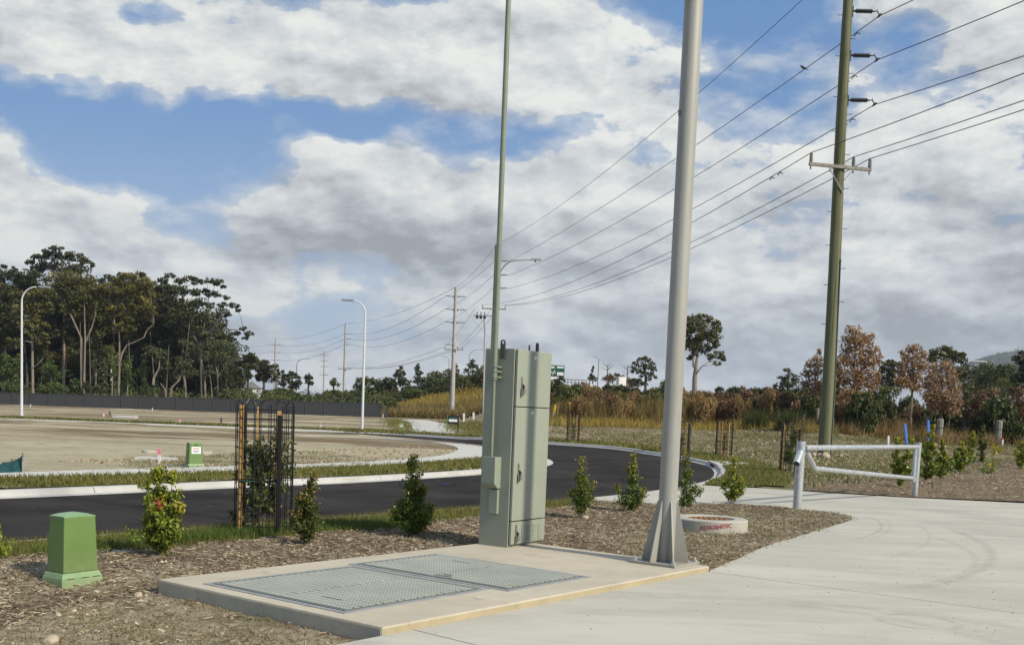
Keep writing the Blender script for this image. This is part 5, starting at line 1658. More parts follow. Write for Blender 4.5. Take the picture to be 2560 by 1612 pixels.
for (vi, ve, uc, vc) in ((28, 24, 2201, 32), (139, 133, 2193, 145), (251, 247, 2182, 256)):
    z0 = zof(2135, vi); q_ = px0(z0)
    r0_ = .255 - .085 * z0 / Hh
    MB().box(q_.x + r0_ - .05, q_.x + r0_ + .03, -.06, .06, z0 - .22, z0 + .16).build('bracket', 'insulator_dark', tp)
    io = ins_post(tp, q_ + Vector((r0_ + .04, 0, 0)), (1, .1, .05), .80, .085)
    e_ = q_ + Vector((r0_ + .84, .08, .04))
    cpt = e_ + Vector((.20, .0, -.13))
    MB().tube([e_, e_ + Vector((.10, 0, .02)), e_ + Vector((.12, 0, .10)), e_ + Vector((.10, 0, .02)), cpt], .022, 6).build('clamp', 'dark_cable', tp)
    MB().tube([cpt - line_dir * .14 + Vector((0, 0, -.03)), cpt, cpt + line_dir * .14], [.03, .05, .03], 6).build('clamp_saddle', 'dark_cable', tp)
    HV0.append(b0 + cpt + Vector((0, 0, -.02)))
za = zof(2100, 417); qa = px0(za)
ac = at(2102, 416.5, 40.7) - b0
MB().box(-1.25, 1.25, -.05, .05, -.06, .06, .01).build('crossarm', 'arm_timber', tp, loc=(ac.x, -.24, ac.z)).rotation_euler = (0, D2R(.6), math.atan2(arm_dir.y, arm_dir.x))
LV0 = []
for s_ in (-1.18, .52, 1.18):
    ip = Vector((ac.x, -.24, ac.z + .06)) + arm_dir * s_ - Vector((0, 0, s_ * .0105))
    MB().lathe([(.03, -.25), (.03, 0), (.075, .04), (.055, .07), (.075, .12), (.055, .15), (.072, .20), (.05, .23), (.065, .28), (.04, .33), (.04, .36), (0, .365)], 10, org=ip).build('insulator', 'insulator_grey', tp)
    LV0.append(b0 + ip + Vector((0, 0, .35)))
MB().tube([Vector((ac.x - .42, -.3, ac.z - .07)), px0(za - 1.0) + Vector((.12, -.22, 0))], .02, 5).build('brace', 'galvanised', tp)
MB().tube([Vector((ac.x + .50, -.2, ac.z - .07)), px0(za - .62) + Vector((.1, -.2, 0))], .02, 5).build('brace', 'galvanised', tp)
TOP0 = b0 + px0(Hh)
mb = MB()
bm = bmesh.new()
for i in range(9):
    bmm = bmesh.new(); bmesh.ops.create_icosphere(bmm, subdivisions=2, radius=random.uniform(.09, .2))
    a = random.uniform(-.6, 3.6); rr_ = random.uniform(.3, .75)
    for q_ in bmm.verts: q_.co = q_.co * (1 + .3 * mnoise.noise(q_.co * 5 + Vector((i, 0, 0)))); 
    p_ = Vector((b0.x + math.cos(a) * rr_ * 1.1, b0.y - abs(math.sin(a)) * rr_, 0)); p_.z = tz(p_.x, p_.y) + .04
    tag(MB().bm(bmm).build('rock', 'dirt_rock', None, loc=p_), 'tan rock heaped at the foot of the timber power pole', 'rock', 'rocks heaped at the foot of the timber pole')


def far_pole(label, u, vtop, d, kind, base=None, mat='concrete_pole', r=.2, arms=(), cross=None, hv=(), side=1):
    """hv: pixel rows of side insulators, cross: pixel row of a crossarm"""
    p = GD(u, d); p.z -= .2
    H = at(u, vtop, d).z - p.z
    t = thing('power_pole', label, 'power pole', p, 0, 'power poles running into the distance')
    MB().lathe([(r, 0), (r * .62, H - .02), (0, H)], 12).build('shaft', mat, t, smooth=True)
    A = []; B = []
    for i, v in enumerate(hv):
        z = at(u, v, d).z - p.z
        for s_ in ((1,) if side == 1 else (-1, 1)):
            MB().box(-.05, .05, -.05, .05, -.16, .16).build('bracket', 'insulator_dark', t, loc=(s_ * r * .85, 0, z))
            ins_post(t, (s_ * r * .8, 0, z), (s_, 0, .06), 1.15, .09, 'insulator_grey', 7)
        A.append(p + Vector(((1 if side == 1 else -1) * (r * .8 + 1.15), 0, z)))
    if cross:
        z = at(u, cross, d).z - p.z
        MB().box(-1.3, 1.3, -.06 - r, .06 - r, -.07, .07).build('crossarm', 'arm_timber', t, loc=(0, 0, z))
        for x in (-1.2, .55, 1.2):
            MB().lathe([(.03, 0), (.08, .08), (.06, .15), (.08, .22), (.05, .32), (0, .33)], 8, org=(x, -r, z + .06)).build('insulator', 'insulator_grey', t)
            B.append(p + Vector((x, -r, z + .38)))
    return t, p + Vector((0, 0, H)), A, B


t1, TOP1, HV1, LV1 = far_pole('green timber power pole standing directly behind the antenna mast', 1225, 611, 115, 0, mat='timber_pole', r=.235, hv=(652, 687, 720), cross=772)
p1 = t1.location
zc = at(1217, 790, 115).z - p1.z
MB().box(-2.2, -.1, -.3, -.2, -.05, .05).build('crossarm', 'arm_timber', t1, loc=(0, 0, zc))
for x in (-1.75, -1.35, -.95): MB().lathe([(.05, -.35), (.16, -.25), (.16, -.05), (.05, .0), (.05, .35), (0, .36)], 8, org=(x, -.25, zc)).build('fuse_switch', 'insulator_dark', t1)
MB().tube([(-1.0, -.25, zc - .4), (-.85, -.25, zc - 1.2), (-.72, -.2, 0)], .10, 8).build('cable_riser', 'concrete_pole', t1)
# street lamp arm fixed to that pole
la = at(1252, 680, 114.6)
t = thing('street_lamp', 'curved lamp arm reaching right from the pole behind the mast', 'street lamp', la, 0)
pts = [at(u, v, 114.6) - la for u, v in ((1249, 684), (1256, 671), (1265, 661), (1275, 654), (1288, 651), (1330, 650))]
MB().tube(pts, [.075, .07, .065, .06, .06, .05], 8).build('arm', 'lamp_grey', t, smooth=True)
e_ = at(1340, 650, 114.6) - la
MB().frustum(e_.x - .55, e_.x + .55, -.18, .18, e_.z - .05, e_.x - .5, e_.x + .5, -.12, .12, e_.z + .14).build('luminaire', 'lamp_grey', t)
MB().box(e_.x - .15, e_.x + .0, -.1, .1, e_.z - .22, e_.z - .052).build('sensor', 'dark_cable', t)

t2, TOP2, HV2, LV2 = far_pole('pale concrete power pole rising from the golden grass', 1129, 717, 150, 0, r=.36, hv=(741, 774, 806), cross=874, side=2)
z2_ = at(1129, 862, 150).z - t2.location.z
MB().box(-1.1, .2, -.5, -.36, -.06, .06).build('crossarm', 'arm_timber', t2, loc=(-.1, 0, z2_))
t3, TOP3, HV3, LV3 = far_pole('concrete power pole standing behind the end of the fence', 859, 808, 230, 0, r=.34, hv=(834, 847, 861), cross=923)
t4, TOP4, HV4, LV4 = far_pole('concrete power pole beside the dark trees at the edge of the forest', 686, 845, 295, 0, r=.36, hv=(862, 881, 900), cross=935, side=2)
t5, TOP5, HV5, LV5 = far_pole('smallest concrete power pole midway between its taller neighbours', 808.5, 877, 350, 0, r=.36, hv=(888, 902, 916), cross=937, side=2)


def wire(label, a, b, sag, r, group='power lines', damp=None):
    n = 22; pts = [a + (b - a) * (k / n) - Vector((0, 0, sag * 4 * (k / n) * (1 - k / n))) for k in range(n + 1)]
    o = MB().tube([p - a for p in pts], r * .78, 5).build('power_line', 'dark_cable', None, loc=a)
    if damp:
        for f in damp:
            p = (b - a) * f - Vector((0, 0, sag * 4 * f * (1 - f)))
            MB().tube([p + Vector((-.05, .16, -.11)), p + Vector((0, 0, -.02)), p + Vector((.05, -.16, -.11))], [.026, .010, .026], 6).tube([p + Vector((0, .03, 0)), p + Vector((0, 0, -.09))], .012, 5).build('damper', 'dark_cable', o)
    return tag(o, label, 'power line', group)


NEXT = Vector((14.1, -74, 0))
rows = ['top', 'middle', 'lowest']
wire('single top wire from the timber pole head down to the pole behind the mast', TOP0, TOP1, 1.1, .018)
for i in range(3):
    wire(rows[i] + ' of the three high wires left of the timber pole', HV0[i], HV1[i], (.55, .75, .95)[i], .021, damp=(.022, .030))
    wire(rows[i] + ' of the three high wires right of the timber pole', HV0[i], HV0[i] + NEXT + Vector((0, 0, -3.4)), 1.3, .021)
for i, nm in enumerate(('left', 'middle', 'right')):
    wire(nm + ' crossarm wire running left from the timber pole', LV0[i], LV1[i], (1.3, 1.3, 1.3)[i], .020, damp=(.035, .045) if i == 0 else None)
    wire(nm + ' crossarm wire running right from the timber pole', LV0[i], LV0[i] + NEXT + Vector((0, 0, -1.2)), 1.0, .020)
wire('top wire between the pole behind the mast and the concrete pole', TOP1, TOP2, .5, .02)
for i in range(3):
    wire(rows[i] + ' high wire between the mast pole and the concrete pole', HV1[i] + Vector((-1.5, 0, 0)), HV2[i], .4, .022)
    wire(('left', 'middle', 'right')[i] + ' crossarm wire between the mast pole and the concrete pole', LV1[i] + Vector((-.8, 0, -.4)), LV2[i], .3, .022)
wire('top wire from the concrete pole to the pole behind the fence', TOP2, TOP3, 1.2, .03)
for i in range(3):
    wire(rows[i] + ' high wire from the concrete pole to the pole behind the fence', HV2[i], HV3[i], 1.6, .032)
    wire(('left', 'middle', 'right')[i] + ' crossarm wire from the concrete pole to the pole behind the fence', LV2[i], LV3[i], 1.2, .03)
wire('top wire from the pole behind the fence to the forest edge pole', TOP3, TOP4, 1.2, .034)
for i in range(3): wire(rows[i] + ' high wire from the pole behind the fence to the forest edge pole', HV3[i] + Vector((-1.5, 0, 0)), HV4[i] + Vector((2, 0, 0)), 1.2, .036)
for i in range(3): wire(rows[i] + ' thin wire leaving the forest edge pole towards the forest', HV4[i], HV4[i] + Vector((-40, 40, 1)), 1.0, .03)
# stay wire with two insulators
a_ = at(1135, 745, 150); b_ = at(1228, 848, 118)
wire('slanting stay wire left of the pole behind the mast', a_, b_, .1, .016)
# spacer clips hanging on the wires
# bird
bp = HV0[0] + (HV1[0] - HV0[0]) * .068
f_ = .0
best = min((abs((lambda p: 1280 + F * ((p - Vector((0, 0, CAMZ))).dot(rgt)) / ((p - Vector((0, 0, CAMZ))).dot(fwd)))(HV0[0] + (HV1[0] - HV0[0]) * k / 400) - 2008), k / 400) for k in range(1, 120))
f_ = best[1]; bp = HV0[0] + (HV1[0] - HV0[0]) * f_ - Vector((0, 0, .55 * 4 * f_ * (1 - f_)))
bd = MB()
sp = [(.30, .0, .02), (.20, .0, .06), (.10, 0, .10), (.0, 0, .13), (-.08, 0, .16), (-.13, 0, .215), (-.165, 0, .24), (-.19, 0, .235), (-.235, 0, .222)]
bd.tube(sp, [.012, .022, .055, .075, .07, .048, .045, .03, .004], 10)
bd.v = [tuple(q * .72 for q in p) for p in bd.v]
bird = bd.build('bird', 'bird_dark', None, smooth=True, loc=bp)
tag(bird, 'small dark bird perched on the upper wire left of the timber pole', 'bird')

# ------------------------------------------------------------------ sign, barrier and boxes on the embankment
d_ = 135
o_ = at(1391, 926, d_)
gzs = tz(o_.x, d_)
t = thing('road_sign', 'green road direction sign with white panels peeping out right of the cabinet', 'road sign', (o_.x, d_, gzs))
k_ = d_ / F
X = lambda u: (u - 1391) * k_
Z = lambda v: o_.z - gzs - (v - 926) * k_
MB().box(X(1346), X(1411), -.05, .0, Z(941), Z(913), .04).build('board', 'sign_green', t)
for (u0, u1, v0, v1) in ((1392, 1409, 915.5, 920), (1372, 1386, 916, 920.5), (1393, 1409, 930, 938)):
    MB().box(X(u0), X(u1), -.07, -.052, Z(v1), Z(v0)).build('white_panel', 'white_label', t)
mb = MB()
for (a, b_) in (((1382, 937), (1385, 928)), ((1378, 930), (1384, 934)), ((1385, 928), (1389, 933)), ((1385, 928), (1388, 926))):
    p0_, p1_ = Vector((X(a[0]), -.062, Z(a[1]))), Vector((X(b_[0]), -.062, Z(b_[1])))
    dd_ = (p1_ - p0_).normalized(); n_ = Vector((-dd_.z, 0, dd_.x)) * .05
    mb.prism([p0_ - n_, p1_ - n_, p1_ + n_, p0_ + n_], (0, -.012, 0))
mb.build('arrow', 'white_label', t)
for u in (1360, 1402): MB().lathe([(.06, -.3), (.06, Z(941))], 8, org=(X(u), .06, 0)).build('post', 'galvanised', t)
p = GD(1383, 128)
t = thing('parked_van', 'pale vehicle body showing below the green road sign', 'van', p, 0)
zt = at(1383, 943, 128).z - p.z; zb_ = at(1383, 963, 128).z - p.z
MB().box(-1.2, .9, -.8, .8, .2, zt, .18).build('body', 'white_paint', t); MB().box(-.95, .7, -.815, -.79, zt * .55, zt * .86).build('window', 'label_grey', t)
for x in (-.75, .5): MB().lathe([(.32, -.1), (.32, .1)], 14, (0, 1, 0), (x, -.75, .3)).build('wheel', 'black_plastic', t)
p = GD(1441, 135); zt = at(1441, 948, 135).z - p.z
t = thing('guard_rail', 'grey bridge railing on the embankment right of the road sign', 'guard rail', p, 0)
for x in np.linspace(-1.6, 1.6, 8): MB().box(x - .05, x + .05, -.05, .05, -.2, zt).build('post', 'lamp_grey', t)
for f in (.55, .8, 1.0): MB().box(-1.7, 1.7, -.07, -.052, zt * f - .12, zt * f).build('rail', 'lamp_grey', t)
p = GD(1551, 125); zt = at(1551, 943, 125).z - p.z
t = thing('utility_box', 'cream utility box standing in scrub left of the round tree', 'utility box', p, .3)
MB().box(-.46, .46, -.4, .4, -.2, zt, .02).build('body', 'white_paint', t); MB().box(-.48, .48, -.42, .42, zt + .001, zt + .06).build('lid', 'white_label', t)
MB().box(-.36, .36, -.415, -.402, .3, zt - .15).build('door', 'white_label', t)
p = G(1131, 1083.5)
t = thing('estate_sign', 'small black estate sign with a white band beside the concrete crossing', 'sign', p, 0)
k_ = p.y / F; X = lambda u: (u - 1131) * k_; Z = lambda v: (1083.5 - v) * k_
MB().box(X(1118.5), X(1144), -.03, .0, Z(1060), Z(1039)).build('board', 'sign_black', t)
MB().box(X(1121), X(1142), -.036, -.031, Z(1054), Z(1047.5)).build('white_band', 'white_label', t)
MB().box(X(1121), X(1142), -.036, -.031, Z(1045), Z(1042.5)).build('green_band', 'sign_green', t)
for u, m_ in ((1117.5, 'pillar_green'), (1144.5, 'sign_black')): MB().box(X(u) - .03, X(u) + .03, -.02, .03, -.1, Z(1038)).build('post', m_, t)
p = GD(630, 235)
t = thing('house', 'white gabled house glimpsed between the trees beyond the fence', 'house', p, .2)
MB().box(-1.6, 1.6, -3, 3, 0, 3.4).build('wall', 'white_paint', t)
MB().prism([(-2.0, -3.3, 3.4), (2.0, -3.3, 3.4), (0, -3.3, 4.9)], (0, 6.6, 0)).build('roof', 'lamp_grey', t)
for x in (-.7, .7): MB().box(x - .35, x + .35, -3.05, -3.0, 1.2, 2.4).build('window', 'label_grey', t)


# ------------------------------------------------------------------ trees built from limbs and leaf clumps
def tree(label, D, u, v0, trunks, clumps, mat, xf=(1, 0, 0), name='gum_tree', bark='bark_dark', cat='tree', group=None, ls=.42, dens=1.0, depth=1.0, tonek=1.0, shell=.5, limb=True, zbase=None, flat=1.0):
    """trunks: [(points, r0, r1)], clumps: [(u, v, ru, rv)], all in pixels of a zoomed crop given by xf (scale, x0, y0)"""
    k, x0, y0 = xf
    T = lambda p, d: at(p[0] * k + x0, p[1] * k + y0, d)
    b = at(u * k + x0, v0 * k + y0, D)
    if zbase is None: b.z = tz(b.x, D)
    t = thing(name, label, cat, b, 0, group)
    mb = MB(); spine = []
    for (P, r0_, r1_) in trunks:
        P3 = [T(p, D + random.uniform(-.3, .3)) - b for p in P]
        if P[0][1] >= v0 - 2: P3 = [Vector((P3[0].x, 0, -.3))] + P3[1:] if len(P3) > 1 else P3
        n = len(P3); mb.tube(P3, [r0_ + (r1_ - r0_) * i / (n - 1) for i in range(n)], 8); spine += P3
    pix = D / F * k
    C = []; S_ = []; Tn = []
    for (cu, cv, ru, rv) in clumps:
        R = np.array([ru * pix, (ru + rv) * .5 * pix * depth, rv * pix]) * 1.12
        c = T((cu, cv), D + random.uniform(-1, 1) * depth * ru * pix * 1.0) - b
        n = int(dens * 46 * (R[0] * R[1] * R[2]) ** (2 / 3) / (ls * ls)) + 20
        n = min(n, 6500)
        # a clump is a handful of small leafy tufts
        nt_ = max(6, int(10 + n / 90))
        cen = blob((c.x, c.y, c.z), R * .82, nt_, shell)
        tr = R.mean() * (.62 if mat in ('rust_leaf', 'tan_leaf', 'scrub_green', 'scrub_brown', 'bush_lime') else .46)
        for q_ in cen:
            m = max(3, int(n / nt_))
            pts_ = blob(q_, (tr, tr, tr * (.95 if mat in ('rust_leaf', 'tan_leaf', 'scrub_green', 'scrub_brown', 'bush_lime') else .66) * flat), m, .8)
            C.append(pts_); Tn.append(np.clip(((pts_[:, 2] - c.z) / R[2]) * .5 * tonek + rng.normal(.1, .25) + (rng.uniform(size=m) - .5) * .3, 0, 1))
        if limb and spine:
            s_ = min(spine, key=lambda q_: (q_ - c).length + (4 if q_.z > c.z else 0))
            mid = (s_ + c) / 2 + Vector((random.uniform(-.3, .3), 0, -.08 * (s_ - c).length))
            L_ = (s_ - c).length; r_ = min(.12, .02 + L_ * .012)
            mb.tube([s_, mid, c], [r_, r_ * .7, r_ * .25], 5)
            for q_ in cen[::3]: mb.tube([c - Vector((0, 0, .1)), (Vector(q_) + c) / 2, Vector(q_)], [r_ * .35, r_ * .25, .008], 4)
    if mb.v: mb.build('trunk', bark, t)
    C = np.concatenate(C)
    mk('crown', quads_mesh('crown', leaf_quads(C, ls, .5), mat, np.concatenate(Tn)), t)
    return t


Z1 = (.3299, 0, 560)
FG = None
tree('tallest forest tree with a flat umbrella crown above the left lamp', 168, 470, 1285, [([(470, 1285), (475, 900), (460, 600), (470, 330)], .26, .10), ([(470, 420), (380, 330), (300, 260)], .14, .05), ([(470, 420), (560, 320), (660, 300)], .14, .05)],
     [(228, 288, 36, 22), (300, 255, 60, 28), (350, 212, 52, 22), (435, 190, 55, 20), (400, 245, 70, 26), (480, 240, 80, 30), (560, 250, 75, 28), (640, 282, 58, 26), (688, 308, 34, 18), (340, 320, 85, 32), (470, 330, 90, 40), (590, 345, 90, 42), (280, 345, 60, 30)], 'gum_dark', Z1, ls=.40)
tree('big tree with a pale forked trunk below the umbrella crown', 155, 630, 1290, [([(626, 1290), (622, 1050), (618, 870), (560, 740), (500, 610), (462, 570)], .19, .07), ([(636, 1285), (642, 1000), (645, 850), (640, 700), (640, 560)], .17, .06), ([(648, 890), (690, 800), (722, 690)], .16, .06)],
     [(440, 430, 90, 55), (540, 420, 100, 60), (640, 430, 80, 60), (480, 500, 85, 50), (590, 510, 90, 60), (690, 470, 50, 55), (660, 560, 70, 60), (560, 580, 80, 50), (720, 600, 45, 50), (500, 640, 60, 45), (640, 640, 70, 45)], 'gum_olive', Z1, bark='bark_pale', ls=.38)
tree('tree with a rust red lower trunk left of the forked one', 158, 482, 1290, [([(482, 1290), (484, 1000), (486, 760), (480, 680), (450, 580)], .22, .07), ([(485, 860), (430, 780), (400, 700)], .12, .05)],
     [(420, 620, 80, 55), (380, 700, 70, 55), (470, 720, 70, 50), (540, 760, 60, 50), (340, 620, 70, 50), (520, 880, 60, 45), (430, 820, 60, 50)], 'gum_dark', Z1, bark='bark_red', ls=.38)
tree('slender pale trunked tree just right of the white lamp', 152, 246, 1290, [([(246, 1290), (246, 1050), (244, 860), (215, 780), (190, 710)], .22, .07), ([(245, 900), (200, 885), (130, 900), (60, 915)], .10, .04), ([(250, 1090), (300, 1050), (330, 1010)], .10, .04)],
     [(180, 560, 90, 60), (280, 560, 80, 60), (330, 640, 70, 60), (230, 660, 90, 55), (150, 660, 70, 55), (300, 760, 70, 55), (300, 850, 55, 50), (200, 780, 60, 50), (110, 900, 60, 40), (360, 540, 60, 50)], 'gum_light' if False else 'gum_olive', Z1, bark='bark_pale', ls=.44)
tree('dark tree filling the left edge of the picture', 160, 30, 1290, [([(30, 1290), (40, 900), (50, 500)], .26, .10), ([(200, 1290), (205, 1100), (190, 960), (180, 800)], .2, .10)],
     [(30, 320, 26, 20), (100, 345, 28, 22), (20, 390, 70, 45), (110, 410, 80, 40), (200, 390, 80, 38), (280, 410, 70, 45), (60, 490, 90, 60), (160, 480, 90, 60), (20, 600, 90, 70), (120, 600, 90, 70), (40, 720, 90, 70), (130, 760, 80, 70), (30, 850, 80, 70), (90, 880, 70, 50), (250, 480, 70, 50)], 'gum_dark', Z1, ls=.40)
tree('dark tree continuing the forest beyond the left edge', 165, -160, 1290, [([(-160, 1290), (-150, 700), (-140, 450)], .5, .15)],
     [(-160, 330, 110, 60), (-80, 380, 90, 60), (-240, 420, 110, 80), (-120, 520, 120, 80), (-60, 640, 110, 90), (-200, 660, 130, 100), (-100, 800, 130, 100)], 'gum_dark', Z1, ls=.55)
tree('golden olive rounded tree with a sweeping pale limb', 155, 900, 1290, [([(895, 1290), (905, 1080), (905, 900), (900, 780)], .20, .08), ([(908, 1040), (925, 980), (960, 920), (1030, 890), (1090, 860), (1110, 810), (1165, 755)], .16, .05), ([(868, 800), (866, 720), (864, 640)], .10, .06)],
     [(800, 480, 60, 34), (870, 440, 65, 36), (950, 420, 75, 36), (1040, 425, 75, 38), (1120, 455, 60, 42), (820, 530, 70, 40), (910, 510, 80, 40), (1010, 500, 90, 46), (1100, 520, 70, 44), (760, 500, 40, 30), (900, 590, 70, 36), (970, 630, 70, 34), (1060, 600, 80, 46), (1130, 650, 60, 40), (860, 660, 50, 40), (950, 790, 70, 34), (900, 770, 50, 26), (1080, 690, 70, 40), (1000, 720, 70, 40)], 'gum_gold', Z1, bark='bark_pale', ls=.36)
tree('dark backing tree whose top rises behind the golden one', 175, 980, 1290, [([(980, 1290), (985, 700)], .4, .15)],
     [(820, 400, 26, 20), (930, 395, 50, 26), (1030, 385, 70, 24), (880, 440, 60, 40), (780, 440, 35, 25), (780, 620, 60, 70), (1160, 560, 60, 70), (1180, 700, 80, 70), (780, 760, 80, 80)], 'gum_dark', Z1, ls=.40)
tree('open dark tree with gaps of sky at the right end of the forest', 160, 1530, 1295, [([(1530, 1295), (1520, 1000), (1530, 860), (1560, 700), (1580, 560)], .18, .06), ([(1525, 950), (1440, 800), (1400, 620), (1360, 480)], .2, .06), ([(1530, 880), (1640, 760), (1700, 620)], .18, .05), ([(1640, 780), (1740, 800), (1840, 800)], .10, .04)],
     [(1240, 430, 42, 26), (1290, 392, 38, 20), (1370, 430, 52, 24), (1440, 415, 44, 20), (1500, 440, 46, 24), (1580, 430, 36, 18), (1640, 440, 52, 24), (1690, 480, 26, 16), (1210, 500, 36, 28), (1290, 500, 56, 34), (1380, 510, 56, 34), (1470, 510, 52, 30), (1560, 520, 48, 28), (1640, 530, 46, 22), (1720, 560, 30, 16), (1300, 590, 56, 34), (1400, 600, 56, 34), (1500, 600, 52, 30), (1590, 620, 44, 24), (1680, 610, 36, 20), (1770, 620, 44, 18), (1805, 650, 24, 12), (1340, 690, 62, 40), (1450, 700, 56, 34), (1550, 700, 46, 26), (1640, 690, 40, 20), (1720, 690, 34, 16), (1380, 780, 60, 40), (1490, 790, 46, 26), (1600, 780, 36, 18), (1690, 770, 34, 16), (1780, 830, 40, 20), (1840, 790, 28, 16), (1890, 835, 34, 20), (1860, 865, 26, 12), (1760, 870, 28, 14), (1560, 850, 50, 24), (1680, 850, 34, 18)], 'gum_dark', Z1, ls=.34, shell=.45, dens=1.15)
tree('dark dense tree between the golden tree and the open one', 165, 1250, 1290, [([(1250, 1290), (1250, 800)], .36, .12)],
     [(1240, 620, 66, 66), (1210, 720, 70, 60), (1290, 760, 60, 60), (1240, 830, 70, 50), (1260, 800, 50, 34), (1180, 860, 70, 60), (1330, 870, 70, 50)], 'gum_dark', Z1, ls=.46)
tree('sparse grey olive tree with bare pale stems under the open one', 152, 1420, 1300, [([(1420, 1300), (1400, 1200), (1370, 1060), (1390, 930)], .13, .05), ([(1565, 1300), (1550, 1160), (1525, 1040), (1530, 930)], .2, .06), ([(1655, 1300), (1650, 1150), (1620, 1000)], .16, .05)],
     [(1420, 900, 70, 34), (1500, 930, 60, 36), (1600, 900, 60, 40), (1690, 910, 50, 36), (1460, 990, 60, 40), (1560, 1010, 60, 40), (1660, 1000, 60, 40), (1720, 1060, 50, 60), (1400, 1080, 50, 50), (1600, 1100, 50, 44), (1740, 960, 30, 30)], 'gum_grey', Z1, bark='bark_pale', ls=.36, dens=.42)
tree('low tree with crooked pale trunks at the fence', 148, 1275, 1302, [([(1275, 1302), (1300, 1240), (1350, 1190), (1372, 1150)], .2, .07), ([(1272, 1302), (1250, 1250), (1215, 1205)], .14, .05), ([(1160, 1220), (1165, 1170), (1205, 1090), (1210, 1020)], .2, .07)],
     [(1380, 1050, 60, 50), (1300, 1080, 60, 45), (1440, 1130, 50, 50), (1210, 980, 60, 40), (1150, 960, 50, 40), (1330, 1160, 50, 40)], 'gum_grey', Z1, bark='bark_pale', ls=.36, dens=.5)
tree('bright green young conifer shaped tree by the fence', 146, 390, 1285, [([(390, 1285), (388, 1150), (385, 1040)], .14, .04)],
     [(385, 1050, 35, 30), (380, 1100, 55, 34), (395, 1150, 75, 34), (370, 1200, 80, 34), (410, 1235, 80, 34), (350, 1250, 70, 30)], 'gum_light', Z1, ls=.32)
tree('young green tree at the left end of the fence', 146, 45, 1280, [([(48, 1280), (46, 1120), (42, 1010)], .14, .05)],
     [(30, 1020, 50, 34), (20, 1080, 60, 40), (70, 1100, 50, 40), (30, 1160, 70, 40), (100, 1180, 55, 40), (60, 1230, 80, 34), (130, 1060, 30, 60)], 'gum_light', Z1, ls=.32, dens=.8)
for i, (uu, vt, hw, lb, mt) in enumerate(((725, 1010, 46, 'thin young gum left of the short white lamp', 'gum_grey'), (790, 1030, 44, 'slim young gum touching the short white lamp', 'gum_grey'), (850, 970, 44, 'feathery green sapling tree behind the short white lamp', 'gum_light'), (965, 1040, 60, 'bushy green understory tree right of the short white lamp', 'gum_light'), (1095, 1010, 34, 'thin upright poplar shaped gum in the understory', 'gum_light'), (1185, 1180, 50, 'low leafy bush showing over the fence', 'gum_light'), (560, 1180, 60, 'green bush right of the red trunk', 'gum_light'), (660, 1200, 44, 'dark bush beside the forked trunk', 'gum_olive'))):
    n = 5; cl = [(uu + random.uniform(-12, 12), vt + (1270 - vt) * (k + .3) / n, hw * (.55 + .45 * k / n) * random.uniform(.8, 1.1), (1280 - vt) / n * .75) for k in range(n)]
    tree(lb, 147 + i * .6, uu, 1292, [([(uu, 1292), (uu + 3, (1292 + vt) / 2), (uu + 2, vt + 20)], .12, .04)], cl, mt, Z1, bark='bark_pale', ls=.32, dens=.62)
tree('sparse small tree whose crown merges under the open dark tree', 150, 1860, 1310, [([(1880, 1310), (1880, 1200), (1885, 1100)], .2, .08)],
     [(1885, 1000, 46, 28), (1850, 1050, 46, 30), (1920, 1040, 44, 40), (1890, 1090, 60, 30), (1780, 1100, 44, 60), (1810, 1180, 50, 50), (1880, 1150, 40, 20)], 'gum_dark', Z1, ls=.36)
tree('dark rounded tree just left of the forest edge power pole', 180, 2005, 1325, [([(2000, 1325), (1998, 1220), (2000, 1160)], .22, .1)],
     [(2000, 1060, 44, 26), (1980, 1100, 50, 40), (2040, 1090, 44, 44), (2000, 1150, 50, 44), (2060, 1150, 40, 44), (1960, 1160, 30, 30)], 'gum_dark', Z1, ls=.40)
# dark mass of forest behind, seen between the trunks
C = []; T_ = []
for k in range(760):
    uu = random.uniform(-400, 1760); top = 520 if uu < 1200 else 520 + (uu - 1200) * .9
    vv = random.uniform(top, 1300); D = random.uniform(182, 205)
    if uu > 1400 and vv < 900 and random.random() < .7: continue
    c = at(uu * .3299, vv * .3299 + 560, D); p_ = blob(c, (2.8, 2.2, 2.3), 130, .6); C.append(p_); T_.append(np.full(len(p_), random.uniform(0, .3)))
C = np.concatenate(C); fo = mk('forest', quads_mesh('forest', leaf_quads(C, .62, .55), 'gum_dark', np.concatenate(T_)))
for (mt_, cnt, u0_, u1_, t0_) in (('gum_olive', 150, -350, 1150, 560), ('gum_dark', 150, -350, 1350, 480), ('gum_grey', 130, 1000, 1720, 860), ('gum_dark', 60, 1200, 1640, 640), ('scrub_green', 80, -300, 1700, 1080)):
    C = []; T_ = []
    for k in range(cnt):
        uu = random.uniform(u0_, u1_); vv = random.uniform(t0_, 1120); D = random.uniform(164, 180)
        c = at(uu * .3299, vv * .3299 + 560, D)
        for q in range(5):
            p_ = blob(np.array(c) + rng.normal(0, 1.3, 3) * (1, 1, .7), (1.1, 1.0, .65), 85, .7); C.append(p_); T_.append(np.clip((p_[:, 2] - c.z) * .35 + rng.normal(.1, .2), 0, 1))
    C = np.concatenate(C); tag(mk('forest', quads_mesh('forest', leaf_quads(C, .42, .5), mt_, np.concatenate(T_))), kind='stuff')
tag(fo, kind='stuff')
mb = MB()
for k in range(34):
    uu = random.uniform(-350, 1740); D = random.uniform(150, 182); p = at(uu * .3299, 1290 * .3299 + 560, D); p.z = tz(p.x, D) - .2
    H = random.uniform(7, 14); dx_ = random.uniform(-1, 1)
    if uu > 1400: H = random.uniform(4, 8)
    mb.tube([p, p + Vector((dx_ * .4, 0, H * .5)), p + Vector((dx_, random.uniform(-.5, .5), H))], [random.uniform(.06, .13), .06, .03], 6)
tag(mb.build('forest_trunks', 'bark_mid', None), kind='stuff')
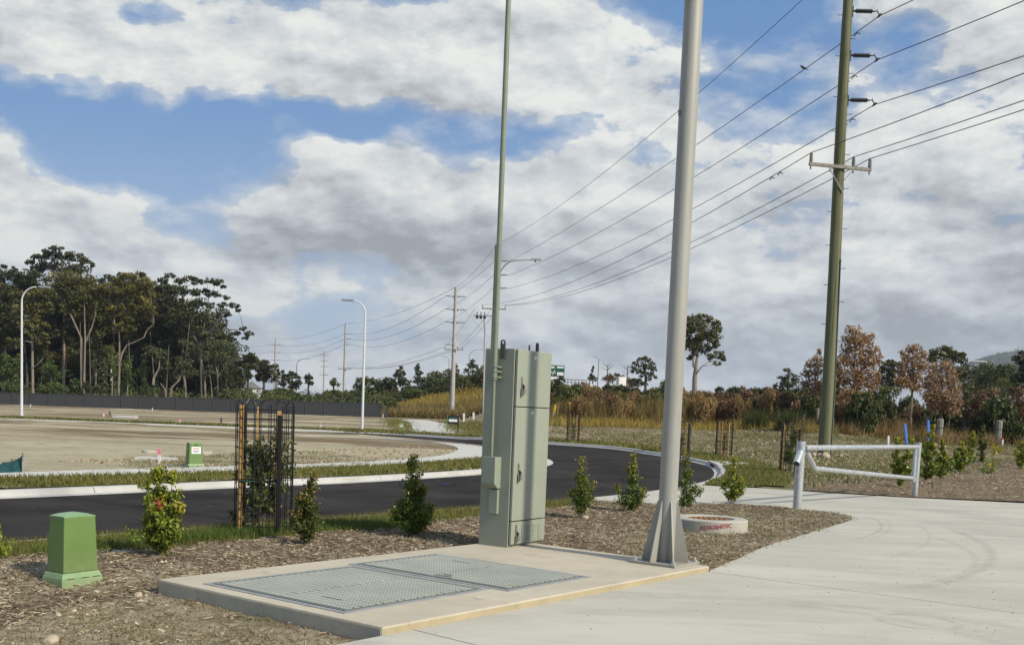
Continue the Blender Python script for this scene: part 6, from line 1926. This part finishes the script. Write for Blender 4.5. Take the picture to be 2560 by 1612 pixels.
# undergrowth along the back of the fence
C = []; T_ = []
for k in range(260):
    uu = random.uniform(-300, 2900); D = random.uniform(144, 176); p = at(uu * .3299, 1290 * .3299 + 560, D); z0 = tz(p.x, D)
    p_ = blob((p.x, D, z0 + random.uniform(.4, 2.3)), (1.5, 1.2, 1.2), 70, .7); C.append(p_); T_.append(np.full(len(p_), random.uniform(0, .8)))
C = np.concatenate(C); tag(mk('undergrowth', quads_mesh('undergrowth', leaf_quads(C, .36, .5), 'scrub_green', np.concatenate(T_))), kind='stuff')

Z3 = (.1451, 600, 800)
for (lb, D, u, cl, mt) in (
        ('dark tree with a pointed crown at the forest edge', 205, 130, [(180, 600, 70, 50), (120, 680, 90, 60), (220, 700, 90, 70), (160, 800, 110, 60), (60, 740, 50, 50), (60, 920, 70, 70), (120, 980, 60, 60)], 'gum_dark'),
        ('dark rounded tree left of the forest edge pole', 210, 415, [(440, 740, 80, 50), (380, 820, 90, 70), (470, 850, 80, 80), (400, 930, 100, 70), (460, 980, 90, 50), (330, 980, 60, 60)], 'gum_dark'),
        ('dark tree peeping out right of the forest edge pole', 230, 620, [(610, 790, 50, 40), (630, 850, 44, 30), (650, 920, 50, 40), (630, 1010, 60, 60)], 'gum_dark'),
        ('small pointed dark tree left of the far grey lamp', 235, 745, [(745, 890, 30, 34), (740, 960, 44, 40), (760, 1040, 50, 50), (720, 1100, 60, 60)], 'gum_dark'),
        ('broad dark tree around the far grey lamp', 232, 900, [(890, 910, 50, 34), (850, 960, 60, 50), (940, 960, 60, 50), (880, 1040, 90, 60), (1000, 1020, 50, 70), (900, 1130, 120, 60), (1030, 1080, 40, 50)], 'gum_dark'),
        ('separate dark tree between the far lamp and the smallest pole', 232, 1175, [(1170, 950, 50, 34), (1140, 1000, 46, 40), (1200, 1000, 46, 50), (1190, 1070, 60, 40), (1230, 1090, 34, 34)], 'gum_dark'),
        ('small dark tree right of the pole behind the fence', 225, 1610, [(1615, 1030, 34, 30), (1600, 1080, 46, 40), (1640, 1110, 70, 40)], 'scrub_green')):
    v0 = 1260
    tree(lb, D, u, v0, [([(u, v0), (u + 4, 1120), (u, 1000)], .25, .1)], cl, mt, Z3, name='dark_tree', ls=.5, dens=1.1)
Z4 = (.17155, 880, 860)
for (lb, D, u, cl, mt) in (
        ('left of the two pointed dark trees on the golden hill', 190, 700, [(720, 345, 30, 26), (700, 390, 56, 34), (690, 450, 80, 40), (740, 430, 40, 30), (680, 540, 90, 60)], 'gum_dark'),
        ('right of the two pointed dark trees on the golden hill', 190, 955, [(960, 310, 24, 28), (955, 360, 46, 34), (960, 420, 66, 40), (960, 520, 80, 60)], 'gum_dark'),
        ('yellow green bush by the middle street lamp', 178, 150, [(200, 510, 46, 34), (130, 530, 60, 40), (90, 600, 70, 60), (180, 600, 70, 60)], 'bush_lime'),
        ('dark round bush on the hill beyond the lamp', 185, 340, [(300, 540, 60, 44), (380, 560, 80, 56), (480, 510, 50, 34), (420, 620, 80, 50)], 'scrub_green'),
        ('dark bush in the middle of the hill', 186, 560, [(540, 540, 80, 50), (600, 600, 90, 60), (480, 600, 80, 56), (780, 550, 80, 60)], 'gum_dark'),
        ('broad domed dark bush left of the concrete power pole', 186, 1215, [(1210, 440, 80, 44), (1150, 510, 100, 56), (1290, 500, 100, 60), (1200, 580, 140, 60), (1080, 550, 80, 60)], 'scrub_green'),
        ('dark spire shaped tree right of the concrete power pole', 184, 1505, [(1510, 310, 30, 40), (1510, 380, 46, 44), (1500, 450, 60, 44)], 'gum_dark'),
        ('feathery olive tree left of the cabinet', 180, 1760, [(1760, 250, 36, 30), (1740, 310, 56, 44), (1790, 330, 50, 40), (1700, 400, 70, 44), (1830, 400, 60, 44)], 'gum_grey'),
        ('round dark green bush touching the cabinet edge', 176, 1860, [(1880, 400, 70, 60), (1820, 460, 70, 56), (1920, 480, 70, 70), (1780, 540, 70, 50), (1860, 560, 90, 50)], 'scrub_green'),
        ('yellow green bush right of the concrete power pole', 174, 1600, [(1600, 520, 80, 44), (1540, 570, 70, 50), (1650, 580, 90, 50)], 'bush_lime'),
        ('dark green bush behind the concrete power pole', 178, 1330, [(1360, 560, 90, 50), (1300, 620, 90, 44), (1420, 440, 70, 80), (1240, 690, 80, 40), (1380, 660, 90, 44)], 'scrub_green')):
    v0 = max(c[1] + c[3] for c in cl)
    tree(lb, D, u, v0, [([(u, v0 + 40), (u, v0 - 60)], .18, .08)], cl, mt, Z4, name='bush' if 'bush' in lb else 'dark_tree', cat='bush' if 'bush' in lb else 'tree', ls=.36, dens=1.0, zbase=1)

# right hand trees
Z6 = (.3298, 1340, 760)
tree('tall gum with a dense dark crown right of the steel pole', 100, 1205, 650, [([(1205, 650), (1203, 560), (1212, 480), (1222, 400), (1230, 300)], .26, .08), ([(1222, 520), (1260, 470), (1310, 440)], .09, .03), ([(1195, 480), (1190, 420), (1180, 340)], .10, .04)],
     [(1180, 120, 40, 34), (1250, 95, 44, 26), (1310, 110, 44, 28), (1360, 150, 40, 30), (1390, 200, 28, 24), (1210, 170, 70, 50), (1310, 190, 70, 50), (1190, 250, 60, 50), (1270, 270, 70, 50), (1350, 260, 50, 50), (1200, 320, 60, 44), (1290, 340, 56, 34), (1360, 310, 30, 24), (1170, 390, 44, 30), (1330, 400, 34, 26), (1385, 385, 40, 30), (1420, 410, 24, 22), (1375, 450, 30, 14), (1140, 200, 40, 70), (1120, 300, 40, 60)], 'gum_olive', Z6, bark='bark_pale', ls=.24, name='gum_tree')
Z5 = (.15828, 1360, 880)
tree('round crowned gum with see through leaves left of the steel pole', 108, 1600, 560, [([(1600, 560), (1610, 440), (1590, 320), (1600, 160)], .16, .05), ([(1600, 380), (1480, 300), (1420, 260)], .06, .02), ([(1600, 380), (1700, 300), (1740, 240)], .06, .02)],
     [(1590, 90, 66, 36), (1530, 130, 60, 44), (1650, 130, 60, 44), (1460, 180, 60, 44), (1710, 200, 50, 44), (1560, 210, 70, 50), (1650, 240, 60, 50), (1420, 250, 50, 44), (1400, 305, 36, 26), (1500, 300, 60, 44), (1600, 310, 60, 44), (1740, 270, 46, 50), (1700, 350, 60, 44), (1770, 390, 40, 24), (1640, 410, 60, 40), (1530, 370, 40, 30)], 'gum_grey', Z5, ls=.19, dens=.75, shell=.4)
for (lb, D, u, cl, mt, nm) in (
        ('small spire shaped conifer beside the embankment lamp', 150, 770, [(775, 240, 14, 30), (770, 300, 28, 34), (765, 370, 44, 40), (770, 430, 80, 34)], 'gum_dark', 'conifer_tree'),
        ('olive brown bush between the conifer and the cream box', 140, 1020, [(1040, 380, 60, 30), (1000, 430, 80, 34), (1080, 430, 50, 44)], 'scrub_brown', 'bush'),
        ('dark bush behind the cream box', 140, 1180, [(1150, 360, 44, 24), (1220, 385, 50, 20), (1290, 470, 50, 40), (1350, 460, 70, 40)], 'scrub_green', 'bush'),
        ('dark bush in front of the road sign', 126, 250, [(250, 400, 40, 30), (200, 440, 40, 34), (300, 440, 44, 30), (240, 480, 70, 34)], 'gum_dark', 'bush'),
        ('lime green bush right beside the cabinet', 100, 200, [(120, 590, 90, 44), (230, 600, 100, 44), (320, 620, 70, 40), (160, 650, 120, 40)], 'bush_lime', 'bush'),
        ('olive bush in the middle of the embankment', 104, 760, [(720, 600, 70, 34), (820, 600, 80, 40), (770, 640, 110, 34)], 'scrub_green', 'bush'),
        ('dark bush left of the steel pole', 108, 1900, [(1910, 500, 60, 50), (1870, 560, 60, 50), (1930, 590, 60, 60), (1840, 600, 50, 40)], 'scrub_green', 'bush'),
        ('dark bush at the foot of the round crowned gum', 112, 1480, [(1440, 440, 60, 34), (1500, 470, 80, 50), (1440, 520, 90, 40), (1580, 500, 60, 40)], 'gum_dark', 'bush')):
    v0 = max(c[1] + c[3] for c in cl)
    tree(lb, D, u, v0, [([(u, v0 + 30), (u, v0 - 50)], .10, .05)], cl, mt, Z5, name=nm, cat='tree' if nm != 'bush' else 'bush', ls=.22, zbase=1)
Z7 = (.35617, 1900, 760)
tree('tall rusty brown dying tree right of the timber power pole', 64, 650, 830, [([(650, 830), (655, 700), (665, 500), (670, 300)], .12, .03), ([(655, 600), (600, 480), (580, 400)], .05, .015), ([(660, 560), (740, 440), (770, 330)], .05, .015)],
     [(655, 185, 50, 24), (620, 240, 40, 34), (690, 240, 60, 40), (760, 250, 40, 44), (640, 320, 60, 44), (730, 320, 70, 50), (800, 340, 36, 40), (580, 380, 50, 40), (670, 400, 70, 50), (760, 420, 60, 50), (830, 390, 22, 40), (550, 450, 40, 50), (640, 490, 70, 50), (740, 510, 70, 50), (810, 500, 36, 44), (570, 540, 50, 44), (680, 580, 80, 44), (790, 570, 44, 34), (600, 630, 60, 40), (720, 660, 70, 40), (560, 680, 44, 50), (650, 720, 70, 40)], 'rust_leaf', Z7, bark='twig', name='dying_tree', ls=.17, dens=.8)
tree('rusty tree with a thin pointed crown in the middle right', 70, 1060, 840, [([(1060, 840), (1070, 600), (1075, 400)], .11, .03)],
     [(1045, 310, 34, 20), (1100, 320, 44, 26), (1010, 355, 36, 26), (1070, 370, 60, 34), (1140, 360, 30, 34), (1000, 420, 40, 40), (1080, 430, 70, 40), (1150, 430, 30, 34), (1020, 490, 50, 40), (1100, 500, 60, 40), (1040, 560, 70, 40), (1110, 570, 50, 40), (990, 540, 40, 40)], 'rust_leaf', Z7, bark='twig', name='dying_tree', ls=.18, dens=.75)
tree('broad tan leaved dying tree in front of the green one', 62, 1270, 830, [([(1270, 830), (1275, 680), (1280, 500)], .12, .03)],
     [(1285, 415, 30, 18), (1230, 450, 50, 30), (1310, 450, 50, 34), (1190, 500, 44, 40), (1270, 510, 70, 44), (1350, 500, 36, 44), (1200, 570, 50, 44), (1290, 580, 70, 50), (1370, 580, 36, 50), (1220, 650, 60, 50), (1310, 660, 70, 50), (1380, 660, 30, 50), (1250, 730, 70, 44), (1340, 740, 60, 40), (1180, 640, 40, 60)], 'tan_leaf', Z7, bark='twig', name='dying_tree', ls=.17, dens=.8)
tree('dark green tree behind the tan leaved one', 78, 1380, 830, [([(1380, 830), (1370, 600), (1330, 420)], .14, .04)],
     [(1280, 310, 44, 22), (1220, 330, 30, 20), (1340, 330, 40, 24), (1410, 355, 40, 20), (1250, 370, 60, 34), (1340, 380, 60, 34), (1420, 400, 40, 30), (1400, 460, 60, 44), (1440, 530, 50, 50), (1460, 600, 44, 50), (1430, 650, 50, 50), (1200, 390, 40, 34), (1450, 700, 50, 44)], 'gum_olive', Z7, name='dark_tree', ls=.21)
tree('olive and tan tree just left of the timber power pole', 66, 380, 740, [([(380, 740), (385, 600), (390, 450)], .10, .03)],
     [(420, 335, 14, 24), (410, 390, 34, 34), (360, 420, 34, 30), (330, 470, 36, 40), (400, 470, 44, 44), (320, 540, 40, 40), (390, 560, 50, 44), (430, 600, 30, 40), (350, 620, 50, 40)], 'tan_leaf', Z7, bark='twig', name='dying_tree', ls=.18, dens=.75)
tree('dark green bush hidden behind the rusty tree', 80, 545, 640, [([(545, 700), (545, 560)], .10, .05)], [(535, 420, 24, 30), (540, 480, 34, 40), (530, 550, 40, 40), (560, 620, 40, 40)], 'gum_dark', Z7, name='bush', cat='bush', ls=.2)
tree('sparse green shrub tree left of the olive and tan one', 74, 190, 700, [([(190, 720), (195, 600), (190, 480)], .07, .02)],
     [(190, 465, 24, 16), (150, 530, 34, 26), (220, 510, 40, 26), (250, 545, 34, 30), (190, 560, 50, 34), (130, 590, 40, 34), (230, 600, 40, 30)], 'gum_grey', Z7, name='shrub_tree', ls=.17, dens=.7)
tree('dark round tree in the gap between the rusty trees', 120, 910, 640, [([(910, 660), (910, 520)], .2, .1)], [(930, 410, 40, 24), (880, 440, 40, 34), (950, 450, 50, 44), (890, 500, 60, 44), (950, 520, 50, 50), (880, 570, 60, 50)], 'gum_dark', Z7, name='dark_tree', ls=.28)
tree('pale green leafy bush in the gap between the rusty trees', 84, 900, 690, [([(900, 720), (900, 640)], .06, .03)], [(890, 600, 50, 30), (850, 650, 40, 40), (940, 620, 40, 34), (880, 690, 60, 34), (820, 720, 50, 40)], 'bush_lime', Z7, name='bush', cat='bush', ls=.2, dens=.7)
tree('broad green tree mass behind the lamp at the right', 130, 1600, 640, [([(1600, 660), (1600, 500)], .3, .1)],
     [(1590, 450, 50, 30), (1520, 480, 60, 40), (1660, 470, 70, 34), (1730, 460, 60, 30), (1560, 540, 90, 50), (1680, 540, 90, 50), (1780, 490, 60, 34), (1500, 580, 60, 50), (1620, 610, 100, 44), (1740, 580, 80, 50)], 'scrub_green', Z7, name='dark_tree', ls=.3)
tree('dark tree leaning in from the right edge of the picture', 95, 1860, 640, [([(1880, 660), (1870, 500), (1850, 400)], .2, .06)],
     [(1800, 375, 34, 16), (1840, 350, 34, 20), (1830, 400, 50, 26), (1870, 450, 50, 40), (1810, 520, 50, 40), (1860, 560, 60, 60), (1800, 600, 60, 44), (1900, 400, 60, 60), (1930, 520, 70, 80)], 'gum_dark', Z7, name='dark_tree', ls=.25)
tree('olive brown feathery bush right of the tan leaved tree', 64, 1560, 830, [([(1560, 850), (1560, 700)], .06, .03)], [(1540, 640, 60, 40), (1620, 640, 60, 44), (1500, 700, 60, 50), (1590, 720, 80, 50), (1540, 780, 80, 50), (1660, 740, 50, 60), (1470, 770, 50, 50)], 'scrub_brown', Z7, name='bush', cat='bush', ls=.18, dens=.6)
tree('brown feathery bush at the right edge of the picture', 62, 1790, 830, [([(1790, 850), (1790, 700)], .06, .03)], [(1810, 640, 60, 44), (1760, 700, 60, 50), (1840, 720, 60, 60), (1790, 780, 80, 50), (1700, 760, 50, 50), (1860, 800, 40, 50)], 'scrub_brown', Z7, name='bush', cat='bush', ls=.18, dens=.6)
tree('slim yellow green sapling tree in front of the green mass', 90, 1700, 700, [([(1700, 720), (1700, 600), (1695, 540)], .05, .02)], [(1700, 550, 34, 26), (1690, 600, 40, 34), (1710, 650, 34, 34)], 'bush_lime', Z7, name='shrub_tree', ls=.2, dens=.6)
# bare dead saplings on the skyline
for (xf, u, v0, vt, D, lb) in ((Z5, 1000, 400, 170, 130, 'bare dead trunk on the skyline left of the cream box'), (Z5, 1315, 420, 200, 130, 'bare dead sapling on the skyline right of the cream box')):
    b = at(u * xf[0] + xf[1], (v0 + 60) * xf[0] + xf[2], D); tp_ = at((u + 6) * xf[0] + xf[1], vt * xf[0] + xf[2], D) - b
    t = thing('dead_tree', lb, 'tree', b); mb = MB(); mb.tube([(0, 0, -1), tp_ * .5, tp_], [.09, .06, .015], 6)
    for k in range(9):
        f = random.uniform(.4, .95); s_ = random.choice((-1, 1)); mb.tube([tp_ * f, tp_ * f + Vector((s_ * random.uniform(.3, .9), 0, random.uniform(.2, .9)))], [.025, .008], 4)
    mb.build('trunk', 'bark_dark', t)

# ------------------------------------------------------------------ scrub on the bank and the embankment


def proto_bush(mat, n, ls, R=(1, 1, .9), nclump=14, stems=9, bark='twig', grassy=False):
    C = []; T = []; mb = MB()
    for k in range(nclump):
        a = random.uniform(0, 6.28); r = random.uniform(.1, .75) ** .7
        c = np.array((math.cos(a) * r * R[0], math.sin(a) * r * R[1], (.25 + random.uniform(0, .75) * (1 - .45 * r)) * R[2] * 1.0))
        p_ = blob(c, (.30, .30, .24), n // nclump, .7); C.append(p_); T.append(np.clip(p_[:, 2] * .5 + random.uniform(-.3, .3), 0, 1))
        if stems: mb.tube([(0, 0, -.1), Vector(c) * .5 + Vector((0, 0, .1)), Vector(c) + Vector((0, 0, .2))], [.03, .018, .004], 4)
    C = np.concatenate(C)
    return quads_mesh('foliage', leaf_quads(C, ls, .45), mat, np.concatenate(T)), mb


def bush_proto(name, label, group, mat, n, ls, **kw):
    me_, mb = proto_bush(mat, n, ls, **kw)
    t = thing(name, label, 'bush', (0, 0, 0), 0, group)
    if mb.v: mb.build('stem', 'twig', t)
    mk('foliage', me_, t)
    return t


BP = [bush_proto('scrub_bush', 'low green scrub bush on the dry embankment', 'green scrub bushes on the embankment', 'scrub_green', 2600, .15),
      bush_proto('scrub_bush', 'low brown twiggy scrub bush on the dry embankment', 'brown scrub bushes on the embankment', 'scrub_brown', 2200, .13),
      bush_proto('scrub_bush', 'rusty dead scrub bush on the dry embankment', 'rusty scrub bushes on the embankment', 'bracken', 2200, .13),
      bush_proto('scrub_bush', 'dark evergreen scrub bush on the skyline of the embankment', 'dark scrub bushes on the skyline', 'gum_dark', 2600, .16)]
used = [0] * 4
BL = ['green scrub bush', 'brown twiggy scrub bush', 'rusty bracken bush', 'dark evergreen bush']


def region(x, y):
    u = 1280 + x / y * F
    if u < 965: return 'behind the charcoal fence'
    if u < 1290: return 'on the hill above the golden grass'
    a = 'at the front of the scrub' if y < 76 else ('deep in the scrub' if y < 95 else 'on the embankment crest')
    b = 'between cabinet and steel pole' if u < 1690 else ('between steel pole and timber pole' if u < 2080 else ('behind the gate' if u < 2300 else 'behind the old posts'))
    return a + ' ' + b




def put(i, x, y, s, sz=None):
    p = (x, y, tz(x, y) - .05)
    sc_ = (s, s, sz or s)
    lb_ = BL[i] + ' ' + region(x, y)
    if used[i] == 0:
        BP[i]['label'] = lb_; BP[i].location = p; BP[i].scale = sc_; BP[i].rotation_euler = (0, 0, random.uniform(0, 6.28))
    else: copytree(BP[i], p, random.uniform(0, 6.28), lb_, sc_)
    used[i] += 1


R_ = random.Random(5)
for k in range(190):      # right belt
    u = R_.uniform(1365, 2640); f = R_.random()
    d = 67 + 46 * f ** 1.3
    if u > 2000: d = 59 + 42 * f
    x = (u - 1280) / F * d
    i = R_.choices((0, 1, 2, 3), (2 + 3 * f, 4, 3 * (1 - f), 2.5 * f))[0]
    if u > 1950: i = R_.choices((0, 1, 2, 3), (3, 5, .5, 2 * f))[0]
    put(i, x, d, R_.uniform(.8, 1.5) * (1.0 + .25 * f), R_.uniform(1.2, 2.4) + (.7 if u > 1850 else 0) * R_.random())
for k in range(64):      # golden slope and skyline left of the cabinet
    u = R_.uniform(870, 1225); d = R_.uniform(180, 200)
    put(R_.choices((0, 3, 1), (3, 4 if d > 190 else .6, 2))[0], (u - 1280) / F * d, d, R_.uniform(2.0, 3.4), R_.uniform(2.0, 4.2) if d > 189 else R_.uniform(1.2, 2.2))
for k in range(46):
    u = R_.uniform(560, 1000); d = R_.uniform(150, 200)
    put(R_.choices((0, 3, 1), (4, 2, 1))[0], (u - 1280) / F * d, d, R_.uniform(1.6, 3.0), R_.uniform(1.6, 3.2) + (.8 if d > 180 else 0))

# dry grasses


def grassfield(name, n, ufun, dfun, h, wd, mat, lean=.3, clus=None):
    u = ufun(n); d = dfun(n)
    if clus:
        m = n // clus; u = np.repeat(ufun(m), clus); d = np.repeat(dfun(m), clus); u = u + rng.normal(0, 1, len(u)) * 8; d = d + rng.normal(0, .25, len(d))
    x = (u - 1280) / F * d
    hh = h * rng.uniform(.6, 1.2, len(u)) * (1 + .4 * np.array([mnoise.noise(Vector((a * .2, b * .12, 0))) for a, b in zip(x, d)]))
    V = blades(np.column_stack([x, d, terr(x, d) - .03]), hh, wd, lean)
    return tag(mk(name, quads_mesh(name, V, mat, k=3)), kind='stuff')


U = lambda a, b: (lambda n: rng.uniform(a, b, n))
grassfield('golden_grass', 26000, U(955, 1230), U(142, 186), 1.1, .17, 'yellow_grass', .4)
grassfield('golden_grass', 12000, U(955, 1230), U(140, 158), 1.5, .15, 'golden_grass', .35)
grassfield('dry_grass', 9000, U(880, 1000), U(140, 185), 1.0, .16, 'golden_grass', .4)
grassfield('dry_grass', 8000, U(560, 960), U(150, 200), 1.2, .2, 'verge_grass', .4)
grassfield('golden_grass', 9000, U(1362, 1960), U(65, 84), .8, .060, 'golden_grass', .30, 40)
grassfield('brown_grass', 8000, U(1362, 2000), U(66, 95), .9, .060, 'brown_grass', .30, 40)
grassfield('tall_golden_grass', 4200, U(1362, 1700), U(66, 74), 1.6, .045, 'golden_grass', .18, 50)
grassfield('brown_grass', 12000, U(1950, 2660), U(58, 85), .8, .05, 'brown_grass', .35, 40)
grassfield('dry_grass', 7000, U(1950, 2660), U(56, 74), .8, .045, 'golden_grass', .4, 40)
grassfield('yellow_grass', 7000, U(1365, 2100), U(62, 68), .5, .05, 'yellow_grass', .5)
# strappy green clumps at the front of the scrub
for (u, d, lb) in ((1880, 63, 'strappy dark green clump at the front of the scrub'), (1960, 60, 'second strappy green clump nearer the timber pole')):
    x = (u - 1280) / F * d; n = 700
    pts_ = rng.normal(0, .28, (n, 2)); V = blades(np.column_stack([pts_, np.zeros(n)]), 1.25, .045, .34)
    t = thing('grass_clump', lb, 'plant', (x, d, tz(x, d) - .05)); mk('strappy_leaves', quads_mesh('strappy_leaves', V, 'scrub_green', np.zeros(n), 3), t)
# pinkish weeds among the posts
p = GD(2375, 57); c = blob((0, 0, .3), (.9, .4, .3), 300)
tag(mk('flowering_weeds', quads_mesh('flowering_weeds', leaf_quads(c, .10, .6), 'tan_leaf', np.zeros(300)), None, p), 'pinkish flowering weeds at the feet of the white posts', 'weeds')

# distant hill
mb = MB(); sil = [(2300, 1068), (2340, 1040), (2380, 960), (2418, 911), (2440, 903), (2469, 894), (2490, 889), (2513, 884), (2560, 881), (2640, 872), (2760, 866), (2900, 880), (3100, 905), (3400, 940)]
prof = []
for i in range(len(sil) - 1):
    for k in range(12):
        f = k / 12; u = sil[i][0] * (1 - f) + sil[i + 1][0] * f; v = sil[i][1] * (1 - f) + sil[i + 1][1] * f; prof.append((u, v + 1.6 * mnoise.fractal(Vector((u * .12, 0, 0)), .8, 2, 4)))
vs = []; rows_ = 7
for (u, v) in prof:
    for r_ in range(rows_):
        f = r_ / (rows_ - 1); D = 2350 + 450 * f
        top = at(u, v, 2800).z
        vs.append(((u - 1280) / F * D, D, 6 + (top - 6) * math.sin(f * math.pi / 2) + (mnoise.noise(Vector((u * .05, f * 4, 0))) * 7 if r_ < rows_ - 1 else 0)))
mb.add(vs, [(i * rows_ + r_, (i + 1) * rows_ + r_, (i + 1) * rows_ + r_ + 1, i * rows_ + r_ + 1) for i in range(len(prof) - 1) for r_ in range(rows_ - 1)])
tag(mb.build('hill', 'hill_forest', None, smooth=True), kind='structure')
C = []
for (u, v) in prof:
    for k in range(5):
        p = at(u + random.uniform(-4, 4), v + 1.5, 2790); C.append(blob(p, (7, 6, random.uniform(2, 6)), 12, .8))
    for k in range(10):
        f = random.random(); D = 2400 + 380 * f; x = (u - 1280) / F * D; top = at(u, v, 2800).z
        C.append(blob((x, D, 6 + (top - 6) * math.sin(f * math.pi / 2) + 4), (9, 6, 6), 6, .8))
C = np.concatenate(C); tag(mk('hill_trees', quads_mesh('hill_trees', leaf_quads(C, 5, .7), 'gum_olive', np.zeros(len(C)))), kind='stuff')
print('tris', sum(len(o.data.polygons) for o in bpy.data.objects if o.type == 'MESH'))

# thin air haze round the whole place
hz_m = bpy.data.materials.new('haze'); hz_m.use_nodes = True
hn = hz_m.node_tree; hn.nodes.clear()
ho = hn.nodes.new('ShaderNodeOutputMaterial'); hp = hn.nodes.new('ShaderNodeVolumePrincipled')
hp.inputs['Color'].default_value = (.72, .82, .98, 1); hp.inputs['Density'].default_value = .00015; hp.inputs['Anisotropy'].default_value = .2
hn.links.new(hp.outputs[0], ho.inputs['Volume']); MATS['haze'] = hz_m
tag(MB().box(-5200, 5200, -5200, 5200, -3, 330).build('haze', 'haze'), kind='stuff')
